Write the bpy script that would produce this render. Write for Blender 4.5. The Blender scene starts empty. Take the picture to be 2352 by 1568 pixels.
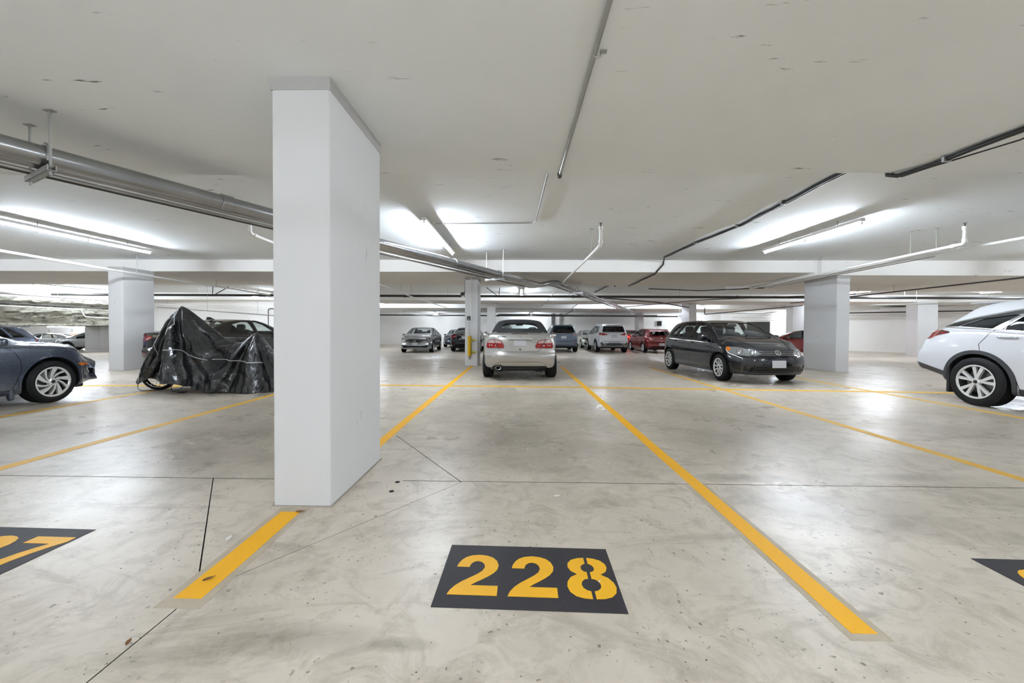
import bpy, bmesh, math, random
import numpy as np
from mathutils import Vector, Matrix
from mathutils.bvhtree import BVHTree
from mathutils.geometry import delaunay_2d_cdt

random.seed(7)
SC = bpy.context.scene
COL = SC.collection
PI = math.pi

# ------------------------------------------------------------------ camera
cam_data = bpy.data.cameras.new('camera')
cam = bpy.data.objects.new('camera', cam_data)
COL.objects.link(cam)
cam_data.sensor_fit = 'HORIZONTAL'
cam_data.sensor_width = 36.0
cam_data.lens = 36.0 * 890.0 / 2352.0          # about 13.6 mm, an ultra-wide lens
cam_data.shift_x = 0.00135
cam_data.shift_y = -0.00661
cam_data.clip_start = 0.05
cam_data.clip_end = 200
cam.matrix_world = (Matrix.Translation((0, 0, 1.2)) @ Matrix.Rotation(math.radians(1.1), 4, 'Z')
                    @ Matrix.Rotation(math.radians(89.0), 4, 'X') @ Matrix.Rotation(math.radians(0.28), 4, 'Z'))
SC.camera = cam

# ------------------------------------------------------------------ world, exposure
world = bpy.data.worlds.new('world')
SC.world = world
world.use_nodes = True
world.node_tree.nodes['Background'].inputs[0].default_value = (0.9, 0.95, 1.0, 1)
world.node_tree.nodes['Background'].inputs[1].default_value = 0.05
SC.view_settings.view_transform = 'Standard'
SC.view_settings.look = 'None'
SC.view_settings.gamma = 1.0
SC.view_settings.use_curve_mapping = False
SC.view_settings.exposure = 0.0
TUBE_STRENGTH = 345.0                            # every fluorescent tube in the garage
try:
    cy = SC.cycles
    cy.use_denoising = True
    cy.max_bounces = 7
    cy.diffuse_bounces = 5
    cy.glossy_bounces = 3
    cy.transmission_bounces = 4
    cy.transparent_max_bounces = 12
    cy.caustics_reflective = False
    cy.caustics_refractive = False
    cy.sample_clamp_indirect = 4.0
    cy.use_light_tree = True
    cy.use_adaptive_sampling = True
    cy.adaptive_threshold = 0.15
    cy.adaptive_min_samples = 16
except Exception:
    pass

# ------------------------------------------------------------------ materials
def lin(c):
    def f(v):
        v = v / 255.0
        return v / 12.92 if v <= 0.04045 else ((v + 0.055) / 1.055) ** 2.4
    return tuple(f(v) for v in c)

MATS = {}
def pmat(name, rgb, rough=0.5, metal=0.0, spec=0.5, coat=0.0, emit=None, var=0.0, vscale=6.0, bump=0.0, bscale=60.0, flake=0.0):
    """Principled material; rgb is sRGB 0-255; optional colour variation, bump and paint flake."""
    if name in MATS:
        return MATS[name]
    m = bpy.data.materials.new(name)
    m.use_nodes = True
    nt = m.node_tree
    b = nt.nodes['Principled BSDF']
    c = lin(rgb)
    b.inputs['Base Color'].default_value = (*c, 1)
    b.inputs['Roughness'].default_value = rough
    b.inputs['Metallic'].default_value = metal
    b.inputs['Specular IOR Level'].default_value = spec
    b.inputs['Coat Weight'].default_value = coat
    b.inputs['Coat Roughness'].default_value = 0.03
    if emit:
        b.inputs['Emission Color'].default_value = (*lin(emit[0]), 1)
        b.inputs['Emission Strength'].default_value = emit[1]
    tc = None
    if var or bump or flake:
        tc = nt.nodes.new('ShaderNodeTexCoord')
    if var:
        n = nt.nodes.new('ShaderNodeTexNoise')
        n.inputs['Scale'].default_value = vscale
        n.inputs['Detail'].default_value = 5
        nt.links.new(tc.outputs['Object'], n.inputs['Vector'])
        mx = nt.nodes.new('ShaderNodeMix'); mx.data_type = 'RGBA'
        mx.inputs[6].default_value = (*[v * (1 - var) for v in c], 1)
        mx.inputs[7].default_value = (*[min(1, v * (1 + var)) for v in c], 1)
        nt.links.new(n.outputs[0], mx.inputs[0])
        nt.links.new(mx.outputs[2], b.inputs['Base Color'])
    if flake:
        n = nt.nodes.new('ShaderNodeTexNoise')
        n.inputs['Scale'].default_value = 260
        n.inputs['Detail'].default_value = 2
        nt.links.new(tc.outputs['Object'], n.inputs['Vector'])
        mr = nt.nodes.new('ShaderNodeMapRange')
        mr.inputs[1].default_value = 0.35; mr.inputs[2].default_value = 0.75
        mr.inputs[3].default_value = max(0.02, rough - flake); mr.inputs[4].default_value = rough + flake
        nt.links.new(n.outputs[0], mr.inputs[0])
        nt.links.new(mr.outputs[0], b.inputs['Roughness'])
    if bump:
        n = nt.nodes.new('ShaderNodeTexNoise')
        n.inputs['Scale'].default_value = bscale
        n.inputs['Detail'].default_value = 4
        nt.links.new(tc.outputs['Object'], n.inputs['Vector'])
        bp = nt.nodes.new('ShaderNodeBump')
        bp.inputs['Strength'].default_value = bump
        bp.inputs['Distance'].default_value = 0.01
        nt.links.new(n.outputs[0], bp.inputs['Height'])
        nt.links.new(bp.outputs[0], b.inputs['Normal'])
    MATS[name] = m
    return m

def glass_mat(name, tint, refl=1.0):
    """Thin pane: tinted see-through plus a fresnel mirror layer."""
    if name in MATS:
        return MATS[name]
    m = bpy.data.materials.new(name)
    m.use_nodes = True
    nt = m.node_tree
    nt.nodes.remove(nt.nodes['Principled BSDF'])
    out = nt.nodes['Material Output']
    t = nt.nodes.new('ShaderNodeBsdfTransparent')
    t.inputs[0].default_value = (*tint, 1)
    g = nt.nodes.new('ShaderNodeBsdfGlossy')
    g.inputs['Roughness'].default_value = 0.02
    g.inputs[0].default_value = (0.9, 0.95, 1, 1)
    fr = nt.nodes.new('ShaderNodeLayerWeight')
    fr.inputs[0].default_value = 0.5
    pw = nt.nodes.new('ShaderNodeMath'); pw.operation = 'POWER'; pw.inputs[1].default_value = 4.0
    nt.links.new(fr.outputs['Facing'], pw.inputs[0])
    mu = nt.nodes.new('ShaderNodeMath'); mu.operation = 'MULTIPLY_ADD'
    mu.inputs[1].default_value = 0.9 * refl; mu.inputs[2].default_value = 0.045 * refl
    mx = nt.nodes.new('ShaderNodeMixShader')
    nt.links.new(pw.outputs[0], mu.inputs[0])
    nt.links.new(mu.outputs[0], mx.inputs[0])
    nt.links.new(t.outputs[0], mx.inputs[1])
    nt.links.new(g.outputs[0], mx.inputs[2])
    nt.links.new(mx.outputs[0], out.inputs['Surface'])
    MATS[name] = m
    return m

# ------------------------------------------------------------------ mesh builder
class MB:
    def __init__(self):
        self.v = []; self.f = []; self.m = []
    def add(self, vs, fs, mi=0):
        o = len(self.v)
        self.v += [tuple(p) for p in vs]
        self.f += [tuple(i + o for i in f) for f in fs]
        self.m += [mi] * len(fs)
        return self
    def box(self, x0, x1, y0, y1, z0, z1, mi=0, rot=None, at=None):
        vs = [(x, y, z) for z in (z0, z1) for y in (y0, y1) for x in (x0, x1)]
        if rot is not None:
            vs = [tuple(rot @ Vector(p)) for p in vs]
        if at is not None:
            vs = [(p[0] + at[0], p[1] + at[1], p[2] + at[2]) for p in vs]
        fs = [(0, 2, 3, 1), (4, 5, 7, 6), (0, 1, 5, 4), (1, 3, 7, 5), (3, 2, 6, 7), (2, 0, 4, 6)]
        return self.add(vs, fs, mi)
    def tube(self, pts, r, n=10, mi=0, caps=True, rs=None):
        pts = [Vector(p) for p in pts]
        rings = []
        up = Vector((0, 0, 1))
        prev = None
        for i, p in enumerate(pts):
            if i == 0: d = pts[1] - p
            elif i == len(pts) - 1: d = p - pts[i - 1]
            else: d = (pts[i + 1] - p).normalized() + (p - pts[i - 1]).normalized()
            d.normalize()
            if prev is None:
                a = d.cross(up)
                if a.length < 1e-3: a = d.cross(Vector((1, 0, 0)))
            else:
                a = prev - d * prev.dot(d)
            a.normalize(); prev = a
            b = d.cross(a)
            k = 1.0
            if 0 < i < len(pts) - 1:
                c = (pts[i + 1] - p).normalized().dot((p - pts[i - 1]).normalized())
                k = min(1.5, 1 / max(0.5, math.sqrt((1 + c) / 2)))
            rr = rs[i] if rs else r
            rings.append([p + (a * math.cos(t) + b * math.sin(t)) * rr * (k if False else 1) for t in [2 * PI * j / n for j in range(n)]])
        vs = [q for R in rings for q in R]
        fs = []
        for i in range(len(rings) - 1):
            for j in range(n):
                k2 = (j + 1) % n
                fs.append((i * n + j, i * n + k2, (i + 1) * n + k2, (i + 1) * n + j))
        if caps:
            fs.append(tuple(range(n - 1, -1, -1)))
            fs.append(tuple((len(rings) - 1) * n + j for j in range(n)))
        return self.add(vs, fs, mi)
    def lathe(self, prof, n=32, axis='Z', mi=0, at=(0, 0, 0), closed=False):
        """prof: (radius, height) list turned about the axis."""
        vs = []; fs = []
        for (r, h) in prof:
            for j in range(n):
                t = 2 * PI * j / n
                a, b = r * math.cos(t), r * math.sin(t)
                p = {'Z': (a, b, h), 'Y': (a, h, b), 'X': (h, a, b)}[axis]
                vs.append((p[0] + at[0], p[1] + at[1], p[2] + at[2]))
        m = len(prof)
        for i in range(m if closed else m - 1):
            i2 = (i + 1) % m
            for j in range(n):
                k = (j + 1) % n
                q = (i * n + j, i * n + k, i2 * n + k, i2 * n + j)
                fs.append(q if axis != 'Y' else q[::-1])
        return self.add(vs, fs, mi)
    def prism(self, poly, z0, z1, mi=0, f=None):
        """2D polygon extruded between z0 and z1; f maps (u, v, w) to 3D."""
        f = f or (lambda u, v, w: (u, v, w))
        n = len(poly)
        a = sum(poly[i][0] * poly[(i + 1) % n][1] - poly[(i + 1) % n][0] * poly[i][1] for i in range(n))
        if a < 0: poly = poly[::-1]
        vs = [f(p[0], p[1], z0) for p in poly] + [f(p[0], p[1], z1) for p in poly]
        fs = [tuple(range(n - 1, -1, -1)), tuple(range(n, 2 * n))]
        fs += [(i, (i + 1) % n, n + (i + 1) % n, n + i) for i in range(n)]
        return self.add(vs, fs, mi)
    def rbox(self, c, s, e=0.35, nu=16, nv=10, mi=0, rot=None):
        """rounded box: a superquadric with half sizes s about c."""
        def pw(v): return math.copysign(abs(v) ** e, v)
        vs = []; fs = []
        for i in range(nv + 1):
            ph = -PI / 2 + PI * i / nv
            for j in range(nu):
                t = 2 * PI * j / nu
                p = Vector((s[0] * pw(math.cos(ph)) * pw(math.cos(t)), s[1] * pw(math.cos(ph)) * pw(math.sin(t)), s[2] * pw(math.sin(ph))))
                if rot is not None: p = rot @ p
                vs.append((p[0] + c[0], p[1] + c[1], p[2] + c[2]))
        for i in range(nv):
            for j in range(nu):
                k = (j + 1) % nu
                fs.append((i * nu + j, i * nu + k, (i + 1) * nu + k, (i + 1) * nu + j))
        return self.add(vs, fs, mi)
    def mesh(self, name, mats, smooth=40):
        me = bpy.data.meshes.new(name)
        me.from_pydata(self.v, [], self.f)
        for m in (mats if isinstance(mats, (list, tuple)) else [mats]):
            me.materials.append(m)
        if any(self.m):
            me.polygons.foreach_set('material_index', self.m)
        if smooth:
            me.shade_smooth()
            me.set_sharp_from_angle(angle=math.radians(smooth))
        me.update()
        return me
    def build(self, name, mats, parent=None, smooth=40, loc=None):
        o = bpy.data.objects.new(name, self.mesh(name, mats, smooth))
        COL.objects.link(o)
        if parent is not None: o.parent = parent
        if loc is not None: o.location = loc
        return o

def tag(o, label=None, cat=None, group=None, kind=None):
    if label: o['label'] = label
    if cat: o['category'] = cat
    if group: o['group'] = group
    if kind: o['kind'] = kind
    return o

def empty(name, loc=(0, 0, 0), rz=0.0):
    o = bpy.data.objects.new(name, None)
    COL.objects.link(o)
    o.location = loc
    o.rotation_euler = (0, 0, rz)
    o.empty_display_size = 0.2
    return o

def copy_tree(o, parent=None):
    c = o.copy()
    COL.objects.link(c)
    c.parent = parent
    for ch in list(o.children):
        copy_tree(ch, c)
    return c

def boolean_cut(me, cutters, solver='MANIFOLD'):
    """returns me minus every cutter mesh, one after the other."""
    o = bpy.data.objects.new('cut_tmp', me)
    COL.objects.link(o)
    tmp = []
    for cm in cutters:
        c = bpy.data.objects.new('cutter_tmp', cm)
        COL.objects.link(c)
        tmp.append(c)
        md = o.modifiers.new('b', 'BOOLEAN')
        md.operation = 'DIFFERENCE'
        md.solver = solver
        md.object = c
    dg = bpy.context.evaluated_depsgraph_get()
    dg.update()
    r = bpy.data.meshes.new_from_object(o.evaluated_get(dg))
    for c in tmp + [o]:
        d = c.data
        bpy.data.objects.remove(c)
        if d.users == 0: bpy.data.meshes.remove(d)
    return r

# ------------------------------------------------------------------ surface materials
def concrete_floor():
    m = bpy.data.materials.new('polished_concrete')
    m.use_nodes = True
    nt = m.node_tree; N = nt.nodes; L = nt.links
    b = N['Principled BSDF']
    tc = N.new('ShaderNodeTexCoord')
    def noise(scale, det=6, rough=0.55, vec=None, dist=0.0):
        n = N.new('ShaderNodeTexNoise')
        n.inputs['Scale'].default_value = scale; n.inputs['Detail'].default_value = det
        n.inputs['Roughness'].default_value = rough; n.inputs['Distortion'].default_value = dist
        L.new(vec or tc.outputs['Object'], n.inputs['Vector'])
        return n.outputs[0]
    def ramp(src, a, bb, lo=0.0, hi=1.0):
        r = N.new('ShaderNodeMapRange')
        r.inputs[1].default_value = a; r.inputs[2].default_value = bb
        r.inputs[3].default_value = lo; r.inputs[4].default_value = hi
        L.new(src, r.inputs[0]); return r.outputs[0]
    def mix(f, c0, c1, blend='MIX'):
        x = N.new('ShaderNodeMix'); x.data_type = 'RGBA'; x.blend_type = blend
        for s, i in ((f, 0), (c0, 6), (c1, 7)):
            if isinstance(s, float): x.inputs[i].default_value = s
            elif isinstance(s, tuple): x.inputs[i].default_value = (*s, 1)
            else: L.new(s, x.inputs[i])
        return x.outputs[2]
    def mth(op, a, bb):
        x = N.new('ShaderNodeMath'); x.operation = op
        for s, i in ((a, 0), (bb, 1)):
            if isinstance(s, (int, float)): x.inputs[i].default_value = s
            else: L.new(s, x.inputs[i])
        return x.outputs[0]
    base = mix(ramp(noise(0.55, 6), 0.35, 0.66), lin((220, 208, 193)), lin((188, 177, 160)))
    base = mix(ramp(noise(2.3, 9, 0.68), 0.36, 0.70, 0.0, 0.7), base, lin((224, 212, 198)))
    base = mix(ramp(noise(4.6, 9, 0.72, None, 0.8), 0.48, 0.70, 0.0, 0.7), base, lin((156, 145, 127)))
    # trowel swirls and dirty smears
    mp = N.new('ShaderNodeMapping'); mp.inputs['Scale'].default_value = (0.35, 1.0, 1.0)
    mp.inputs['Rotation'].default_value = (0, 0, 0.5)
    L.new(tc.outputs['Object'], mp.inputs['Vector'])
    base = mix(ramp(noise(2.0, 8, 0.7, mp.outputs[0], 2.2), 0.54, 0.74, 0.0, 0.72), base, lin((138, 128, 111)))
    mp2 = N.new('ShaderNodeMapping'); mp2.inputs['Scale'].default_value = (1.0, 0.22, 1.0)
    mp2.inputs['Rotation'].default_value = (0, 0, -0.12)
    L.new(tc.outputs['Object'], mp2.inputs['Vector'])
    tyre_marks = mth('MULTIPLY', ramp(noise(1.6, 5, 0.6, mp2.outputs[0], 0.6), 0.60, 0.70), ramp(noise(9, 6, 0.75), 0.42, 0.62))
    base = mix(mth('MULTIPLY', tyre_marks, 0.45), base, lin((112, 106, 96)))
    # dark worn and oily areas: soft blobs at the places where cars stand
    sep = N.new('ShaderNodeSeparateXYZ'); L.new(tc.outputs['Object'], sep.inputs[0])
    wob = noise(1.25, 9, 0.62, None, 0.4)
    total = None
    for (x, y, rx, ry, s) in STAINS:
        dx = mth('DIVIDE', mth('SUBTRACT', sep.outputs[0], x), rx)
        dy = mth('DIVIDE', mth('SUBTRACT', sep.outputs[1], y), ry)
        d = mth('ADD', mth('MULTIPLY', dx, dx), mth('MULTIPLY', dy, dy))
        d = mth('ADD', d, mth('MULTIPLY', mth('SUBTRACT', wob, 0.5), 3.4))
        k = ramp(d, 1.35, -0.35, 0.0, s)
        total = k if total is None else mth('MAXIMUM', total, k)
    base = mix(total, base, lin((104, 97, 82)))
    # specks of grit
    sp = ramp(noise(34, 2, 0.5), 0.655, 0.70)
    sp = mth('MULTIPLY', sp, ramp(noise(3.0, 3), 0.45, 0.58))
    base = mix(mth('MULTIPLY', sp, 0.75), base, lin((84, 76, 64)))
    sp2 = ramp(noise(70, 1, 0.5), 0.76, 0.78)
    base = mix(mth('MULTIPLY', sp2, 0.5), base, lin((226, 222, 214)))
    L.new(base, b.inputs['Base Color'])
    rg = ramp(noise(1.1, 6, 0.6), 0.3, 0.7, 0.26, 0.42)
    rg = mth('SUBTRACT', rg, mth('MULTIPLY', total, 0.12))
    L.new(rg, b.inputs['Roughness'])
    b.inputs['Specular IOR Level'].default_value = 0.5
    bp = N.new('ShaderNodeBump'); bp.inputs['Strength'].default_value = 0.12; bp.inputs['Distance'].default_value = 0.01
    L.new(noise(16, 8, 0.7), bp.inputs['Height']); L.new(bp.outputs[0], b.inputs['Normal'])
    return m

# places where traffic and leaks have darkened the slab: x, y, half sizes, strength
STAINS = [(0.0, 5.4, 1.35, 2.4, 0.42), (-3.0, 5.2, 1.35, 2.3, 0.40), (2.75, 5.2, 1.3, 2.4, 0.36), (5.6, 5.5, 1.3, 2.4, 0.30), (-0.1, 10.8, 1.4, 1.6, 0.35), (-3.2, 10.3, 1.3, 2.0, 0.3),
          (0.1, 4.0, 0.75, 0.85, 0.55), (0.9, 3.6, 0.9, 0.6, 0.3), (2.1, 4.3, 0.7, 1.0, 0.42), (-3.0, 3.9, 1.3, 1.2, 0.5),
          (-5.5, 4.2, 1.8, 0.5, 0.35), (0.0, 6.0, 1.2, 1.6, 0.25), (5.6, 9.6, 1.5, 2.0, 0.75), (0.0, 9.6, 1.1, 1.2, 0.6),
          (-0.85, 1.46, 0.34, 0.08, 0.38), (-0.45, 1.44, 0.16, 0.035, 0.5), (2.2, 2.6, 0.8, 0.35, 0.4), (3.3, 2.3, 0.9, 0.1, 0.3), (-8.3, 6.3, 1.3, 2.4, 0.75),
          (-5.8, 7.0, 1.6, 0.8, 0.7), (8.6, 6.4, 1.4, 2.3, 0.6), (-3.4, 5.9, 1.4, 0.4, 0.35), (4.9, 4.6, 1.2, 0.5, 0.25),
          (3.1, 3.2, 0.5, 0.10, 0.6), (1.8, 3.15, 0.5, 0.09, 0.5), (-5.0, 17.5, 2.0, 1.2, 0.3), (1.5, 14.0, 3.0, 0.8, 0.3)]

def painted_concrete(name, rgb, scuff=0.5, stretch=(0.5, 3.0, 1.0), rough=0.75):
    m = bpy.data.materials.new(name)
    m.use_nodes = True
    nt = m.node_tree; N = nt.nodes; L = nt.links
    b = N['Principled BSDF']; b.inputs['Roughness'].default_value = rough
    b.inputs['Specular IOR Level'].default_value = 0.3
    tc = N.new('ShaderNodeTexCoord')
    c = lin(rgb)
    n = N.new('ShaderNodeTexNoise'); n.inputs['Scale'].default_value = 0.8; n.inputs['Detail'].default_value = 6
    L.new(tc.outputs['Object'], n.inputs['Vector'])
    mx = N.new('ShaderNodeMix'); mx.data_type = 'RGBA'
    mx.inputs[6].default_value = (*[v * 0.93 for v in c], 1); mx.inputs[7].default_value = (*[min(1, v * 1.05) for v in c], 1)
    L.new(n.outputs[0], mx.inputs[0])
    last = mx.outputs[2]
    if scuff:
        mp = N.new('ShaderNodeMapping'); mp.inputs['Scale'].default_value = stretch
        L.new(tc.outputs['Object'], mp.inputs['Vector'])
        w = N.new('ShaderNodeTexNoise'); w.inputs['Scale'].default_value = 5.0; w.inputs['Detail'].default_value = 5
        w.inputs['Roughness'].default_value = 0.62
        L.new(mp.outputs[0], w.inputs['Vector'])
        r = N.new('ShaderNodeMapRange'); r.inputs[1].default_value = 0.655; r.inputs[2].default_value = 0.71
        L.new(w.outputs[0], r.inputs[0])
        w2 = N.new('ShaderNodeTexNoise'); w2.inputs['Scale'].default_value = 1.2
        L.new(tc.outputs['Object'], w2.inputs['Vector'])
        r2 = N.new('ShaderNodeMapRange'); r2.inputs[1].default_value = 0.46; r2.inputs[2].default_value = 0.58
        L.new(w2.outputs[0], r2.inputs[0])
        mu = N.new('ShaderNodeMath'); mu.operation = 'MULTIPLY'
        L.new(r.outputs[0], mu.inputs[0]); L.new(r2.outputs[0], mu.inputs[1])
        mu2 = N.new('ShaderNodeMath'); mu2.operation = 'MULTIPLY'; mu2.inputs[1].default_value = scuff
        L.new(mu.outputs[0], mu2.inputs[0])
        m2 = N.new('ShaderNodeMix'); m2.data_type = 'RGBA'
        m2.inputs[7].default_value = (*lin((70, 66, 60)), 1)
        L.new(mu2.outputs[0], m2.inputs[0]); L.new(last, m2.inputs[6])
        last = m2.outputs[2]
    L.new(last, b.inputs['Base Color'])
    bp = N.new('ShaderNodeBump'); bp.inputs['Strength'].default_value = 0.10; bp.inputs['Distance'].default_value = 0.01
    n3 = N.new('ShaderNodeTexNoise'); n3.inputs['Scale'].default_value = 14; n3.inputs['Detail'].default_value = 6
    L.new(tc.outputs['Object'], n3.inputs['Vector'])
    L.new(n3.outputs[0], bp.inputs['Height']); L.new(bp.outputs[0], b.inputs['Normal'])
    return m

def worn_paint(name, rgb, wear, under, scale=9.0):
    m = bpy.data.materials.new(name)
    m.use_nodes = True
    nt = m.node_tree; N = nt.nodes; L = nt.links
    b = N['Principled BSDF']; b.inputs['Roughness'].default_value = 0.55; b.inputs['Specular IOR Level'].default_value = 0.3
    tc = N.new('ShaderNodeTexCoord')
    n = N.new('ShaderNodeTexNoise'); n.inputs['Scale'].default_value = scale; n.inputs['Detail'].default_value = 8
    n.inputs['Roughness'].default_value = 0.7
    L.new(tc.outputs['Object'], n.inputs['Vector'])
    r = N.new('ShaderNodeMapRange'); r.inputs[1].default_value = 0.62 - wear * 0.3; r.inputs[2].default_value = 0.80
    r.inputs[4].default_value = 0.15 + wear
    L.new(n.outputs[0], r.inputs[0])
    n2 = N.new('ShaderNodeTexNoise'); n2.inputs['Scale'].default_value = 60; n2.inputs['Detail'].default_value = 2
    L.new(tc.outputs['Object'], n2.inputs['Vector'])
    r2 = N.new('ShaderNodeMapRange'); r2.inputs[1].default_value = 0.70; r2.inputs[2].default_value = 0.74; r2.inputs[4].default_value = 0.6
    L.new(n2.outputs[0], r2.inputs[0])
    mxm = N.new('ShaderNodeMath'); mxm.operation = 'MAXIMUM'
    L.new(r.outputs[0], mxm.inputs[0]); L.new(r2.outputs[0], mxm.inputs[1])
    mx = N.new('ShaderNodeMix'); mx.data_type = 'RGBA'
    mx.inputs[6].default_value = (*lin(rgb), 1); mx.inputs[7].default_value = (*lin(under), 1)
    L.new(mxm.outputs[0], mx.inputs[0]); L.new(mx.outputs[2], b.inputs['Base Color'])
    return m

M_FLOOR = concrete_floor()
M_CEIL = painted_concrete('ceiling_paint', (238, 242, 244), 0.95)
M_WHITE = painted_concrete('column_white_paint', (208, 207, 207), 0.25, (2, 2, 0.7))
M_WALL = painted_concrete('wall_white_paint', (242, 240, 237), 0.2, (1, 1, 0.7))
M_BEAM = painted_concrete('beam_paint', (241, 238, 234), 0.2)
M_COLLAR = pmat('collar_paint', (172, 170, 168), 0.8, var=0.06)
M_YELLOW = worn_paint('yellow_line_paint', (246, 182, 22), 0.04, (206, 160, 60))
M_YELLOW_OLD = worn_paint('worn_yellow_line_paint', (226, 176, 64), 0.45, (186, 168, 120), 5.0)
M_STENCIL = worn_paint('black_stencil_paint', (50, 48, 53), 0.05, (96, 93, 92), 14.0)
M_GHOST = worn_paint('old_line_residue', (184, 171, 150), 0.6, (208, 195, 177), 7.0)
M_DIGIT = pmat('yellow_digit_paint', (246, 184, 24), 0.5, var=0.06, vscale=9)
M_TUBE = pmat('lit_fluorescent_tube', (255, 255, 255), 0.4, emit=((232, 243, 255), TUBE_STRENGTH))
M_BATTEN = pmat('white_lamp_housing', (232, 232, 230), 0.4)
M_STEEL = pmat('galvanised_steel', (168, 168, 166), 0.38, metal=0.85, var=0.15, vscale=5)
M_PIPEDK = pmat('dull_steel_pipe', (165, 166, 167), 0.24, metal=0.9, var=0.25, vscale=3, bump=0.06, bscale=12)
M_CABLE = pmat('black_cable', (26, 26, 27), 0.5)
M_DARKPIPE = pmat('dark_pipe', (66, 64, 62), 0.5, metal=0.3)
M_WPIPE = pmat('white_pipe', (222, 221, 217), 0.4)
M_BLACKPL = pmat('black_plastic', (22, 22, 23), 0.45)
# ================================================================== the garage itself
FAR_Z = -0.20
def floor_z(y):
    """the slab falls a little beyond the first two rows of bays"""
    if y < 12.6: return 0.0
    return FAR_Z * min(1.0, (y - 12.6) / 9.4)

X0, X1, YB = -36.0, 27.5, -12.0
def structure(o, label=None):
    tag(o, label, None, None, 'structure'); return o

def build_floor():
    b = MB().box(X0, X1, YB, 12.6, -0.25, 0)
    cuts = []
    def groove(p, q, w=0.009, d=0.014):
        p = Vector((*p, 0)); q = Vector((*q, 0)); t = (q - p).normalized(); n = Vector((-t.y, t.x, 0)) * w / 2
        vs = [p + n, p - n, q - n, q + n]
        c = MB().add([(v.x, v.y, -d) for v in vs] + [(v.x, v.y, 0.05) for v in vs],
                     [(0, 3, 2, 1), (4, 5, 6, 7), (0, 1, 5, 4), (1, 2, 6, 5), (2, 3, 7, 6), (3, 0, 4, 7)][::1])
        me = c.mesh('groove', M_FLOOR, 0)
        bmm = bmesh.new(); bmm.from_mesh(me); bmesh.ops.recalc_face_normals(bmm, faces=bmm.faces); bmm.to_mesh(me); bmm.free()
        cuts.append(me)
    groove((X0 + 0.1, 3.07), (-1.9, 3.0), 0.009)
    groove((-0.9, 3.0), (X1 - 0.1, 3.03), 0.008)
    groove((-2.41, 3.006), (-1.445, 1.70), 0.0065)
    groove((-1.455, YB + 0.1), (-1.445, 1.70), 0.0055)
    groove((-1.445, 1.70), (-0.435, 2.985), 0.003)
    groove((-0.435, 2.985), (-1.34, 4.25), 0.007)
    me = boolean_cut(b.mesh('floor', M_FLOOR, 0), cuts)
    while len(me.materials) > 1: me.materials.pop(index=len(me.materials) - 1)
    me.materials.append(pmat('joint_dirt', (62, 56, 48), 0.95))
    me.polygons.foreach_set('material_index', [1 if -0.2 < p.center.z < -0.002 else 0 for p in me.polygons])
    o = bpy.data.objects.new('floor', me); COL.objects.link(o)
    structure(o, 'polished concrete parking floor with saw-cut joints and stains')
    m = MB()
    ys = [12.6, 22.0, 36.0]; zs = [0, FAR_Z, FAR_Z]
    vs = []
    for y, z in zip(ys, zs):
        vs += [(X0, y, z), (X1, y, z), (X0, y, z - 0.25), (X1, y, z - 0.25)]
    fs = []
    for i in range(2):
        a = i * 4; c = a + 4
        fs += [(a, a + 1, c + 1, c), (a + 2, c + 2, c + 3, a + 3), (a, c, c + 2, a + 2), (a + 1, a + 3, c + 3, c + 1)]
    fs += [(0, 2, 3, 1), (8, 9, 11, 10)]
    m.add(vs, fs)
    structure(m.build('floor', M_FLOOR, smooth=0), 'concrete drive aisle falling gently away past the bays')
build_floor()

def slab(name, x0, x1, y0, y1, z0, z1, mat, label=None):
    return structure(MB().box(x0, x1, y0, y1, z0, z1).build(name, mat, smooth=0), label)
ZT = 3.5
slab('ceiling', X0, X1, YB, 14.6, 3.12, ZT, M_CEIL, 'scuffed white concrete ceiling between the drop beams')
slab('beam', X0, X1, -4.6, 4.16, 2.84, 3.13, M_CEIL, 'broad lowered ceiling band above the nearest bays')
slab('beam', X0, 8.25, 11.0, 14.55, 2.785, 3.13, M_BEAM, 'white concrete beam across the garage over the middle columns')
slab('beam', 8.25, X1, 10.98, 15.6, 2.71, 3.13, M_BEAM, 'deeper white beam section above the right hand column')
slab('ceiling', X0, X1, 14.55, 20.1, 2.97, ZT, M_CEIL)
slab('beam', X0, X1, 20.0, 22.9, 2.61, ZT, M_BEAM, 'second white beam, over the row of far columns')
slab('ceiling', X0, X1, 22.85, 25.1, 2.78, ZT, M_CEIL)
slab('beam', X0, X1, 25.0, 28.8, 2.47, ZT, M_BEAM, 'third white beam, short of the back wall')
slab('ceiling', X0, X1, 28.75, 36.0, 2.40, ZT, M_CEIL)
slab('wall_back', -12.3, 16.4, 31.5, 31.8, -0.6, 2.6, M_WALL, 'white painted back wall beyond the parked cars')
slab('wall_left', -22.3, -12.0, 21.0, 21.25, -0.6, 3.1, M_WALL, 'white wall behind the covered motorcycle and black sedan')
slab('wall_left', -12.25, -12.0, 21.2, 31.8, -0.6, 3.1, M_WALL)
slab('wall_left', X0, -20.6, 26.8, 27.1, -0.6, 3.1, M_WALL, 'far left white wall carrying the faded orange lettering')
slab('wall_left', X0 - 0.3, X0, YB, 36, -0.6, ZT, M_WALL)
slab('wall_right', X1, X1 + 0.3, YB, 36, -0.6, ZT, M_WALL)
slab('wall_front', X0, X1, YB - 0.3, YB, -0.6, ZT, M_WALL)
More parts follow.
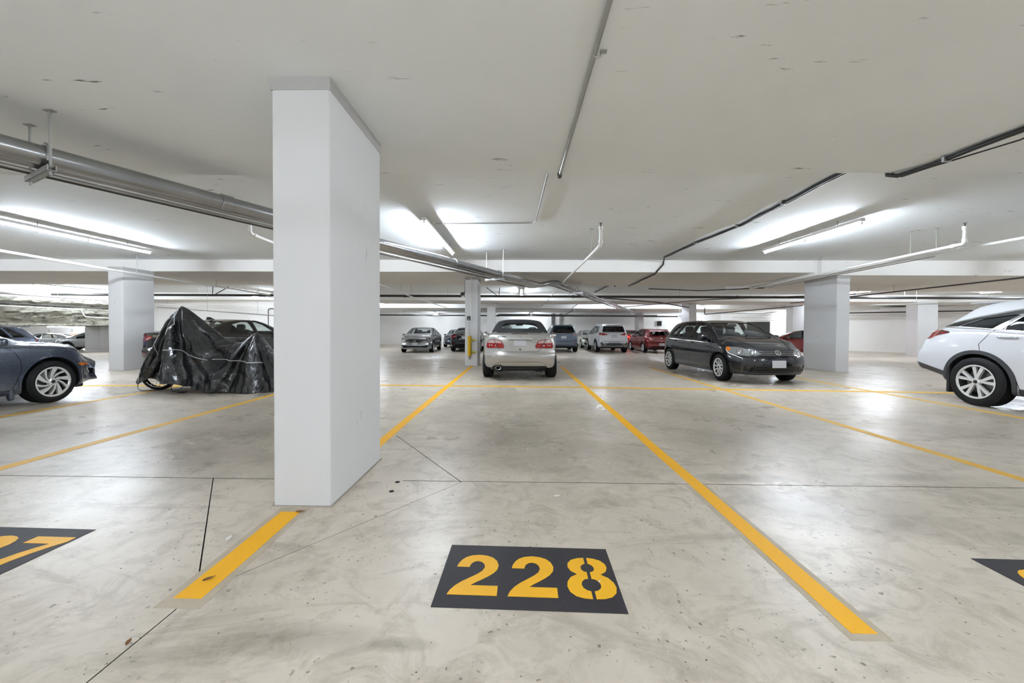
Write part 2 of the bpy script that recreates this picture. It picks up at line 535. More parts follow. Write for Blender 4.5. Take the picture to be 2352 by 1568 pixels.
def oblique_wall():
    a = Vector((16.2, 31.6)); b = Vector((X1 + 0.2, 20.3)); t = (b - a).normalized(); n = Vector((-t.y, t.x)) * 0.25
    poly = [tuple(a), tuple(b), tuple(b + n), tuple(a + n)]
    structure(MB().prism(poly, -0.6, 2.6).build('wall_right', M_WALL, smooth=0), 'slanted white wall at the right end of the aisle')
    t3 = Vector((t.x, t.y, 0)); nn = Vector((n.x, n.y, 0)).normalized()
    m = MB()
    p = Vector((17.6, 30.16, 0)) - nn * 0.02
    q = p + t3 * 1.5
    for (z0, z1) in ((-0.3, 1.75),):
        m.add([(p.x, p.y, z0), (q.x, q.y, z0), (q.x, q.y, z1), (p.x, p.y, z1)] + [(v.x + nn.x * .05, v.y + nn.y * .05, z) for z in (z0, z1) for v in (p, q)][:0], [(0, 1, 2, 3)])
    structure(m.build('door_1', pmat('dark_doorway', (38, 37, 36), 0.8), smooth=0), 'dark doorway at the end of the right aisle')
    m = MB(); p2 = Vector((15.9, 31.9, 0)); 
    for s0, s1, z0, z1 in ((0.2, 15.2, 1.86, 2.02),):
        a3 = Vector((a.x, a.y, 0)) + t3 * s0 - nn * 0.0; b3 = Vector((a.x, a.y, 0)) + t3 * s1
        c = [a3, b3, b3 - nn * 0.1, a3 - nn * 0.1]
        m.add([(v.x, v.y, z0) for v in c] + [(v.x, v.y, z1) for v in c], [(0, 1, 2, 3), (7, 6, 5, 4), (0, 4, 5, 1), (1, 5, 6, 2), (2, 6, 7, 3), (3, 7, 4, 0)])
    structure(m.build('trim_1', M_BEAM, smooth=0), 'pale ledge along the top of the slanted wall')
oblique_wall()

# fireproofed low soffit over the ramp on the far left
def soffit():
    m = bpy.data.materials.new('sprayed_fireproofing')
    m.use_nodes = True
    nt = m.node_tree; N = nt.nodes; L = nt.links
    b = N['Principled BSDF']; b.inputs['Roughness'].default_value = 0.95
    tc = N.new('ShaderNodeTexCoord')
    n = N.new('ShaderNodeTexNoise'); n.inputs['Scale'].default_value = 3.0; n.inputs['Detail'].default_value = 10; n.inputs['Roughness'].default_value = 0.7
    n.inputs['Distortion'].default_value = 2.0
    mp = N.new('ShaderNodeMapping'); mp.inputs['Scale'].default_value = (1, 0.35, 1.2)
    L.new(tc.outputs['Object'], mp.inputs['Vector']); L.new(mp.outputs[0], n.inputs['Vector'])
    r = N.new('ShaderNodeValToRGB')
    r.color_ramp.elements[0].position = 0.36; r.color_ramp.elements[0].color = (*lin((74, 71, 62)), 1)
    r.color_ramp.elements[1].position = 0.56; r.color_ramp.elements[1].color = (*lin((172, 169, 155)), 1)
    L.new(n.outputs[0], r.inputs[0]); L.new(r.outputs[0], b.inputs['Base Color'])
    bp = N.new('ShaderNodeBump'); bp.inputs['Strength'].default_value = 0.9; bp.inputs['Distance'].default_value = 0.06
    L.new(n.outputs[0], bp.inputs['Height']); L.new(bp.outputs[0], b.inputs['Normal'])
    mb = MB(); ny, nz = 70, 14
    rnd = random.Random(3)
    vs = []
    for i in range(ny + 1):
        for j in range(nz + 1):
            k = rnd.uniform(-0.05, 0.05)
            z = 1.19 + 1.19 * j / nz
            vs.append((-20.5 + k - (0.3 * (1 - j / nz) ** 3), 10.0 + 16.6 * i / ny, z + rnd.uniform(-.02, .02)))
    fs = [(i * (nz + 1) + j, (i + 1) * (nz + 1) + j, (i + 1) * (nz + 1) + j + 1, i * (nz + 1) + j + 1) for i in range(ny) for j in range(nz)]
    mb.add(vs, fs)
    mb.box(-22.9, -20.65, 10.0, 26.6, 1.22, 2.36)
    o = mb.build('beam', m, smooth=60)
    structure(o, 'low soffit with mottled sprayed fireproofing over the left ramp')
    slab('wall_left', -21.2, -20.9, 10.0, 26.6, 2.33, 3.12, M_WALL, 'white upstand wall above the fireproofed soffit')
soffit()

# ------------------------------------------------------------------ columns
def column(x0, x1, y0, y1, z0, z1, label, collar=True):
    o = MB().box(x0, x1, y0, y1, z0, z1).build('column', M_WHITE, smooth=0)
    bv = o.modifiers.new('edge', 'BEVEL'); bv.width = 0.012; bv.segments = 2
    structure(o, label)
    if collar:
        e = 0.004
        c = MB().box(x0 - e, x1 + e, y0 - e, y1 + e, z1 - 0.09, z1 - 0.001).build('collar', M_COLLAR, o, smooth=0)
        c['label'] = 'unpainted grey top of column'
        e = 0.012
        g = MB().box(x0 - e, x1 + e, y0 - e, y1 + e, -0.005, 0.007).build('base_grout', pmat('base_grout', (168, 160, 146), 0.9, var=0.2, vscale=20), o, smooth=0)
        g['label'] = 'rough grout line at the foot of the column'
    return o
column(-1.63, -1.245, 2.545, 3.48, -0.01, 2.845, 'big white rectangular concrete column nearest the camera')
column(-1.67, -1.27, 12.15, 13.05, -0.01, 2.79, 'slim white column carrying the yellow tube guard, behind the open bay')
column(8.93, 9.29, 11.05, 12.3, -0.01, 2.72, 'white column right of the dark hatchback')
column(-11.0, -10.6, 10.2, 11.1, -0.01, 2.79, 'white column left of the covered motorcycle')
column(-1.72, -1.29, 21.4, 22.3, -0.4, 2.62, 'far white column seen just left of the silver convertible', False)
column(9.35, 9.75, 21.4, 22.35, -0.4, 2.62, 'far white column rising behind the dark hatchback', False)
column(9.12, 9.52, 29.6, 30.5, -0.4, 2.41, 'small white column between the white SUV and the red hatchback', False)
column(16.9, 17.95, 24.2, 24.8, -0.4, 2.79, 'broad white pier behind the nose of the dark hatchback', False)
column(20.1, 21.1, 19.9, 20.5, -0.4, 2.62, 'white column left of the white crossover', False)
column(-22.85, -22.0, 20.0, 20.55, -0.4, 1.24, 'short white pier under the fireproofed soffit')

# ------------------------------------------------------------------ painted lines and bay numbers
def stripe(path, w, mat, label, z=0.0025, end=None):
    """a flat ribbon of road paint along a path of points"""
    m = MB(); vs = []; n = len(path)
    for i, p in enumerate(path):
        a = Vector(path[max(0, i - 1)]); b = Vector(path[min(n - 1, i + 1)])
        t = (b - a).normalized(); s = Vector((-t.y, t.x)) * w / 2
        p = Vector(p)
        if end == 'square' : s = Vector((w / 2 * (1 if s.x > 0 else -1), 0)) if abs(t.y) > abs(t.x) else s
        vs += [(p.x + s.x, p.y + s.y, z), (p.x - s.x, p.y - s.y, z)]
    top = len(vs)
    vs += [(v[0], v[1], -0.004) for v in vs]
    fs = []
    for i in range(n - 1):
        a, b, c, d = 2 * i, 2 * i + 1, 2 * i + 3, 2 * i + 2
        fs += [(a, b, c, d), (a, d, d + top, a + top), (b, b + top, c + top, c)]
    fs += [(0, top, top + 1, 1), (top - 2, top - 1, 2 * top - 1, 2 * top - 2)]
    m.add(vs, fs)
    o = m.build('floor_marking', mat, smooth=0)
    tag(o, label, 'line', None, 'structure')
    return o
def subdiv(p, q, n, jig=0.0):
    r = random.Random(int(p[0] * 100))
    return [(p[0] + (q[0] - p[0]) * i / n + r.uniform(-jig, jig), p[1] + (q[1] - p[1]) * i / n) for i in range(n + 1)]
stripe(subdiv((1.377, 1.535), (1.362, 12.1), 14, 0.004), 0.102, M_YELLOW, 'yellow bay line right of number 228', end='square')
stripe([(-1.45, 1.60), (-1.455, 1.95), (-1.462, 2.2), (-1.468, 2.52)], 0.20, M_GHOST, 'brownish residue of an older line around the short yellow line', z=0.0012, end='square')
stripe([(1.374, 1.50), (1.374, 2.2), (1.372, 3.0)], 0.165, M_GHOST, 'brownish residue of an older line beside the yellow line right of number 228', z=0.0012, end='square')
stripe([(-1.452, 1.66), (-1.455, 1.95), (-1.462, 2.2), (-1.468, 2.465)], 0.125, M_YELLOW, 'short yellow bay line ending at the near column', end='square')
stripe(subdiv((-1.43, 3.52), (-1.445, 12.1), 10, 0.004), 0.10, M_YELLOW, 'yellow bay line running from the near column to the slim column', end='square')
stripe(subdiv((4.07, 1.6), (4.07, 12.1), 10, 0.01), 0.10, M_YELLOW_OLD, 'worn yellow bay line under the dark hatchback', end='square')
stripe(subdiv((6.92, 1.6), (6.92, 12.1), 10, 0.01), 0.10, M_YELLOW_OLD, 'yellow bay line beside the white crossover', end='square')
stripe(subdiv((-4.33, 1.6), (-4.33, 12.1), 10, 0.012), 0.11, M_YELLOW_OLD, 'worn yellow bay line in front of the covered motorcycle', end='square')
stripe(subdiv((-6.78, 1.6), (-6.78, 12.1), 10, 0.01), 0.10, M_YELLOW_OLD, 'yellow bay line beside the grey coupe', end='square')
stripe([(-9.6, 7.50), (-8.6, 7.60), (-5.0, 7.85), (-2.8, 7.97), (0, 7.92), (2.2, 7.83), (6.2, 7.66), (9.5, 7.5)], 0.16, M_YELLOW_OLD, 'long thin yellow line crossing the heads of the bays', z=0.002)

GLYPH = {
 '2': [[(.05,.66),(.07,.75),(.12,.84),(.2,.92),(.32,.975),(.5,1),(.68,.98),(.82,.93),(.92,.84),(.97,.72),(.95,.61),(.88,.52),(.78,.44),(.64,.35),(.52,.28),(.43,.215),(1,.215),(1,0),(0,0),(.04,.1),(.12,.2),(.24,.3),(.4,.4),(.54,.49),(.63,.57),(.67,.66),(.65,.74),(.59,.8),(.5,.825),(.42,.81),(.36,.76),(.335,.7),(.33,.66)]],
 '7': [[(0,1),(1,1),(1,.85),(.86,.68),(.74,.48),(.65,.25),(.61,0),(.28,0),(.33,.24),(.43,.47),(.56,.65),(.69,.78),(0,.78)]],
 '8': [[(.465,1),(.32,.985),(.17,.93),(.085,.84),(.07,.74),(.12,.64),(.25,.56),(.1,.48),(.02,.37),(0,.26),(.04,.14),(.15,.05),(.3,.01),(.465,0),(.465,.165),(.39,.185),(.325,.235),(.3,.31),(.325,.385),(.39,.44),(.465,.455),(.465,.615),(.4,.635),(.36,.68),(.355,.74),(.38,.79),(.43,.825),(.465,.835)]],
 '9': [[(.465,1),(.32,.985),(.14,.92),(.03,.8),(.02,.64),(.1,.5),(.24,.42),(.38,.39),(.465,.39),(.465,.56),(.39,.58),(.34,.64),(.335,.73),(.38,.8),(.43,.825),(.465,.835)],
       [(.535,1),(.7,.985),(.87,.92),(.97,.78),(1,.58),(.98,.36),(.88,.16),(.72,.04),(.52,0),(.3,.02),(.14,.1),(.06,.24),(.36,.27),(.42,.2),(.52,.17),(.61,.2),(.67,.29),(.68,.43),(.6,.4),(.535,.39),(.535,.56),(.6,.58),(.66,.64),(.665,.73),(.62,.8),(.57,.825),(.535,.835)]],
}
GLYPH['8'].append([(1 - u, v) for (u, v) in GLYPH['8'][0]])
def bay_number(text, x, y, label):
    root = empty('bay_number', (x, y, 0), math.radians(-1.3))
    tag(root, label, 'bay number')
    MB().box(-0.42, 0.42, -0.238, 0.238, -0.004, 0.0022).build('background_panel', M_STENCIL, root, smooth=0)
    for i, ch in enumerate(text):
        m = MB()
        dw = 0.226
        off = -0.368 + i * 0.2745
        for poly in GLYPH[ch]:
            m.prism([(off + u * dw, -0.158 + v * 0.308) for (u, v) in poly], -0.002, 0.0034)
        m.build('digit', M_DIGIT, root, smooth=0)
bay_number('228', 0.056, 1.865, 'bay number 228 in yellow stencil on a black rectangle')
bay_number('227', -2.905, 1.985, 'partly visible bay number ending in 7, on black at the left edge')
bay_number('229', 2.80, 1.815, 'corner of a black bay number rectangle at the right edge')

# ------------------------------------------------------------------ fluorescent lamps
def tube_lamp(x, y0, y1, z, label, zc=3.12, along='Y', group=None, tubes=2):
    root = empty('fluorescent_lamp', (x, (y0 + y1) / 2, z) if along == 'Y' else ((y0 + y1) / 2, x, z), 0 if along == 'Y' else -PI / 2)
    tag(root, label, 'light', group)
    h = (y1 - y0) / 2
    m = MB().box(-0.035, 0.035, -h, h, 0.03, 0.075)
    m.box(-0.05, 0.05, -h, h, 0.022, 0.032)
    m.build('housing', M_BATTEN, root, smooth=0)
    n = tubes
    L = 2 * h / n
    for i in range(n):
        a = -h + i * L + 0.03; b = -h + (i + 1) * L - 0.03
        MB().tube([(0, a, 0.0), (0, b, 0.0)], 0.02, 8).build('tube', M_TUBE, root)
        for q in (a - 0.012, b - 0.006):
            MB().box(-0.014, 0.014, q, q + 0.018, -0.024, 0.03).build('socket', M_BATTEN, root, smooth=0)
    if zc - z > 0.09:
        for q in (-h * 0.6, h * 0.6):
            MB().tube([(0, q, 0.075), (0, q, zc - z + 0.01)], 0.008, 6).build('hanger', M_STEEL, root)
    return root
tube_lamp(-8.86, 6.45, 9.2, 2.96, 'lit fluorescent batten at the left, above the grey coupe')
tube_lamp(-1.58, 6.45, 9.3, 2.96, 'lit fluorescent batten just right of the near column')
tube_lamp(5.65, 6.5, 9.05, 2.96, 'lit fluorescent batten above the dark hatchback bay')
tube_lamp(12.9, 6.5, 9.05, 2.96, 'lit fluorescent batten out of sight above the white crossover')
ORD = ['first', 'second', 'third', 'fourth', 'fifth', 'sixth']
HID = 'fluorescent battens of the row behind the camera'
for i, x in enumerate((-16.2, -8.9, -1.6, 5.65, 12.9, 20.0)):
    tube_lamp(x, -7.6, -5.0, 2.96, ORD[i] + ' fluorescent batten from the left in the row over the aisle behind the camera', group=HID)
for i, x in enumerate((-12.5, -5.2, 2.0, 9.3)):  # extra row out of view, hung low to brighten the near ceiling
    tube_lamp(x, -2.9, -0.3, 2.42, ORD[i] + ' low-hung fluorescent batten from the left, added unseen behind the camera to light the near ceiling', zc=2.84, group='fluorescent battens added low behind the camera for the near ceiling')
tube_lamp(-16.2, 6.5, 9.05, 2.96, 'lit fluorescent batten out of sight at the far left of the near bays')
tube_lamp(20.0, 6.5, 9.05, 2.96, 'lit fluorescent batten out of sight at the far right of the near bays')
tube_lamp(15.75, 16.3, 18.75, 2.93, 'bright tube lamp just right of the right hand column', zc=2.97)
tube_lamp(21.5, 16.0, 18.5, 2.93, 'bright tube lamp above the white crossover at the right edge', zc=2.97)
tube_lamp(0.14, 17.0, 19.4, 2.86, 'tube lamp seen end on above the silver convertible', zc=2.97)
tube_lamp(-8.6, 23.2, 24.7, 2.68, 'small far tube lamp beside the near column at half height', zc=2.78, tubes=1)
tube_lamp(-6.4, 29.2, 30.6, 2.30, 'tiny far tube lamp above the silver sedan', zc=2.40, tubes=1)
tube_lamp(5.2, 22.95, 25.0, 2.68, 'short far tube lamp above the white SUV', zc=2.78, tubes=1)
tube_lamp(-12.55, 18.0, 19.9, 2.62, 'tube lamp by the left wall behind the black sedan', zc=2.97)
tube_lamp(-19.7, 15.4, 18.9, 2.86, 'long bright tube lamp above the fireproofed soffit', zc=2.97)
tube_lamp(24.6, -30.6, -28.0, 1.13, 'glowing tube lamp low under the soffit by the orange lettering', zc=3.12, along='X')
tube_lamp(20.0, -31.5, -28.9, 2.6, 'unseen tube lamp added behind the fireproofed soffit to brighten the ramp', zc=3.12, along='X')  # added out of view to lighten the dark zone past the soffit
tube_lamp(15.5, -27.5, -24.9, 2.6, 'nearer unseen tube lamp added behind the fireproofed soffit to brighten the ramp', zc=3.12, along='X')  # second added lamp, also kept out of view by the soffit
tube_lamp(11.7, 24.0, 24.9, 2.62, 'tiny bright tube lamp above the dark hatchback roof', zc=2.78, tubes=1)
tube_lamp(13.2, 29.3, 31.0, 2.28, 'far tube lamp right of the small column', zc=2.40, tubes=1)
tube_lamp(18.4, 26.2, 28.2, 2.30, 'tube lamp washing the ceiling above the broad pier', zc=2.47, tubes=1)
tube_lamp(1.0, 29.0, 31.0, 2.28, 'far tube lamp against the back wall above the convertible roof', zc=2.40, tubes=1)

for i, x in enumerate((-5.2, 8.6, 18.6)):  # added lamps, hidden by the beam, that brighten the far walls
    tube_lamp(23.25, x - 0.65, x + 0.65, 2.735, ORD[i] + ' fluorescent batten from the left of those added unseen behind the second beam to light the back walls', zc=2.78, along='X', group='fluorescent battens added behind the second beam for the back walls', tubes=1)
# ================================================================== cars
def pchip(pts, xs):
    """smooth interpolation through (x, y) points without overshoot"""
    p = np.array(sorted(pts), float)
    x, y = p[:, 0], p[:, 1]
    if len(x) == 1: return np.full(len(xs), y[0])
    h = np.diff(x); d = np.diff(y) / h
    m = np.zeros(len(x))
    for i in range(1, len(x) - 1):
        if d[i - 1] * d[i] > 0:
            w1 = 2 * h[i] + h[i - 1]; w2 = h[i] + 2 * h[i - 1]
            m[i] = (w1 + w2) / (w1 / d[i - 1] + w2 / d[i])
    m[0] = d[0]; m[-1] = d[-1]
    xs = np.clip(xs, x[0], x[-1])
    i = np.clip(np.searchsorted(x, xs) - 1, 0, len(x) - 2)
    t = (xs - x[i]) / h[i]
    return ((2 * t**3 - 3 * t**2 + 1) * y[i] + (t**3 - 2 * t**2 + t) * h[i] * m[i]
            + (-2 * t**3 + 3 * t**2) * y[i + 1] + (t**3 - t**2) * h[i] * m[i + 1])

def loft(S, inset=0.0, xa=None, xb=None, nx=80, zfloor=None, sub=4):
    """closed body shell from a spec of curves along x; returns verts, faces"""
    xr, xf = S['x']
    a = xr if xa is None else xa
    b = xf if xb is None else xb
    t = np.linspace(0, 1, nx)
    xs = a + (b - a) * (0.55 * (0.5 - 0.5 * np.cos(PI * t)) + 0.45 * t)
    top = pchip(S['top'], xs) - inset
    belt = pchip(S['belt'], xs)
    w = pchip(S['wid'], xs) - inset
    wr = pchip(S['roofw'], xs) - inset
    bot = pchip(S['bot'], xs) if zfloor is None else np.full(nx, zfloor)
    crown = np.minimum(S.get('crown', 0.05), np.maximum(0.015, (top - belt) * 0.45))
    belt = np.minimum(belt, top - crown - 0.012)
    belt = np.maximum(belt, bot + 0.1)
    mid = bot + 0.58 * (belt - bot)
    tuck = S.get('tuck', 0.05)
    sh = S.get('shoulder', 0.05)
    z = lambda v: v
    ctl = [(0 * w, bot), (w - tuck - 0.09, bot), (w - tuck - 0.012, bot + 0.018), (w - tuck * 0.55, bot + 0.12 * (belt - bot)),
           (w - 0.012, bot + 0.33 * (belt - bot)), (w, mid), (w - 0.012, bot + 0.82 * (belt - bot)),
           (w - sh * 0.55, belt - 0.02), (w - sh, belt + 0.012)]
    e = top - crown
    up = e - belt
    ctl += [((w - sh) + (wr - (w - sh)) * 0.36 + 0.012 * np.clip(up / 0.3, 0, 1), belt + 0.4 * up),
            ((w - sh) + (wr - (w - sh)) * 0.80 + 0.012 * np.clip(up / 0.3, 0, 1), belt + 0.82 * up),
            (wr - 0.015, e + crown * 0.22), (wr * 0.86, e + crown * 0.60), (wr * 0.5, e + crown * 0.92), (0 * w, top)]
    K = len(ctl)
    P = np.array([[c[0], c[1]] for c in ctl])            # K,2,nx
    P = np.transpose(P, (2, 0, 1))                        # nx,K,2
    ext0 = P[:, 1:2].copy(); ext0[:, :, 0] *= -1
    ext1 = P[:, K - 2:K - 1].copy(); ext1[:, :, 0] *= -1
    Q = np.concatenate([ext0, P, ext1], 1)
    half = []
    for k in range(K - 1):
        p0, p1, p2, p3 = Q[:, k], Q[:, k + 1], Q[:, k + 2], Q[:, k + 3]
        l01 = np.linalg.norm(p1 - p0, axis=1) + 1e-5; l12 = np.linalg.norm(p2 - p1, axis=1) + 1e-5; l23 = np.linalg.norm(p3 - p2, axis=1) + 1e-5
        m1 = (p2 - p0) / (l01 + l12)[:, None] * l12[:, None]
        m2 = (p3 - p1) / (l12 + l23)[:, None] * l12[:, None]
        for s in range(sub):
            u = s / sub
            half.append((2*u**3 - 3*u**2 + 1) * p1 + (u**3 - 2*u**2 + u) * m1 + (-2*u**3 + 3*u**2) * p2 + (u**3 - u**2) * m2)
    half.append(P[:, K - 1])
    half = np.array(half)                                 # nh,nx,2
    half[0, :, 0] = 0; half[-1, :, 0] = 0
    nh = len(half)
    verts = []; idx = {}
    def addv(x, y, zz):
        verts.append((x, y, zz)); return len(verts) - 1
    for i in range(nx):
        for j in range(nh):
            idx[i, j, 1] = addv(xs[i], half[j, i, 0], half[j, i, 1])
            if j in (0, nh - 1): idx[i, j, -1] = idx[i, j, 1]
            else: idx[i, j, -1] = addv(xs[i], -half[j, i, 0], half[j, i, 1])
    faces = []
    for i in range(nx - 1):
        for j in range(nh - 1):
            faces.append((idx[i, j, 1], idx[i + 1, j, 1], idx[i + 1, j + 1, 1], idx[i, j + 1, 1]))
            faces.append((idx[i, j, -1], idx[i, j + 1, -1], idx[i + 1, j + 1, -1], idx[i + 1, j, -1]))
    M = 2 * sub
    for i, flip in ((0, False), (nx - 1, True)):
        rows = []
        for j in range(sub, nh - sub):
            y = half[j, i, 0]; zz = half[j, i, 1]
            if j == sub:
                row = [idx[i, s, 1] for s in range(sub, 0, -1)] + [idx[i, 0, 1]] + [idx[i, s, -1] for s in range(1, sub + 1)]
            elif j == nh - 1 - sub:
                row = [idx[i, s, 1] for s in range(j, nh - 1)] + [idx[i, nh - 1, 1]] + [idx[i, s, -1] for s in range(nh - 2, j - 1, -1)]
            else:
                row = [idx[i, j, 1]] + [addv(xs[i], y * (1 - 2 * c / M), zz) for c in range(1, M)] + [idx[i, j, -1]]
            rows.append(row)
        for r0, r1 in zip(rows[:-1], rows[1:]):
            for c in range(M):
                q = (r0[c], r0[c + 1], r1[c + 1], r1[c])
                faces.append(q[::-1] if not flip else q)
    V = np.array(verts)
    if inset == 0.0:
        V = warp_ends(S, V)
    # faces outward?
    return V, faces

def warp_ends(S, V):
    xr, xf = S['x']
    x, y, zz = V[:, 0].copy(), V[:, 1], V[:, 2]
    for end, key, kk, sgn in ((xf, 'fprof', 'fplan', -1), (xr, 'rprof', 'rplan', 1)):
        bl = S.get('blend', 0.8)
        d = (end - x) * (1 if sgn < 0 else -1)
        t = np.clip(1 - d / bl, 0, 1); t = t * t * (3 - 2 * t)
        k, pw, W = S[kk]
        sh = pchip(S[key], zz) + k * np.abs(y / W) ** pw
        V[:, 0] = V[:, 0] + sgn * t * sh
    return V

def to_mesh(name, V, F, mats, smooth=35):
    me = bpy.data.meshes.new(name)
    me.from_pydata([tuple(v) for v in V], [], F)
    bmm = bmesh.new(); bmm.from_mesh(me)
    bmesh.ops.recalc_face_normals(bmm, faces=bmm.faces)
    bmm.to_mesh(me); bmm.free()
    for m in (mats if isinstance(mats, (list, tuple)) else [mats]): me.materials.append(m)
    me.shade_smooth()
    me.set_sharp_from_angle(angle=math.radians(smooth))
    return me

def resample(poly, step, closed=True):
    out = []
    n = len(poly)
    for i in range(n if closed else n - 1):
        a = np.array(poly[i], float); b = np.array(poly[(i + 1) % n], float)
        k = max(1, int(math.ceil(np.linalg.norm(b - a) / step)))
        for s in range(k): out.append(tuple(a + (b - a) * s / k))
    if not closed: out.append(tuple(poly[-1]))
    return out

def rounded(poly, r, n=4):
    """2D polygon with rounded corners"""
    out = []
    m = len(poly)
    for i in range(m):
        p = Vector(poly[i]); a = Vector(poly[i - 1]); b = Vector(poly[(i + 1) % m])
        la = (a - p).length; lb = (b - p).length
        k = min(r, la * 0.45, lb * 0.45)
        p0 = p + (a - p).normalized() * k; p1 = p + (b - p).normalized() * k
        for s in range(n + 1):
            t = s / n
            out.append(tuple((1 - t)**2 * p0 + 2 * t * (1 - t) * p + t * t * p1))
    return out

def grow(poly, d):
    """offset a polygon outward by about d"""
    n = len(poly)
    A = sum(poly[i][0] * poly[(i + 1) % n][1] - poly[(i + 1) % n][0] * poly[i][1] for i in range(n))
    s = 1 if A > 0 else -1
    out = []
    for i in range(n):
        p = Vector(poly[i]); a = Vector(poly[i - 1]); b = Vector(poly[(i + 1) % n])
        t1 = (p - a); t2 = (b - p)
        if t1.length < 1e-6 or t2.length < 1e-6:
            out.append(tuple(p)); continue
        t1.normalize(); t2.normalize()
        n1 = Vector((t1.y, -t1.x)) * s; n2 = Vector((t2.y, -t2.x)) * s
        nn = n1 + n2
        if nn.length < 1e-4: nn = n1
        nn.normalize()
        out.append(tuple(p + nn * d / max(0.5, nn.dot(n1))))
    return out

M_LINER = pmat('black_wheel_liner', (18, 18, 19), 0.8)
M_SEAT = pmat('dark_seat_fabric', (46, 46, 48), 0.85)
M_TYRE = pmat('tyre_rubber', (17, 17, 18), 0.65, spec=0.25, var=0.2, vscale=14, bump=0.2, bscale=120)
M_ALLOY = pmat('machined_alloy', (232, 232, 230), 0.32, metal=0.45)
M_ALLOYDK = pmat('dark_wheel_pocket', (26, 26, 27), 0.5)
M_BARREL = pmat('wheel_barrel', (58, 58, 60), 0.45, metal=0.6)
M_DISC = pmat('brake_disc', (120, 118, 116), 0.4, metal=0.8)
M_CHROME = pmat('chrome_trim', (222, 222, 222), 0.08, metal=1.0)
M_BLACK = M_LINER
M_GLOSSBK = pmat('gloss_black_trim', (12, 12, 13), 0.12, coat=0.6)
M_SEAM = pmat('panel_gap', (12, 12, 13), 0.9)
M_PLATE = pmat('plain_licence_plate', (178, 178, 182), 0.45, var=0.06, vscale=30)
M_RED = pmat('red_tail_lens', (132, 10, 16), 0.08, coat=0.8)
M_REDLIT = pmat('lit_red_tail_lens', (220, 20, 20), 0.2, emit=((255, 30, 20), 14))
M_CLEAR = pmat('clear_lamp_lens', (186, 162, 158), 0.08, coat=0.8, metal=0.2)
M_HEAD = pmat('headlamp_lens', (150, 152, 154), 0.06, metal=0.55, coat=1.0)
M_HEADDK = pmat('dark_headlamp_bezel', (50, 50, 52), 0.15, coat=0.8)
M_REFL = pmat('headlamp_reflector', (235, 236, 238), 0.05, metal=0.9)
M_AMBER = pmat('amber_lens', (214, 110, 10), 0.12, coat=0.8)
M_GRILLE = pmat('black_grille', (9, 9, 10), 0.6, spec=0.2)
M_CLAD = pmat('grey_plastic_cladding', (48, 50, 53), 0.6, bump=0.15, bscale=150)
G_CLEAR = glass_mat('clear_car_glass', (0.82, 0.88, 0.87), 1.0)
G_TINT = glass_mat('tinted_car_glass', (0.30, 0.33, 0.33), 1.0)
G_DARK = glass_mat('privacy_car_glass', (0.06, 0.07, 0.08), 1.1)

WHEEL_CACHE = {}
def blade(r0, r1, a0, a1, w0, w1, n=6, sweep=0.0):
    """a spoke outline in the wheel plane from (r0, a0) to (r1, a1)"""
    L = []; R = []
    for i in range(n + 1):
        t = i / n
        r = r0 + (r1 - r0) * t
        a = a0 + (a1 - a0) * t + sweep * math.sin(PI * t)
        w = w0 + (w1 - w0) * t
        L.append((r * math.cos(a) - w * math.sin(a) * -0.5 * -1, r * math.sin(a) + w * math.cos(a) * 0.5))
        R.append((r * math.cos(a) + w * math.sin(a) * 0.5, r * math.sin(a) - w * math.cos(a) * 0.5))
    L = [(r[0], r[1]) for r in L]
    return L + R[::-1]

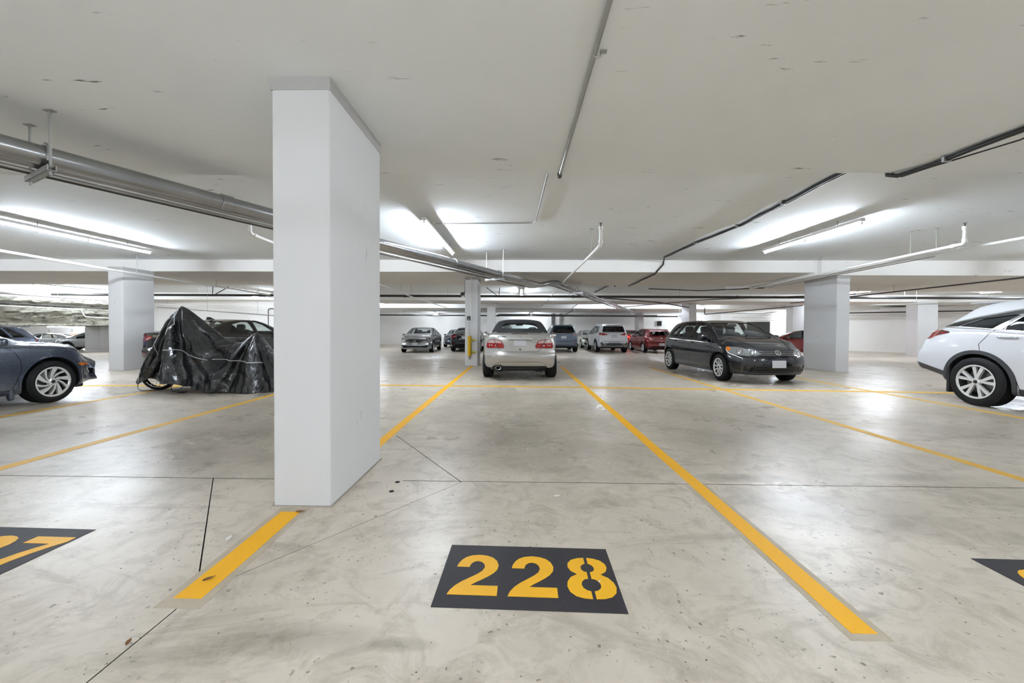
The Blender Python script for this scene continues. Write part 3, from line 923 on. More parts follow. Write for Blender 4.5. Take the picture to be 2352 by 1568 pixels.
def wheel_meshes(R, W, rim, style):
    key = (R, W, rim, style)
    if key in WHEEL_CACHE: return WHEEL_CACHE[key]
    hw = W / 2
    tm = MB()
    prof = [(rim * 0.985, -hw + 0.02), (rim, -hw + 0.004), (rim + 0.012, -hw - 0.001), ((R + rim) / 2, -hw - 0.009), (R - 0.03, -hw + 0.002), (R - 0.008, -hw + 0.018)]
    g = 4
    for i in range(g):                                   # tread with circumferential grooves
        c0 = -hw + 0.022 + (W - 0.044) * i / g; c1 = -hw + 0.022 + (W - 0.044) * (i + 1) / g
        prof += [(R - 0.008 * (i > 0), c0), (R, c0 + 0.004), (R, c1 - 0.004), (R - 0.008 * (i < g - 1), c1 - 0.0001)]
    prof += [(R - 0.008, hw - 0.018), (R - 0.03, hw - 0.002), ((R + rim) / 2, hw + 0.009), (rim + 0.012, hw + 0.001), (rim, hw - 0.004), (rim * 0.985, hw - 0.02)]
    tm.lathe(prof, 56, 'Y')
    tyre = tm.mesh('wheel', M_TYRE, 50)
    rm = MB()
    # barrel and lip
    rm.lathe([(rim * 0.99, hw - 0.004), (rim + 0.006, hw + 0.003), (rim - 0.012, hw + 0.004), (rim - 0.022, hw - 0.012)], 48, 'Y', 0)
    rm.lathe([(rim - 0.022, hw - 0.012), (rim - 0.035, hw - 0.05), (rim - 0.05, -hw + 0.03)], 40, 'Y', 1)
    # brake disc and dark back plate
    rm.lathe([(0.05, hw - 0.085), (rim * 0.70, hw - 0.085), (rim * 0.70, hw - 0.10), (0.05, hw - 0.10)], 32, 'Y', 2)
    rm.lathe([(0.001, hw - 0.115), (rim - 0.045, hw - 0.118)], 32, 'Y', 3)
    y0, y1 = hw - 0.045, hw - 0.010
    def put(poly, mi=0, ya=y0, yb=y1):
        rm.prism(poly, ya, yb, mi, lambda u, v, w: (u, w, v))
    ri = rim - 0.016
    if style == 'swirl':          # ten directional blades, broad and narrow in turn
        for k in range(5):
            a = 2 * PI * k / 5 + 0.2
            put(blade(0.052, ri, a, a + 0.55, 0.024, 0.070, 8, 0.10))
            put(blade(0.052, ri, a + 0.45, a + 1.20, 0.020, 0.036, 8, 0.10))
        rh = 0.055
    elif style == 'pair':         # five pairs of slim spokes
        for k in range(5):
            a = 2 * PI * k / 5 + PI / 2
            for s in (-1, 1):
                put(blade(0.05, ri, a + s * 0.18, a + s * 0.20, 0.028, 0.036))
        rh = 0.055
    elif style == 'vee':          # five wide forked spokes
        for k in range(5):
            a = 2 * PI * k / 5 + PI / 2 + PI / 5
            for s in (-1, 1):
                put(blade(0.045, ri, a + s * 0.10, a + s * 0.235, 0.030, 0.052, 8, s * 0.03))
        rh = 0.055
    elif style == 'ten':
        for k in range(10):
            a = 2 * PI * k / 10 + 0.15
            put(blade(0.05, ri, a, a, 0.026, 0.030))
        rh = 0.055
    else:                         # five plain spokes
        for k in range(5):
            a = 2 * PI * k / 5 + PI / 2
            put(blade(0.04, ri, a - 0.06, a - 0.10, 0.05, 0.05)); put(blade(0.04, ri, a + 0.06, a + 0.16, 0.03, 0.04))
        rh = 0.06
    rm.lathe([(0.001, hw - 0.005), (rh * 0.6, hw - 0.005), (rh, hw - 0.012), (rh + 0.008, hw - 0.045)], 24, 'Y', 0)
    rmesh = rm.mesh('rim', [M_ALLOY, M_BARREL, M_DISC, M_ALLOYDK], 35)
    hm = MB()
    hm.lathe([(0.001, hw + 0.001), (0.026, hw), (0.03, hw - 0.008)], 20, 'Y', 0)
    for k in range(5):
        a = 2 * PI * k / 5 + PI / 2
        hm.lathe([(0.001, hw - 0.004), (0.007, hw - 0.005), (0.008, hw - 0.03)], 6, 'Y', 1, at=(0.044 * math.cos(a), 0, 0.044 * math.sin(a)))
    hub = hm.mesh('hub_cap', [M_ALLOYDK, M_CHROME], 35)
    WHEEL_CACHE[key] = (tyre, rmesh, hub)
    return WHEEL_CACHE[key]

class Car:
    def __init__(self, name, label, S, paint, loc, heading, scale=1.0, cat='car', nx=84):
        """heading: direction of the nose in degrees, 0 = +X, 90 = away from the camera"""
        self.S = S; self.paint = paint
        z = floor_z(loc[1])
        self.root = empty(name, (loc[0], loc[1], z), math.radians(heading))
        self.root.scale = scale if isinstance(scale, tuple) else (scale,) * 3
        tag(self.root, label, cat)
        self.V, self.F = loft(S, nx=nx)
        self.bvh = BVHTree.FromPolygons([tuple(v) for v in self.V], self.F)
        self.cutA = MB(); self.cutB = MB(); self.cavity = None
        self.panes = []
    # ---- projection on the body
    def hit(self, p, d):
        o = Vector(p) - Vector(d) * 6
        h = self.bvh.ray_cast(o, Vector(d))
        if h[0] is None:
            h = self.bvh.find_nearest(Vector(p))
            return h[0], h[1]
        n = h[1]
        if n.dot(Vector(d)) > 0: n = -n
        return h[0], n
    def _basis(self, side):
        return {'L': ((0, -1, 0), lambda u, v: (u, 0.6, v)), 'R': ((0, 1, 0), lambda u, v: (u, -0.6, v)),
                'F': ((-1, 0, 0), lambda u, v: (1.5, u, v)), 'B': ((1, 0, 0), lambda u, v: (-1.5, u, v)),
                'T': ((0, 0, -1), lambda u, v: (u, v, 1.0))}[side]
    def patch(self, name, poly, side, mat, off=0.003, thick=0.012, res=0.05, parent=None, mirror=False, dirv=None, round_=0.0, label=None):
        """a panel that follows the body surface; poly in the side's own plane: L/R (x, z), F/B (y, z), T (x, y)
        or, with dirv, in 3D points seen along that direction."""
        objs = []
        for m in ((0, 1) if mirror else (0,)):
            sd = side; pl = poly; dv = dirv
            if m:
                if side in ('L', 'R'): sd = 'R' if side == 'L' else 'L'
                elif side in ('F', 'B'): pl = [(-u, v) for u, v in poly]
                elif side == 'T': pl = [(u, -v) for u, v in poly]
                if dirv is not None:
                    pl = [(p[0], -p[1], p[2]) for p in poly]; dv = (dirv[0], -dirv[1], dirv[2])
            if dv is not None:
                D = Vector(dv).normalized()
                U = Vector((0, 0, 1)).cross(D).normalized(); Wv = D.cross(U)
                p2 = [(Vector(p).dot(U), Vector(p).dot(Wv)) for p in pl]
                f3 = lambda u, v: U * u + Wv * v
            else:
                D, f = self._basis(sd); D = Vector(D)
                p2 = list(pl); f3 = lambda u, v: Vector(f(u, v))
            if round_: p2 = rounded(p2, round_)
            objs.append(self._conform(name, p2, D, f3, mat, off, thick, res, parent))
            if label: objs[-1]['label'] = label
        return objs[0] if not mirror else objs
    def _conform(self, name, p2, D, f3, mat, off, thick, res, parent):
        bd = resample(p2, res)
        nb = len(bd)
        us = [p[0] for p in bd]; vs_ = [p[1] for p in bd]
        inner = []
        u = min(us) + res / 2
        while u < max(us):
            v = min(vs_) + res / 2
            while v < max(vs_):
                inner.append((u, v)); v += res
            u += res
        # keep inner points clear of the outline
        B = np.array(bd)
        def inside(q):
            c = False; x, y = q
            for i in range(nb):
                x1, y1 = bd[i]; x2, y2 = bd[(i + 1) % nb]
                if (y1 > y) != (y2 > y) and x < (x2 - x1) * (y - y1) / (y2 - y1) + x1: c = not c
            return c
        pts = [Vector(p) for p in bd] + [Vector(q) for q in inner if inside(q) and np.min(np.hypot(B[:, 0] - q[0], B[:, 1] - q[1])) > res * 0.45]
        r = delaunay_2d_cdt(pts, [], [list(range(nb))], 1, 1e-5)
        P, Fc = r[0], r[2]
        src = r[3]
        front = []; nor = []
        for p in P:
            h, n = self.hit(f3(p.x, p.y), D)
            front.append(h + n * off); nor.append(n)
        m = MB()
        n0 = len(front)
        m.v = [tuple(p) for p in front] + [tuple(p - n * thick) for p, n in zip(front, nor)]
        edges = {}
        for f in Fc:
            a = (front[f[1]] - front[f[0]]).cross(front[f[2]] - front[f[0]])
            g = tuple(f) if a.dot(nor[f[0]]) > 0 else tuple(f)[::-1]
            m.f.append(g); m.m.append(0)
            for i in range(3):
                e = (g[i], g[(i + 1) % 3])
                edges[e] = edges.get(e, 0) + 1
        for (a, b) in edges:
            if (b, a) not in edges:
                m.f.append((b, a, a + n0, b + n0)); m.m.append(0)
        return m.build(name, mat, parent or self.root, smooth=30)
    def seam(self, name, path, side, w=0.007, mat=None, off=0.0012, closed=False, mirror=False, parent=None, thick=0.006, res=0.06, label=None):
        """a narrow strip along a path on the body"""
        out = []
        for m in ((0, 1) if mirror else (0,)):
            sd = side; pl = path
            if m:
                if side in ('L', 'R'): sd = 'R' if side == 'L' else 'L'
                elif side in ('F', 'B'): pl = [(-u, v) for u, v in path]
                else: pl = [(u, -v) for u, v in path]
            D, f = self._basis(sd); D = Vector(D)
            q = resample(pl, res, closed)
            n = len(q); mb = MB(); vs = []
            for i in range(n):
                a = np.array(q[i - 1] if (i > 0 or closed) else q[i]); b = np.array(q[(i + 1) % n] if (i < n - 1 or closed) else q[i])
                t = b - a; t = t / (np.linalg.norm(t) + 1e-9); s = np.array((-t[1], t[0])) * w / 2
                row = []
                for k in (1, -1):
                    h, nr = self.hit(f(q[i][0] + k * s[0], q[i][1] + k * s[1]), D)
                    row.append((h + nr * off, h - nr * thick))
                vs += [row[0][1], row[0][0], row[1][0], row[1][1]]
            fs = []
            for i in range(n if closed else n - 1):
                a = 4 * i; b = 4 * ((i + 1) % n)
                for k in range(3): fs.append((a + k, a + k + 1, b + k + 1, b + k))
            mb.add(vs, fs)
            me = to_mesh(name, [tuple(v) for v in mb.v], mb.f, mat or M_SEAM, 40)
            o = bpy.data.objects.new(name, me); COL.objects.link(o); o.parent = parent or self.root
            if label: o['label'] = label
            out.append(o)
        return out[0] if not mirror else out
    # ---- openings
    def side_window(self, poly, glass, name='side_window', r=0.03, cut=True):
        pl = rounded(poly, r)
        if cut: self.cutA.prism(pl, -1.4, 1.4, 0, lambda u, v, w: (u, -w, v))
        self.panes.append((name, pl, 'L', glass, True))
    def end_window(self, poly, side, glass, name, r=0.05, cut=True, xm=0.0):
        pl = rounded(poly, r)
        if cut:
            if side == 'F': self.cutB.prism(pl, xm, 3.4, 0, lambda u, v, w: (w, u, v))
            else: self.cutB.prism(pl, -3.4, xm, 0, lambda u, v, w: (w, u, v))
        self.panes.append((name, pl, side, glass, False))
    def arches(self, xs, R, inner=0.5, zc=None):
        for x in xs:
            for s in (-1, 1):
                n = 40
                poly = [(x + R * math.cos(2 * PI * k / n), (zc or self.S['wheel'][0]) + R * math.sin(2 * PI * k / n)) for k in range(n)]
                self.cutA.prism(poly, inner if s > 0 else -1.3, 1.3 if s > 0 else -inner, 0, lambda u, v, w: (u, -w, v))
    def finish_body(self, cavity=None, name='body', smooth=32):
        cuts = []
        if cavity:
            xa, xb, zf = cavity
            CV, CF = loft(self.S, inset=0.055, xa=xa, xb=xb, nx=36, zfloor=zf, sub=2)
            cuts.append(to_mesh('cav', CV, CF, M_LINER))
        def fix(mb):
            me = mb.mesh('cut', M_LINER, 0)
            b = bmesh.new(); b.from_mesh(me); bmesh.ops.recalc_face_normals(b, faces=b.faces); b.to_mesh(me); b.free()
            return me
        if self.cutA.v: cuts.append(fix(self.cutA))
        if self.cutB.v: cuts.append(fix(self.cutB))
        me = to_mesh(name, self.V, self.F, [self.paint, M_LINER], smooth)
        if cuts:
            me = boolean_cut(me, cuts)
        for i in range(len(me.materials) - 1, 1, -1): me.materials.pop(index=i)
        me.materials[0] = self.paint
        if len(me.materials) < 2: me.materials.append(M_LINER)
        me.materials[1] = M_LINER
        mi = []
        for p in me.polygons:
            h = self.bvh.find_nearest(p.center)
            mi.append(1 if h[3] > 0.008 or (h[1] is not None and abs(h[1].dot(p.normal)) < 0.5) else 0)
        me.polygons.foreach_set('material_index', mi)
        me.shade_smooth(); me.set_sharp_from_angle(angle=math.radians(smooth))
        self.body = bpy.data.objects.new(name, me); COL.objects.link(self.body); self.body.parent = self.root
        for (nm, pl, side, glass, mir) in self.panes:
            self.patch(nm, grow(pl, 0.012), side, glass, off=-0.008, thick=0.004, res=0.09, mirror=mir)
        return self.body
    # ---- bolted-on things
    def wheels(self, style='pair', steer=0.0, rim_mat=None, only=None):
        R, W, rim, xr, xf, track = self.S['wheel']
        me = wheel_meshes(R, W, rim, style)
        for (x, s) in ((xr, 1), (xr, -1), (xf, 1), (xf, -1)):
            t = bpy.data.objects.new('wheel', me[0]); COL.objects.link(t); t.parent = self.root
            t.location = (x, s * track / 2, R)
            t.rotation_euler = (0, random.uniform(0, 1.2), (0 if s > 0 else PI) + (steer if x == xf else 0))
            for nm, mm in (('rim', me[1]), ('hub_cap', me[2])):
                o = bpy.data.objects.new(nm, mm); COL.objects.link(o); o.parent = t
    def door_mirror(self, x, y, z, w=0.19, h=0.12, mat=None):
        for s in (1, -1):
            m = MB().rbox((x, s * (y + 0.11), z), (0.055, w / 2, h / 2), 0.55, 16, 10)
            m.tube([(x, s * (y - 0.02), z - 0.05), (x, s * (y + 0.06), z - 0.025)], 0.018, 8)
            o = m.build('door_mirror', mat or self.paint, self.root, smooth=50)
            g = MB().rbox((x - 0.048, s * (y + 0.11), z), (0.012, w / 2 - 0.015, h / 2 - 0.015), 0.5, 16, 8)
            g.build('mirror_glass', M_CHROME, o, smooth=50)
    def handle(self, x, z, mat=None, l=0.20):
        for s in (1, -1):
            h, n = self.hit((x, s * 0.6, z), (0, -s, 0))
            m = MB().rbox((x, h.y + s * 0.014, z), (l / 2, 0.016, 0.016), 0.6, 16, 8)
            m.build('door_handle', mat or self.paint, self.root, smooth=50)
    def plate(self, side, z, w=0.31, h=0.155, y=0.0, off=0.012):
        o = self.patch('licence_plate', [(y - w / 2, z - h / 2), (y + w / 2, z - h / 2), (y + w / 2, z + h / 2), (y - w / 2, z + h / 2)], side, M_PLATE, off=off, thick=0.02, res=0.2, round_=0.012)
        return o
    def interior(self, xs_front=-0.15, xs_rear=-1.0, z=0.55, head=1.18, wheel_x=0.55, yside=0.36, rear=True, dash=None):
        for x, nm in ((xs_front, 'front_seat'),) + (((xs_rear, 'rear_seat'),) if rear else ()):
            for s in (1, -1):
                rt = Matrix.Rotation(-0.22, 3, 'Y')
                m = MB().rbox((x, s * yside, (z + head - 0.14) / 2 + 0.08), (0.085, 0.24, (head - 0.14 - z) / 2), 0.5, 16, 10, rot=rt)
                m.rbox((x + 0.28, s * yside, z), (0.27, 0.24, 0.09), 0.5, 16, 8)
                o = m.build(nm, M_SEAT, self.root, smooth=60)
                hm = MB().rbox((x - 0.11, s * yside, head), (0.055, 0.125, 0.095), 0.6, 16, 10)
                hm.build('headrest', M_SEAT, o, smooth=60)
        if dash:
            x0, x1, zd, wd = dash
            m = MB().rbox(((x0 + x1) / 2, 0, zd - 0.14), ((x1 - x0) / 2, wd, 0.14), 0.4, 20, 8)
            m.build('dashboard', M_LINER, self.root, smooth=60)
            # steering wheel on the driver's (left) side
            ring = []
            tl = Matrix.Rotation(-0.45, 3, 'Y')
            for k in range(25):
                a = 2 * PI * k / 24
                v = tl @ Vector((0, 0.18 * math.cos(a), 0.18 * math.sin(a)))
                ring.append((wheel_x + v.x, yside + v.y, zd - 0.06 + v.z))
            m = MB().tube(ring, 0.015, 8, caps=False)
            m.rbox((wheel_x + 0.02, yside, zd - 0.06), (0.03, 0.16, 0.03), 0.7, 12, 6)
            m.build('steering_wheel', M_LINER, self.root, smooth=60)
    def underbody(self, zb=0.2, w=0.66, x0=-2.0, x1=2.0):
        m = MB().box(x0, x1, -w, w, zb, zb + 0.12)
        m.build('underbody', M_LINER, self.root, smooth=0)

def swap(pts, f):
    return [(x, y) if not f else f(x, y) for x, y in pts]
# ------------------------------------------------------------------ paints
P_SILVER = pmat('warm_silver_paint', (166, 163, 158), 0.3, metal=0.5, coat=0.9)
P_BLACK = pmat('black_blue_paint', (12, 14, 22), 0.2, metal=0.1, spec=0.25, coat=1.0, flake=0.03)
P_PEARL = pmat('pearl_white_paint', (205, 206, 209), 0.28, metal=0.05, coat=1.0)
P_GREY = pmat('wet_grey_metallic_paint', (84, 92, 106), 0.26, metal=0.6, coat=0.9, flake=0.16)
P_BLACK2 = pmat('black_sedan_paint', (9, 9, 11), 0.15, metal=0.0, spec=0.3, coat=1.0)
P_BLUE = pmat('pale_blue_paint', (128, 142, 172), 0.3, metal=0.5, coat=0.9)
P_GREY2 = pmat('mid_grey_paint', (158, 159, 160), 0.25, metal=0.6, coat=0.9)
P_BLUEGREY = pmat('blue_grey_paint', (92, 104, 122), 0.28, metal=0.5, coat=0.9)
P_WHITE2 = pmat('white_suv_paint', (208, 210, 213), 0.3, coat=0.9)
P_RED = pmat('dark_red_paint', (112, 18, 24), 0.22, metal=0.35, coat=1.0)
P_RED2 = pmat('bright_red_paint', (150, 26, 28), 0.3, metal=0.2, coat=0.9)
P_CREAM = pmat('ivory_paint', (196, 196, 186), 0.3, metal=0.2, coat=0.8)
P_LSILV = pmat('light_silver_paint', (170, 172, 174), 0.28, metal=0.6, coat=0.8)
M_SOFTTOP = pmat('black_soft_top_canvas', (33, 35, 36), 0.9, bump=0.25, bscale=220)

def E(c, name, side, y, z, strokes, size, mat=None, r=0.09, ring=True, depth=0.006, label=None):
    """a raised badge: line strokes (unit square) and an optional ring, set on the body"""
    D, f = c._basis(side)
    h, n = c.hit(f(y, z), Vector(D))
    n = n.normalized()
    up = (Vector((0, 0, 1)) - n * n.z).normalized()
    rt = up.cross(n)
    m = MB()
    F3 = lambda u, v, w: tuple(h + rt * (u * size) + up * (v * size) + n * (w + 0.001))
    if ring:
        k = 28
        out = [(math.cos(2 * PI * i / k), math.sin(2 * PI * i / k)) for i in range(k)]
        for i in range(k):
            a, b = out[i], out[(i + 1) % k]
            m.prism([a, b, (b[0] * (1 - 2 * r), b[1] * (1 - 2 * r)), (a[0] * (1 - 2 * r), a[1] * (1 - 2 * r))], 0, depth, 0, F3)
    for st in strokes:
        for p, q in zip(st[:-1], st[1:]):
            a = Vector(p); b = Vector(q); t = (b - a).normalized(); s = Vector((-t.y, t.x)) * r; a = a - t * r * 0.5; b = b + t * r * 0.5
            m.prism([tuple(a + s), tuple(a - s), tuple(b - s), tuple(b + s)], 0, depth * 0.9, 0, F3)
    o = m.build('badge', mat or M_CHROME, c.root, smooth=20)
    if label: o['label'] = label
    return o
BADGE_H = [[(-.55, .7), (-.42, -.7)], [(.55, .7), (.42, -.7)], [(-.45, 0), (.45, 0)]]
BADGE_VW = [[(-.42, .85), (0, .12), (.42, .85)], [(-.86, .35), (-.42, -.78), (0, -.02), (.42, -.78), (.86, .35)]]
BADGE_STAR = [[(0, 0), (0, .9)], [(0, 0), (.8, -.45)], [(0, 0), (-.8, -.45)]]

def disc_on(c, name, side, y, z, r, mat, depth=0.012, parent=None, dome=0.3):
    D, f = c._basis(side)
    h, n = c.hit(f(y, z), Vector(D))
    up = (Vector((0, 0, 1)) - n * n.z).normalized(); rt = up.cross(n)
    m = MB(); k = 20; vs = []; fs = []
    rows = [(1.0, -0.01), (1.0, depth * 0.6), (0.7, depth), (0.0, depth * (1 + dome))]
    for (q, w) in rows:
        for i in range(k):
            vs.append(tuple(h + rt * (r * q * math.cos(2 * PI * i / k)) + up * (r * q * math.sin(2 * PI * i / k)) + n * w))
    for j in range(len(rows) - 1):
        for i in range(k):
            fs.append((j * k + i, j * k + (i + 1) % k, (j + 1) * k + (i + 1) % k, (j + 1) * k + i))
    m.add(vs, fs)
    return m.build(name, mat, parent or c.root, smooth=50)

def arc(cx, cz, r, a0, a1, n=24):
    return [(cx + r * math.cos(math.radians(a0 + (a1 - a0) * i / n)), cz + r * math.sin(math.radians(a0 + (a1 - a0) * i / n))) for i in range(n + 1)]

# ================================================================== the silver convertible
def convertible():
    S = dict(x=(-2.26, 2.25),
        top=[(-2.26, 1.05), (-2.15, 1.078), (-1.75, 1.095), (-1.3, 1.09), (0.5, 1.03), (0.9, 1.0), (1.2, 0.98), (1.7, 0.90), (2.1, 0.76), (2.25, 0.62)],
        belt=[(-2.26, 0.985), (-1.5, 1.0), (0, 0.96), (1.0, 0.90), (1.7, 0.82), (2.25, 0.55)],
        wid=[(-2.26, 0.805), (-2.0, 0.842), (-1.4, 0.875), (0, 0.865), (1.3, 0.865), (1.9, 0.82), (2.25, 0.68)],
        roofw=[(-2.26, 0.70), (-1.4, 0.735), (0.5, 0.74), (1.3, 0.72), (2.25, 0.55)],
        bot=[(-2.26, 0.292), (-1.9, 0.29), (-1.72, 0.24), (-1.0, 0.19), (1.0, 0.19), (1.8, 0.2), (2.25, 0.24)],
        crown=0.035, tuck=0.03, shoulder=0.085, blend=0.7,
        fprof=[(0.2, 0.08), (0.4, 0.0), (0.6, 0.06), (0.8, 0.2)], fplan=(0.34, 2.6, 0.84),
        rprof=[(0.29, 0.09), (0.42, 0.02), (0.54, 0.0), (0.585, 0.0), (0.61, 0.012), (0.645, 0.05), (0.70, 0.062), (0.85, 0.085), (0.98, 0.125), (1.03, 0.16), (1.08, 0.24)],
        rplan=(0.22, 3.2, 0.84), wheel=(0.315, 0.235, 0.21, -1.42, 1.27, 1.53))
    c = Car('convertible', 'silver convertible with closed black soft top, seen from behind in the middle', S, P_SILVER, (0.04, 10.97), 90)
    c.arches((-1.42, 1.27), 0.365)
    c.finish_body()
    c.wheels('pair')
    c.underbody(0.2, 0.62, -1.9, 1.9)
    # soft top
    T = dict(x=(-1.72, 0.52),
        top=[(-1.72, 1.075), (-1.62, 1.12), (-1.35, 1.245), (-1.05, 1.345), (-0.7, 1.41), (-0.25, 1.437), (0.2, 1.41), (0.52, 1.345)],
        belt=[(-1.72, 1.04), (0.52, 1.0)], wid=[(-1.72, 0.70), (-1.3, 0.755), (-0.8, 0.76), (0.52, 0.75)],
        roofw=[(-1.72, 0.68), (-1.35, 0.66), (-0.8, 0.61), (0.2, 0.60), (0.52, 0.575)],
        bot=[(-1.72, 0.90), (0.52, 0.90)], crown=0.11, tuck=0.0, shoulder=0.05, blend=0.35,
        fprof=[(0.9, 0)], fplan=(0.0, 2, 0.8), rprof=[(0.9, 0.0), (1.0, 0.0), (1.3, 0.05)], rplan=(0.22, 2.4, 0.75), wheel=S['wheel'])
    b0 = c.bvh
    V, F = loft(T, nx=46)
    c.bvh = BVHTree.FromPolygons([tuple(v) for v in V], F)
    def fix(mb):
        me = mb.mesh('cut', M_LINER, 0)
        b = bmesh.new(); b.from_mesh(me); bmesh.ops.recalc_face_normals(b, faces=b.faces); b.to_mesh(me); b.free(); return me
    CV, CF = loft(T, inset=0.04, xa=-1.62, xb=0.56, nx=24, zfloor=1.0, sub=2)
    cav = to_mesh('cav', CV, CF, M_LINER)
    win = rounded([(-0.47, 1.172), (0.47, 1.172), (0.43, 1.285), (0.345, 1.322), (-0.345, 1.322), (-0.43, 1.285)], 0.05)
    w1 = MB().prism(win, -2.6, -0.5, 0, lambda u, v, w: (w, u, v))
    sw = rounded([(-0.72, 1.08), (0.62, 1.06), (0.45, 1.27), (0.2, 1.315), (-0.45, 1.33), (-0.66, 1.27)], 0.04)
    w2 = MB().prism(sw, -1.2, 1.2, 0, lambda u, v, w: (u, -w, v))
    me = boolean_cut(to_mesh('soft_top', V, F, M_SOFTTOP), [cav, fix(w1), fix(w2)])
    me.materials.clear(); me.materials.append(M_SOFTTOP)
    me.polygons.foreach_set('material_index', [0] * len(me.polygons))
    me.shade_smooth(); me.set_sharp_from_angle(angle=math.radians(35))
    st = bpy.data.objects.new('soft_top', me); COL.objects.link(st); st.parent = c.root
    st['label'] = 'black canvas soft top'
    c.patch('rear_window', grow(win, 0.012), 'B', G_CLEAR, off=-0.012, thick=0.004, res=0.09, parent=st)
    c.seam('window_trim', win, 'B', w=0.022, mat=M_LINER, off=0.003, closed=True, parent=st)
    c.patch('side_window', grow(sw, 0.012), 'L', G_CLEAR, off=-0.012, thick=0.004, res=0.1, parent=st, mirror=True)
    c.seam('top_seam', [(-0.60, 1.10), (-0.54, 1.25), (-0.46, 1.345), (-0.36, 1.372), (0.36, 1.372), (0.46, 1.345), (0.54, 1.25), (0.60, 1.10)], 'B', w=0.008, mat=M_LINER, off=0.002, parent=st)
    c.bvh = b0
    # windscreen with pillars and interior
    m = MB(); vs = [(1.0, -0.68, 0.99), (1.0, 0.68, 0.99), (0.50, 0.56, 1.365), (0.50, -0.56, 1.365)]
    m.add(vs, [(0, 1, 2, 3)]); m.build('windscreen', G_CLEAR, c.root, smooth=0)
    m = MB()
    for s in (1, -1): m.tube([(1.02, s * 0.70, 0.97), (0.50, s * 0.575, 1.37)], 0.028, 8)
    m.tube([(0.50, -0.58, 1.372), (0.50, 0.58, 1.372)], 0.025, 8)
    m.build('windscreen_frame', P_SILVER, c.root)
    c.interior(-0.1, -0.9, 0.75, 1.13, 0.62, 0.36, rear=False, dash=(0.55, 0.95, 1.03, 0.66))
    MB().rbox((0.58, 0, 1.30), (0.02, 0.11, 0.035), 0.6).build('rear_view_mirror', M_LINER, c.root, smooth=60)
    c.door_mirror(0.72, 0.90, 0.985, 0.20, 0.125, M_GLOSSBK)
    # rear lamps: red below, clear above, cut by the boot gap
    tl = [(0.768, 0.765), (0.74, 0.737), (0.375, 0.738), (0.349, 0.775), (0.376, 0.832), (0.424, 0.903), (0.491, 0.931), (0.643, 0.933), (0.715, 0.918), (0.752, 0.86)]
    for s in (1, -1):
        poly = [(s * y, z) for y, z in tl]
        t = c.patch('tail_light', poly, 'B', M_RED, off=0.006, thick=0.03, res=0.04, round_=0.02)
        cl = [(s * y, z) for y, z in [(0.748, 0.853), (0.712, 0.909), (0.643, 0.922), (0.496, 0.920), (0.433, 0.893), (0.409, 0.851)]]
        k = c.patch('reverse_lens', cl, 'B', M_CLEAR, off=0.009, thick=0.01, res=0.04, parent=t)
        k['label'] = 'clear upper part of the tail lamp'
        c.seam('lens_surround', poly, 'B', w=0.005, mat=M_SEAM, off=0.007, closed=True, parent=t)
        c.seam('lens_divider', [(s * 0.592, 0.935), (s * 0.487, 0.735)], 'B', w=0.009, mat=M_SEAM, off=0.011, parent=t)
        for (y, z) in ((0.69, 0.80), (0.64, 0.805), (0.55, 0.80)):
            disc_on(c, 'lamp_bulb', 'B', s * y, z, 0.016, M_REFL, 0.010, t)
    c.seam('boot_gap', [(0.60, 1.06), (0.577, 0.954), (0.487, 0.735), (0.445, 0.685), (0.405, 0.664), (0.35, 0.655), (-0.35, 0.655), (-0.405, 0.664), (-0.445, 0.685), (-0.487, 0.735), (-0.577, 0.954), (-0.60, 1.06)], 'B', w=0.0065, off=0.0015)
    c.patch('brake_light', [(-0.185, 1.058), (0.185, 1.058), (0.185, 1.070), (-0.185, 1.070)], 'B', pmat('dark_red_strip', (82, 8, 16), 0.2, coat=0.6), off=0.004, thick=0.01, label='thin dark red high brake light')
    c.patch('boot_handle', [(-0.285, 0.93), (0.27, 0.93), (0.275, 0.968), (-0.29, 0.968)], 'B', pmat('bright_handle_paint', (196, 194, 190), 0.25, metal=0.5, coat=0.8), off=0.020, thick=0.03, res=0.05, round_=0.012)
    c.seam('handle_shadow_gap', [(0.25, 0.925), (-0.265, 0.925)], 'B', w=0.006, off=0.003)
    c.seam('plate_recess_edge', [(0.255, 0.915), (0.20, 0.775), (0.16, 0.768), (-0.17, 0.768), (-0.21, 0.775), (-0.275, 0.915)], 'B', w=0.009, mat=P_SILVER, off=0.006)
    c.plate('B', 0.858, 0.275, 0.115, -0.005, off=0.008)
    disc_on(c, 'boot_lock', 'B', -0.012, 0.712, 0.022, M_LINER, 0.006)
    disc_on(c, 'lock_barrel', 'B', -0.012, 0.712, 0.011, M_CHROME, 0.010)
    E(c, 'badge', 'B', -0.012, 1.016, BADGE_STAR, 0.040, M_CHROME, 0.10, label='chrome ring badge with three spokes')
    # lettering on the boot lid
    cu = bpy.data.curves.new('lettering', 'FONT'); cu.body = 'CLK 430'; cu.size = 0.052; cu.extrude = 0.003; cu.space_character = 1.22
    cu.align_x = 'CENTER'; cu.align_y = 'CENTER'; cu.offset = 0.0012
    h, n = c.hit((-1.5, 0.425, 0.995), Vector((1, 0, 0)))
    up = (Vector((0, 0, 1)) - n * n.z).normalized(); rt = up.cross(n)
    cu.materials.append(pmat('dark_chrome_letters', (70, 70, 70), 0.25, metal=0.8))
    tmp = bpy.data.objects.new('tmp', cu); COL.objects.link(tmp)
    dg = bpy.context.evaluated_depsgraph_get(); dg.update()
    lt = bpy.data.objects.new('lettering', bpy.data.meshes.new_from_object(tmp.evaluated_get(dg))); bpy.data.objects.remove(tmp)
    COL.objects.link(lt); lt.parent = c.root
    lt.matrix_local = Matrix((( rt.x, up.x, n.x, h.x + n.x * .004), (rt.y, up.y, n.y, h.y + n.y * .004), (rt.z, up.z, n.z, h.z + n.z * .004), (0, 0, 0, 1)))
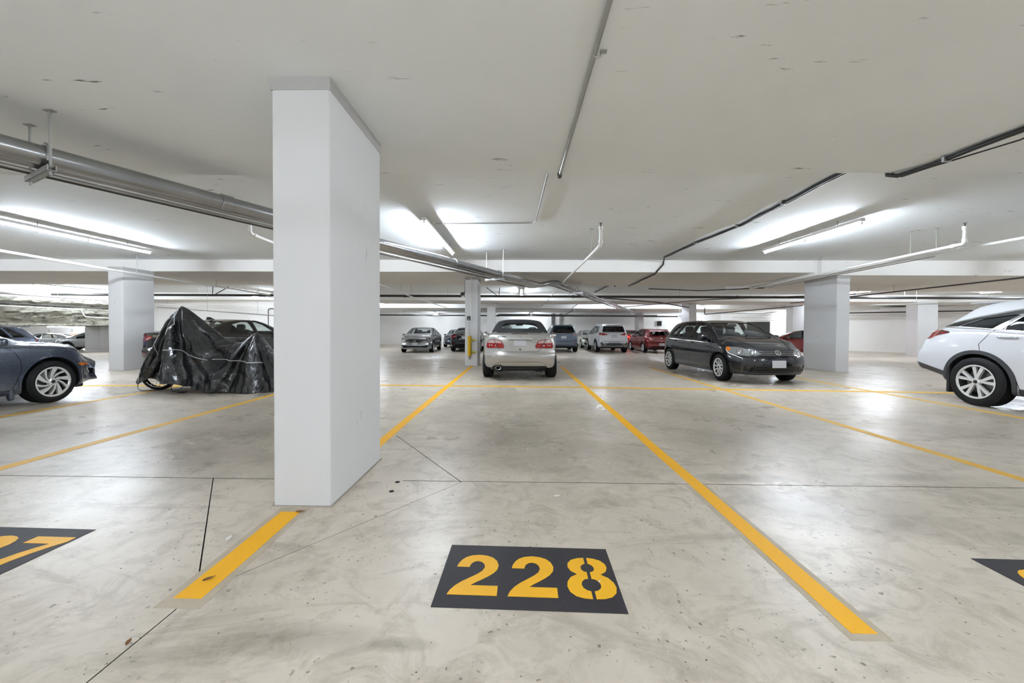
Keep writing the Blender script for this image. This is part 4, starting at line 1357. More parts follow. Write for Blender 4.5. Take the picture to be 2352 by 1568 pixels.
    lt['label'] = 'dark chrome letters CLK 430'
    # bumper, valance, exhaust
    c.seam('bumper_gap', [(0.80, 0.628), (0.4, 0.632), (-0.4, 0.632), (-0.80, 0.628)], 'B', w=0.006, off=0.001, mat=pmat('soft_shadow_gap', (120, 117, 112), 0.5, metal=0.4))
    c.seam('bumper_strip', [(0.80, 0.552), (-0.80, 0.552)], 'B', w=0.012, off=0.002, mat=pmat('bumper_strip_paint', (140, 136, 130), 0.4, metal=0.5))
    c.seam('bumper_strip', [(0.78, 0.50), (-0.78, 0.50)], 'B', w=0.006, off=0.004, mat=P_SILVER)
    c.patch('rear_apron', [(0.60, 0.347), (0.56, 0.373), (0.489, 0.414), (0.403, 0.431), (-0.406, 0.436), (-0.52, 0.413), (-0.60, 0.365), (-0.62, 0.347)], 'B', pmat('apron_paint', (172, 168, 158), 0.35, metal=0.5, coat=0.5), off=0.006, thick=0.02)
    c.seam('apron_edge', [(0.60, 0.347), (0.56, 0.373), (0.489, 0.414), (0.403, 0.431), (-0.406, 0.436), (-0.52, 0.413), (-0.60, 0.365), (-0.62, 0.347)], 'B', w=0.004, off=0.007)
    c.patch('bumper_cutout', [(0.655, 0.275), (0.60, 0.335), (0.53, 0.362), (0.43, 0.366), (0.375, 0.335), (-0.40, 0.333), (-0.60, 0.335), (-0.66, 0.275)], 'B', M_LINER, off=0.010, thick=0.03, res=0.04)
    m = MB()
    for (ra, rb) in ((1.0, 0.82),):
        k = 28; vs = []; fs = []
        for (q, x) in ((0.80, -2.02), (0.82, -2.235), (0.98, -2.24), (1.0, -2.225), (1.0, -1.85)):
            for i in range(k):
                vs.append((x, 0.485 + 0.068 * q * math.cos(2 * PI * i / k), 0.298 + 0.048 * q * math.sin(2 * PI * i / k)))
        for j in range(4):
            for i in range(k): fs.append((j * k + i, j * k + (i + 1) % k, (j + 1) * k + (i + 1) % k, (j + 1) * k + i))
        m.add(vs, fs)
        hole = MB().add([(-2.15, 0.485 + 0.06 * math.cos(2 * PI * i / k), 0.298 + 0.042 * math.sin(2 * PI * i / k)) for i in range(k)], [tuple(range(k))])
    tip = m.build('exhaust_tip', M_CHROME, c.root)
    hole.build('pipe_hole', M_LINER, tip)
    MB().rbox((-1.75, 0.1, 0.27), (0.22, 0.62, 0.07), 0.5, 20, 8).build('silencer', M_BARREL, c.root, smooth=60)
    for s in (1, -1):
        MB().box(-1.10, -1.09, s * 0.50 - 0.09, s * 0.50 + 0.09, 0.09, 0.27).build('mud_flap', pmat('grey_plastic_flap', (120, 118, 114), 0.8), c.root, smooth=0)
    c.seam('door_seam', [(-0.55, 0.98), (-0.6, 0.6), (-0.55, 0.3)], 'L', mirror=True)
    c.handle(-0.35, 0.86)
    return c
convertible()

# ================================================================== dark hatchback
def hatch_spec(**kw):
    S = dict(x=(-2.07, 2.15),
        top=[(-2.07, 0.98), (-2.01, 1.06), (-1.82, 1.205), (-1.6, 1.325), (-1.36, 1.40), (-1.0, 1.442), (-0.5, 1.458), (-0.1, 1.452), (0.25, 1.405), (0.6, 1.30), (1.05, 1.085), (1.2, 1.02), (1.5, 0.965), (1.85, 0.895), (2.05, 0.825), (2.12, 0.775), (2.15, 0.735)],
        belt=[(-2.07, 0.92), (-1.6, 0.97), (-0.5, 0.945), (0.6, 0.92), (1.1, 0.90), (1.6, 0.83), (2.15, 0.62)],
        wid=[(-2.07, 0.77), (-1.8, 0.86), (-1.3, 0.895), (0, 0.885), (1.3, 0.895), (1.75, 0.865), (2.0, 0.80), (2.15, 0.73)],
        roofw=[(-2.07, 0.66), (-1.6, 0.60), (-0.8, 0.60), (0.2, 0.60), (0.7, 0.66), (1.1, 0.74), (1.4, 0.77), (1.9, 0.74), (2.15, 0.64)],
        bot=[(-2.07, 0.34), (-1.75, 0.25), (-1.2, 0.19), (1.2, 0.19), (1.8, 0.2), (2.15, 0.21)],
        crown=0.045, tuck=0.045, shoulder=0.05, blend=0.75,
        fprof=[(0.18, 0.10), (0.28, 0.03), (0.42, 0.0), (0.55, 0.012), (0.66, 0.04), (0.74, 0.09), (0.86, 0.17)], fplan=(0.29, 2.9, 0.86),
        rprof=[(0.3, 0.08), (0.45, 0.0), (0.6, 0.02), (0.66, 0.06), (0.95, 0.08), (1.05, 0.12)], rplan=(0.22, 3, 0.86),
        wheel=(0.315, 0.215, 0.212, -1.32, 1.31, 1.545))
    S.update(kw); return S

def hatchback():
    c = Car('hatchback', 'dark blue-black hatchback parked nose out, between the bays at centre right', hatch_spec(), P_BLACK, (5.44, 10.42), -85.2, (0.935, 0.985, 0.985), nx=100)
    c.arches((-1.32, 1.31), 0.37)
    c.side_window([(-0.07, 0.972), (0.93, 0.955), (0.80, 1.045), (0.45, 1.265), (0.18, 1.365), (-0.07, 1.388)], G_CLEAR, 'front_side_window')
    c.side_window([(-0.98, 0.992), (-0.17, 0.974), (-0.17, 1.39), (-0.55, 1.388), (-0.80, 1.372)], G_CLEAR, 'rear_side_window')
    c.side_window([(-1.34, 1.035), (-1.06, 1.0), (-0.87, 1.36), (-1.05, 1.315)], G_TINT, 'quarter_window')
    c.end_window([(-0.70, 1.055), (0.70, 1.055), (0.545, 1.372), (-0.545, 1.372)], 'F', G_CLEAR, 'windscreen', xm=0.15)
    c.end_window([(-0.56, 1.07), (0.56, 1.07), (0.48, 1.31), (-0.48, 1.31)], 'B', G_CLEAR, 'rear_window', xm=-1.45)
    c.finish_body((-1.72, 1.02, 0.55))
    c.wheels('ten', steer=-0.05)
    c.underbody(0.2, 0.6, -1.8, 1.9)
    c.interior(-0.12, -0.98, 0.62, 1.20, 0.52, 0.36, dash=(0.55, 1.0, 0.99, 0.66))
    MB().rbox((0.42, 0, 1.315), (0.02, 0.12, 0.035), 0.6).build('rear_view_mirror', M_LINER, c.root, smooth=60)
    c.door_mirror(0.72, 0.835, 1.005, 0.20, 0.135)
    c.handle(-0.02, 0.865); c.handle(-0.96, 0.885)
    c.seam('door_seam', [(0.98, 0.93), (0.99, 0.60), (0.90, 0.27), (-0.08, 0.27), (-0.10, 0.60), (-0.12, 0.96)], 'L', mirror=True)
    c.seam('door_seam', [(-0.12, 0.27), (-0.82, 0.27), (-0.90, 0.42), (-1.02, 0.62), (-1.05, 0.80), (-1.02, 0.97)], 'L', mirror=True)
    c.seam('waist_line', [(1.55, 0.755), (0.9, 0.80), (0, 0.815), (-1.0, 0.825), (-1.75, 0.84)], 'L', w=0.016, mat=P_BLACK, off=0.006, mirror=True)
    c.seam('sill_trim', [(0.86, 0.235), (-0.86, 0.235)], 'L', w=0.025, mat=pmat('grey_sill_trim', (128, 130, 134), 0.3, metal=0.5), off=0.006, mirror=True)
    for x in (-1.32, 1.31):
        c.seam('arch_lip', arc(x, 0.315, 0.385, -6, 186), 'L', w=0.022, mat=P_BLACK, off=0.007, mirror=True)
    c.seam('window_trim', rounded([(-1.39, 1.02), (0.97, 0.945), (0.83, 1.045), (0.46, 1.285), (0.18, 1.388), (-0.1, 1.41), (-0.55, 1.41), (-0.88, 1.388), (-1.07, 1.335)], 0.03), 'L', w=0.02, mat=M_GLOSSBK, off=0.003, closed=True, mirror=True)
    c.patch('pillar_cover', [(-0.16, 0.98), (-0.08, 0.978), (-0.08, 1.385), (-0.16, 1.387)], 'L', M_GLOSSBK, off=0.004, mirror=True)
    # front end
    hl = [(1.66, 0.90, 0.815), (1.85, 0.80, 0.812), (2.0, 0.64, 0.772), (2.1, 0.455, 0.725), (2.13, 0.40, 0.668), (2.1, 0.46, 0.632), (2.0, 0.64, 0.622), (1.84, 0.80, 0.645), (1.70, 0.88, 0.70)]
    for s in (1, -1):
        dv = (-1, -0.62 * s, 0)
        P = [(x, s * y, z) for x, y, z in hl]
        h = c.patch('headlight', P, None, M_HEAD, off=0.005, thick=0.03, res=0.035, dirv=dv)
        for (y, z, r) in ((0.70, 0.722, 0.066), (0.53, 0.680, 0.052)): disc_on(c, 'reflector_ring', 'F', s * y, z, r, M_HEADDK, 0.009, h)
        for (y, z, r) in ((0.70, 0.722, 0.055), (0.53, 0.680, 0.042)):
            disc_on(c, 'reflector', 'F', s * y, z, r, M_REFL, 0.012, h)
        a = [(1.64, 0.90, 0.80), (1.76, 0.86, 0.80), (1.74, 0.865, 0.75), (1.69, 0.885, 0.70)]
        c.patch('turn_signal', [(x, s * y, z) for x, y, z in a], None, M_AMBER, off=0.010, thick=0.012, res=0.04, parent=h, dirv=dv)
        band = [(1.80, 0.82, 0.665), (2.0, 0.64, 0.635), (2.1, 0.46, 0.645), (2.1, 0.46, 0.662), (2.0, 0.64, 0.655), (1.82, 0.815, 0.69)]
        c.patch('lamp_trim', [(x, s * y, z) for x, y, z in band], None, M_HEAD, off=0.009, thick=0.01, res=0.05, parent=h, dirv=dv)
    c.patch('grille', [(-0.41, 0.645), (0.41, 0.645), (0.425, 0.722), (-0.425, 0.722)], 'F', M_GRILLE, off=0.004, thick=0.02, res=0.05, round_=0.01)
    for z in (0.650, 0.683, 0.718):
        c.seam('grille_bar', [(-0.40, z), (0.40, z)], 'F', w=0.009, mat=M_CHROME if z != 0.718 else M_LSTRIP, off=0.010)
    disc_on(c, 'badge_backing', 'F', 0, 0.69, 0.068, M_GLOSSBK, 0.010, dome=0.1)
    E(c, 'badge', 'F', 0, 0.69, BADGE_VW, 0.066, M_CHROME, 0.085, depth=0.020, label='round chrome badge with a V over a W')
    c.patch('lower_grille', [(-0.62, 0.27), (0.62, 0.27), (0.56, 0.395), (-0.56, 0.395)], 'F', M_GRILLE, off=0.004, thick=0.02, res=0.06, round_=0.03)
    for z in (0.30, 0.335, 0.37):
        c.seam('grille_bar', [(-0.54, z), (0.54, z)], 'F', w=0.010, mat=M_GLOSSBK, off=0.010)
    c.patch('fog_recess', [(0.62, 0.29), (0.80, 0.33), (0.82, 0.44), (0.64, 0.41)], 'F', M_GRILLE, off=0.004, thick=0.02, res=0.05, mirror=True, round_=0.02)
    for z in (0.335, 0.365, 0.395):
        c.seam('fog_bar', [(0.64, z), (0.80, z + 0.02)], 'F', w=0.008, mat=M_GLOSSBK, off=0.008, mirror=True)
    c.seam('lip_spoiler', [(-0.80, 0.235), (-0.5, 0.232), (0.5, 0.232), (0.80, 0.235)], 'F', w=0.018, mat=M_CLAD, off=0.008)
    c.plate('F', 0.455, 0.31, 0.155, 0.0, off=0.02)
    c.seam('bonnet_gap', [(0.46, 0.735), (0.2, 0.742), (-0.2, 0.742), (-0.46, 0.735)], 'F', w=0.006)
    for s in (1, -1):
        c.seam('bonnet_gap', [(1.98, s * 0.55), (1.6, s * 0.70), (1.15, s * 0.755)], 'T', w=0.006)
        c.seam('bonnet_crease', [(2.0, s * 0.36), (1.6, s * 0.50), (1.2, s * 0.58)], 'T', w=0.012, mat=P_BLACK, off=0.006)
    for y0, y1 in ((0.55, -0.02), (-0.05, -0.60)):
        m = MB(); pts = []
        for k in range(6):
            y = y0 + (y1 - y0) * k / 5
            h, n = c.hit((1.12 - 0.02 * k, y, 1.0), (0, 0, -1)); pts.append(h + n * 0.012)
        m.tube(pts, 0.008, 6); m.build('wiper', M_LINER, c.root)
    c.patch('tail_light', [(0.42, 0.76), (0.80, 0.74), (0.83, 0.92), (0.44, 0.93)], 'B', M_RED, off=0.005, thick=0.02, mirror=True, round_=0.03)
    m = MB().tube([(-1.2, 0, 1.43), (-1.36, 0, 1.56)], 0.004, 6); m.build('aerial', M_LINER, c.root)
    return c
M_LSTRIP = pmat('grey_trim_line', (112, 114, 118), 0.3, metal=0.5)
hatchback()

# ================================================================== white crossover on the right
def suv_spec(**kw):
    S = dict(x=(-2.3, 2.3),
        top=[(-2.3, 1.12), (-2.26, 1.2), (-2.12, 1.42), (-1.95, 1.60), (-1.7, 1.655), (-1.0, 1.69), (-0.2, 1.69), (0.3, 1.62), (0.7, 1.46), (1.1, 1.24), (1.25, 1.17), (1.6, 1.12), (2.0, 1.04), (2.2, 0.95), (2.3, 0.84)],
        belt=[(-2.3, 1.05), (-1.6, 1.10), (-0.5, 1.06), (0.6, 1.03), (1.2, 1.01), (1.7, 0.95), (2.3, 0.72)],
        wid=[(-2.3, 0.80), (-2.0, 0.88), (-1.3, 0.92), (0, 0.905), (1.3, 0.92), (1.9, 0.88), (2.3, 0.76)],
        roofw=[(-2.3, 0.72), (-1.8, 0.62), (-0.8, 0.62), (0.3, 0.62), (0.8, 0.70), (1.2, 0.78), (1.8, 0.79), (2.3, 0.70)],
        bot=[(-2.3, 0.42), (-1.9, 0.32), (-1.2, 0.24), (1.2, 0.24), (1.9, 0.26), (2.3, 0.30)],
        crown=0.05, tuck=0.05, shoulder=0.06, blend=0.75,
        fprof=[(0.25, 0.10), (0.4, 0.02), (0.55, 0.0), (0.8, 0.03), (0.95, 0.10), (1.1, 0.2)], fplan=(0.30, 2.8, 0.9),
        rprof=[(0.35, 0.10), (0.5, 0.01), (0.62, 0.0), (0.70, 0.06), (1.0, 0.07), (1.15, 0.09), (1.25, 0.1)], rplan=(0.20, 3.2, 0.9),
        wheel=(0.355, 0.23, 0.235, -1.34, 1.36, 1.60))
    S.update(kw); return S

def crossover():
    S = suv_spec(x=(-2.48, 2.45),
        top=[(-2.48, 1.13), (-2.40, 1.215), (-2.18, 1.285), (-2.05, 1.345), (-1.80, 1.50), (-1.66, 1.60), (-1.45, 1.655), (-0.9, 1.715), (-0.2, 1.735), (0.3, 1.65), (0.75, 1.50), (1.2, 1.25), (1.35, 1.18), (1.8, 1.11), (2.2, 0.98), (2.45, 0.82)],
        belt=[(-2.42, 1.03), (-2.1, 1.16), (-1.5, 1.185), (-0.5, 1.13), (0.6, 1.06), (1.2, 1.03), (1.8, 0.95), (2.45, 0.72)],
        wid=[(-2.48, 0.86), (-2.15, 0.905), (-1.38, 0.945), (0, 0.925), (1.4, 0.94), (2.0, 0.89), (2.45, 0.74)],
        roofw=[(-2.42, 0.70), (-2.1, 0.70), (-1.6, 0.62), (-0.8, 0.63), (0.3, 0.64), (0.8, 0.70), (1.3, 0.78), (1.8, 0.80), (2.45, 0.68)],
        bot=[(-2.42, 0.50), (-2.1, 0.42), (-1.75, 0.30), (-1.2, 0.24), (1.2, 0.24), (1.9, 0.26), (2.45, 0.30)],
        shoulder=0.075,
        rprof=[(0.4, 0.12), (0.55, 0.02), (0.66, 0.0), (0.78, 0.02), (0.9, 0.09), (1.05, 0.12), (1.2, 0.10), (1.3, 0.1)], rplan=(0.15, 3.2, 0.92),
        wheel=(0.383, 0.235, 0.262, -1.38, 1.41, 1.65))
    c = Car('crossover', 'white luxury crossover with dark arch cladding, cut off by the right edge', S, P_PEARL, (8.20, 4.90), -90, nx=100)
    c.arches((-1.38, 1.41), 0.445)
    c.side_window([(-0.18, 1.165), (0.90, 1.115), (0.75, 1.235), (0.42, 1.43), (0.1, 1.53), (-0.18, 1.555)], G_DARK, 'front_side_window')
    c.side_window([(-1.14, 1.205), (-0.26, 1.165), (-0.26, 1.555), (-0.62, 1.565), (-0.82, 1.53)], G_DARK, 'rear_side_window')
    c.side_window([(-1.72, 1.265), (-1.22, 1.225), (-0.98, 1.44), (-1.15, 1.43), (-1.45, 1.375)], G_DARK, 'quarter_window', r=0.015)
    c.end_window([(-0.72, 1.20), (0.72, 1.20), (0.58, 1.57), (-0.58, 1.57)], 'F', G_CLEAR, 'windscreen', xm=0.2)
    c.end_window([(-0.62, 1.30), (0.62, 1.30), (0.56, 1.545), (-0.56, 1.545)], 'B', G_DARK, 'rear_window', xm=-1.55)
    c.finish_body((-1.95, 1.1, 0.7))
    c.wheels('vee')
    c.underbody(0.25, 0.66, -2.0, 2.1)
    c.interior(-0.1, -1.0, 0.75, 1.38, 0.55, 0.38, dash=(0.6, 1.05, 1.12, 0.7))
    # floating roof: dark band from the side glass round to the rear glass
    c.patch('rear_window_edge', [(-2.17, 1.288), (-2.09, 1.288), (-1.90, 1.415), (-1.74, 1.53), (-1.68, 1.598), (-1.76, 1.575), (-1.93, 1.45)], 'L', M_GLOSSBK, off=0.005, mirror=True, res=0.04)
    c.patch('pillar_band', [(-2.06, 1.256), (-1.74, 1.262), (-1.46, 1.375), (-0.95, 1.45), (-0.62, 1.575), (-1.0, 1.505), (-1.5, 1.405), (-1.8, 1.325)], 'L', M_GLOSSBK, off=0.004, mirror=True, res=0.04)
    c.seam('window_trim', [(-2.09, 1.255), (-1.20, 1.208), (-0.6, 1.165), (0.95, 1.095), (0.78, 1.245), (0.44, 1.45), (0.1, 1.552), (-0.2, 1.582), (-0.62, 1.592), (-1.0, 1.518), (-1.5, 1.418), (-1.84, 1.325), (-2.09, 1.252)], 'L', w=0.012, mat=M_CHROME, off=0.006, mirror=True)
    c.seam('window_trim', [(-1.24, 1.21), (-0.92, 1.46), (-0.66, 1.585)], 'L', w=0.022, mat=M_CHROME, off=0.007, mirror=True)
    c.patch('pillar_cover', [(-0.26, 1.17), (-0.17, 1.168), (-0.17, 1.56), (-0.26, 1.56)], 'L', M_GLOSSBK, off=0.004, mirror=True)
    m = MB().rbox((-1.66, 0, 1.645), (0.24, 0.60, 0.025), 0.5, 24, 8); m.build('roof_spoiler', P_PEARL, c.root, smooth=50)
    c.seam('door_seam', [(-1.21, 1.20), (-1.28, 1.08), (-1.35, 0.98), (-1.33, 0.88), (-1.28, 0.83)], 'L', mirror=True, w=0.008)
    c.seam('door_seam', [(-0.90, 0.50), (-0.85, 0.32), (-0.2, 0.32), (-0.2, 0.7), (-0.22, 1.15)], 'L', mirror=True, w=0.008)
    c.seam('shoulder_line', [(-2.25, 1.20), (-1.9, 1.215), (-1.2, 1.175), (-0.4, 1.12), (0.8, 1.05)], 'L', w=0.014, mat=P_PEARL, off=0.006, mirror=True)
    c.handle(-1.0, 1.095, M_CHROME2, 0.26); c.handle(-0.06, 1.05, M_CHROME2, 0.26)
    tl = [(-2.42, 0.74, 1.055), (-2.43, 0.76, 1.215), (-2.15, 0.86, 1.215), (-1.84, 0.90, 1.175), (-1.81, 0.90, 1.155), (-2.05, 0.89, 1.10), (-2.30, 0.82, 1.03)]
    for s in (1, -1):
        P = [(x, s * y, z) for x, y, z in tl]
        t = c.patch('tail_light', P, None, M_RED, off=0.006, thick=0.02, res=0.035, dirv=(0.35, -s, 0))
        tip = [(-2.08, 0.87, 1.208), (-1.84, 0.90, 1.172), (-1.815, 0.90, 1.156), (-1.98, 0.89, 1.118)]
        c.patch('smoked_lens', [(x, s * y, z) for x, y, z in tip], None, pmat('smoked_red_lens', (52, 14, 20), 0.1, coat=0.8), off=0.009, thick=0.01, res=0.04, parent=t, dirv=(0.35, -s, 0))
    # arch cladding and sill
    for x in (-1.38, 1.41):
        ring = arc(x, 0.383, 0.500, -18, 192, 30) + arc(x, 0.383, 0.442, 192, -18, 30)
        c.patch('arch_cladding', ring, 'L', M_CLAD, off=0.012, thick=0.03, res=0.035, mirror=True)
    c.patch('sill_cladding', [(-0.88, 0.25), (0.92, 0.25), (0.90, 0.345), (-0.86, 0.345)], 'L', M_CLAD, off=0.012, thick=0.03, res=0.07, mirror=True)
    MB().box(-1.80, -1.76, -0.93, -0.72, 0.16, 0.60).build('mud_flap', M_LINER, c.root, smooth=0)
    low = [(-2.38, 0.60, 0.66), (-1.93, 0.90, 0.52), (-1.83, 0.91, 0.49), (-1.83, 0.91, 0.42), (-2.2, 0.78, 0.50), (-2.38, 0.60, 0.53)]
    for s in (1, -1):
        c.patch('bumper_cladding', [(x, s * y, z) for x, y, z in low], None, M_CLAD, off=0.010, thick=0.02, res=0.05, dirv=(0.6, -s, 0))
    c.door_mirror(0.78, 0.87, 1.16, 0.22, 0.16)
    c.patch('headlight', [(2.0, 0.88), (2.3, 0.80), (2.3, 0.93), (2.0, 1.0)], 'L', M_HEAD, off=0.004, mirror=True)
    return c
M_CHROME2 = pmat('silver_handle', (188, 190, 192), 0.2, metal=0.7)
crossover()

# ================================================================== sedans
def sedan_spec(**kw):
    S = dict(x=(-2.3, 2.3),
        top=[(-2.3, 1.04), (-2.2, 1.075), (-1.95, 1.10), (-1.75, 1.125), (-1.35, 1.265), (-0.95, 1.375), (-0.4, 1.42), (0.0, 1.42), (0.4, 1.36), (0.75, 1.24), (1.05, 1.105), (1.25, 1.02), (1.6, 0.965), (2.0, 0.865), (2.2, 0.76), (2.3, 0.66)],
        belt=[(-2.3, 0.97), (-1.5, 0.98), (0, 0.93), (1.0, 0.89), (1.6, 0.83), (2.3, 0.58)],
        wid=[(-2.3, 0.79), (-2.0, 0.86), (-1.32, 0.895), (0, 0.885), (1.38, 0.895), (1.9, 0.86), (2.3, 0.72)],
        roofw=[(-2.3, 0.68), (-1.7, 0.66), (-0.9, 0.575), (0, 0.585), (0.5, 0.62), (1.0, 0.71), (1.3, 0.76), (2.0, 0.74), (2.3, 0.62)],
        bot=[(-2.3, 0.36), (-1.9, 0.27), (-1.2, 0.19), (1.2, 0.19), (1.9, 0.2), (2.3, 0.22)],
        crown=0.045, tuck=0.045, shoulder=0.06, blend=0.75,
        fprof=[(0.18, 0.08), (0.28, 0.0), (0.45, 0.01), (0.6, 0.06), (0.7, 0.12), (0.85, 0.24)], fplan=(0.36, 2.5, 0.86),
        rprof=[(0.3, 0.10), (0.45, 0.01), (0.58, 0.0), (0.66, 0.04), (0.9, 0.05), (1.02, 0.03), (1.1, 0.08)], rplan=(0.24, 2.8, 0.86),
        wheel=(0.325, 0.215, 0.222, -1.33, 1.38, 1.55))
    S.update(kw); return S

def sedan_glass(c, g=None, gr=None):
    g = g or G_CLEAR; gr = gr or g
    c.side_window([(-0.10, 0.965), (0.90, 0.935), (0.72, 1.06), (0.38, 1.255), (0.1, 1.34), (-0.10, 1.355)], g, 'front_side_window')
    c.side_window([(-1.30, 1.02), (-0.19, 0.97), (-0.19, 1.355), (-0.5, 1.35), (-0.95, 1.265)], gr, 'rear_side_window')
    c.end_window([(-0.68, 1.06), (0.68, 1.06), (0.54, 1.345), (-0.54, 1.345)], 'F', g, 'windscreen', xm=0.1)
    c.end_window([(-0.60, 1.145), (0.60, 1.145), (0.52, 1.335), (-0.52, 1.335)], 'B', gr, 'rear_window', xm=-0.7)

def sedan_trim(c):
    c.seam('door_seam', [(0.98, 0.90), (1.0, 0.60), (0.88, 0.26), (-0.10, 0.26), (-0.12, 0.60), (-0.14, 0.95)], 'L', mirror=True)
    c.seam('door_seam', [(-0.14, 0.26), (-0.86, 0.26), (-0.95, 0.45), (-1.08, 0.66), (-1.1, 0.98)], 'L', mirror=True)
    c.seam('window_trim', [(-1.36, 1.01), (-0.15, 0.952), (0.96, 0.918), (0.75, 1.07), (0.39, 1.275), (0.1, 1.36), (-0.15, 1.377), (-0.5, 1.372), (-0.98, 1.284)], 'L', w=0.016, mat=M_GLOSSBK, off=0.004, closed=True, mirror=True)
    c.handle(0.0, 0.85); c.handle(-1.0, 0.87)

def front_sedan(c, low=True):
    """narrow swept lamps joined by a dark winged grille"""
    hl = [(1.80, 0.86, 0.80), (2.0, 0.70, 0.775), (2.2, 0.45, 0.725), (2.2, 0.45, 0.665), (2.05, 0.68, 0.675), (1.86, 0.82, 0.715)]
    for s in (1, -1):
        h = c.patch('headlight', [(x, s * y, z) for x, y, z in hl], None, M_HEADDK, off=0.004, thick=0.02, res=0.05, dirv=(-1, -0.6 * s, 0))
        for y, z in ((0.66, 0.725), (0.56, 0.712), (0.76, 0.745)):
            disc_on(c, 'reflector', 'F', s * y, z, 0.032, M_REFL, 0.012, h)
    c.patch('grille', [(-0.70, 0.715), (-0.42, 0.635), (-0.28, 0.575), (0.28, 0.575), (0.42, 0.635), (0.70, 0.715), (0.60, 0.748), (-0.60, 0.748)], 'F', M_GRILLE, off=0.004, thick=0.02, res=0.06)
    E(c, 'badge', 'F', 0, 0.655, BADGE_H, 0.062, M_CHROME, 0.12, depth=0.016)
    c.patch('lower_grille', [(-0.72, 0.36), (-0.62, 0.28), (-0.30, 0.315), (0.30, 0.315), (0.62, 0.28), (0.72, 0.36), (0.70, 0.44), (0.35, 0.40), (-0.35, 0.40), (-0.70, 0.44)], 'F', M_GRILLE, off=0.004, thick=0.02, res=0.06)
    c.seam('bumper_chrome', [(-0.70, 0.455), (-0.35, 0.415), (0.35, 0.415), (0.70, 0.455)], 'F', w=0.010, mat=M_LSTRIP, off=0.005)
    c.plate('F', 0.50, 0.31, 0.155, off=0.02)
    c.seam('bonnet_gap', [(0.55, 0.775), (0.2, 0.765), (-0.2, 0.765), (-0.55, 0.775)], 'F', w=0.007)

def rear_sedan(c, lit=False, badge=BADGE_H, z0=0.80):
    r = M_REDLIT if lit else M_RED
    tl = [(0.40, z0 + 0.10), (0.62, z0 + 0.02), (0.78, z0), (0.80, z0 + 0.14), (0.74, z0 + 0.18), (0.42, z0 + 0.15)]
    for t in c.patch('tail_light', tl, 'B', r, off=0.006, thick=0.02, res=0.05, mirror=True):
        pass
    c.patch('reverse_lens', [(0.44, z0 + 0.105), (0.60, z0 + 0.05), (0.60, z0 + 0.085), (0.44, z0 + 0.125)], 'B', M_CLEAR, off=0.010, thick=0.01, mirror=True)
    c.plate('B', z0 + 0.04, 0.31, 0.155)
    c.seam('boot_gap', [(0.60, 1.03), (0.58, 0.80), (0.52, 0.675), (-0.52, 0.675), (-0.58, 0.80), (-0.60, 1.03)], 'B', w=0.008)
    c.seam('boot_trim', [(-0.36, z0 + 0.16), (0.36, z0 + 0.16)], 'B', w=0.018, mat=M_CHROME, off=0.008)
    E(c, 'badge', 'B', 0, z0 + 0.21, badge, 0.045, M_CHROME, 0.14, depth=0.012, ring=badge is not BADGE_H)
    c.patch('rear_diffuser', [(-0.60, 0.38), (0.60, 0.38), (0.50, 0.46), (-0.50, 0.46)], 'B', M_GRILLE, off=0.004, round_=0.02)
    c.seam('bumper_reflector', [(0.55, 0.50), (0.74, 0.52)], 'B', w=0.03, mat=M_RED, off=0.005, mirror=True)

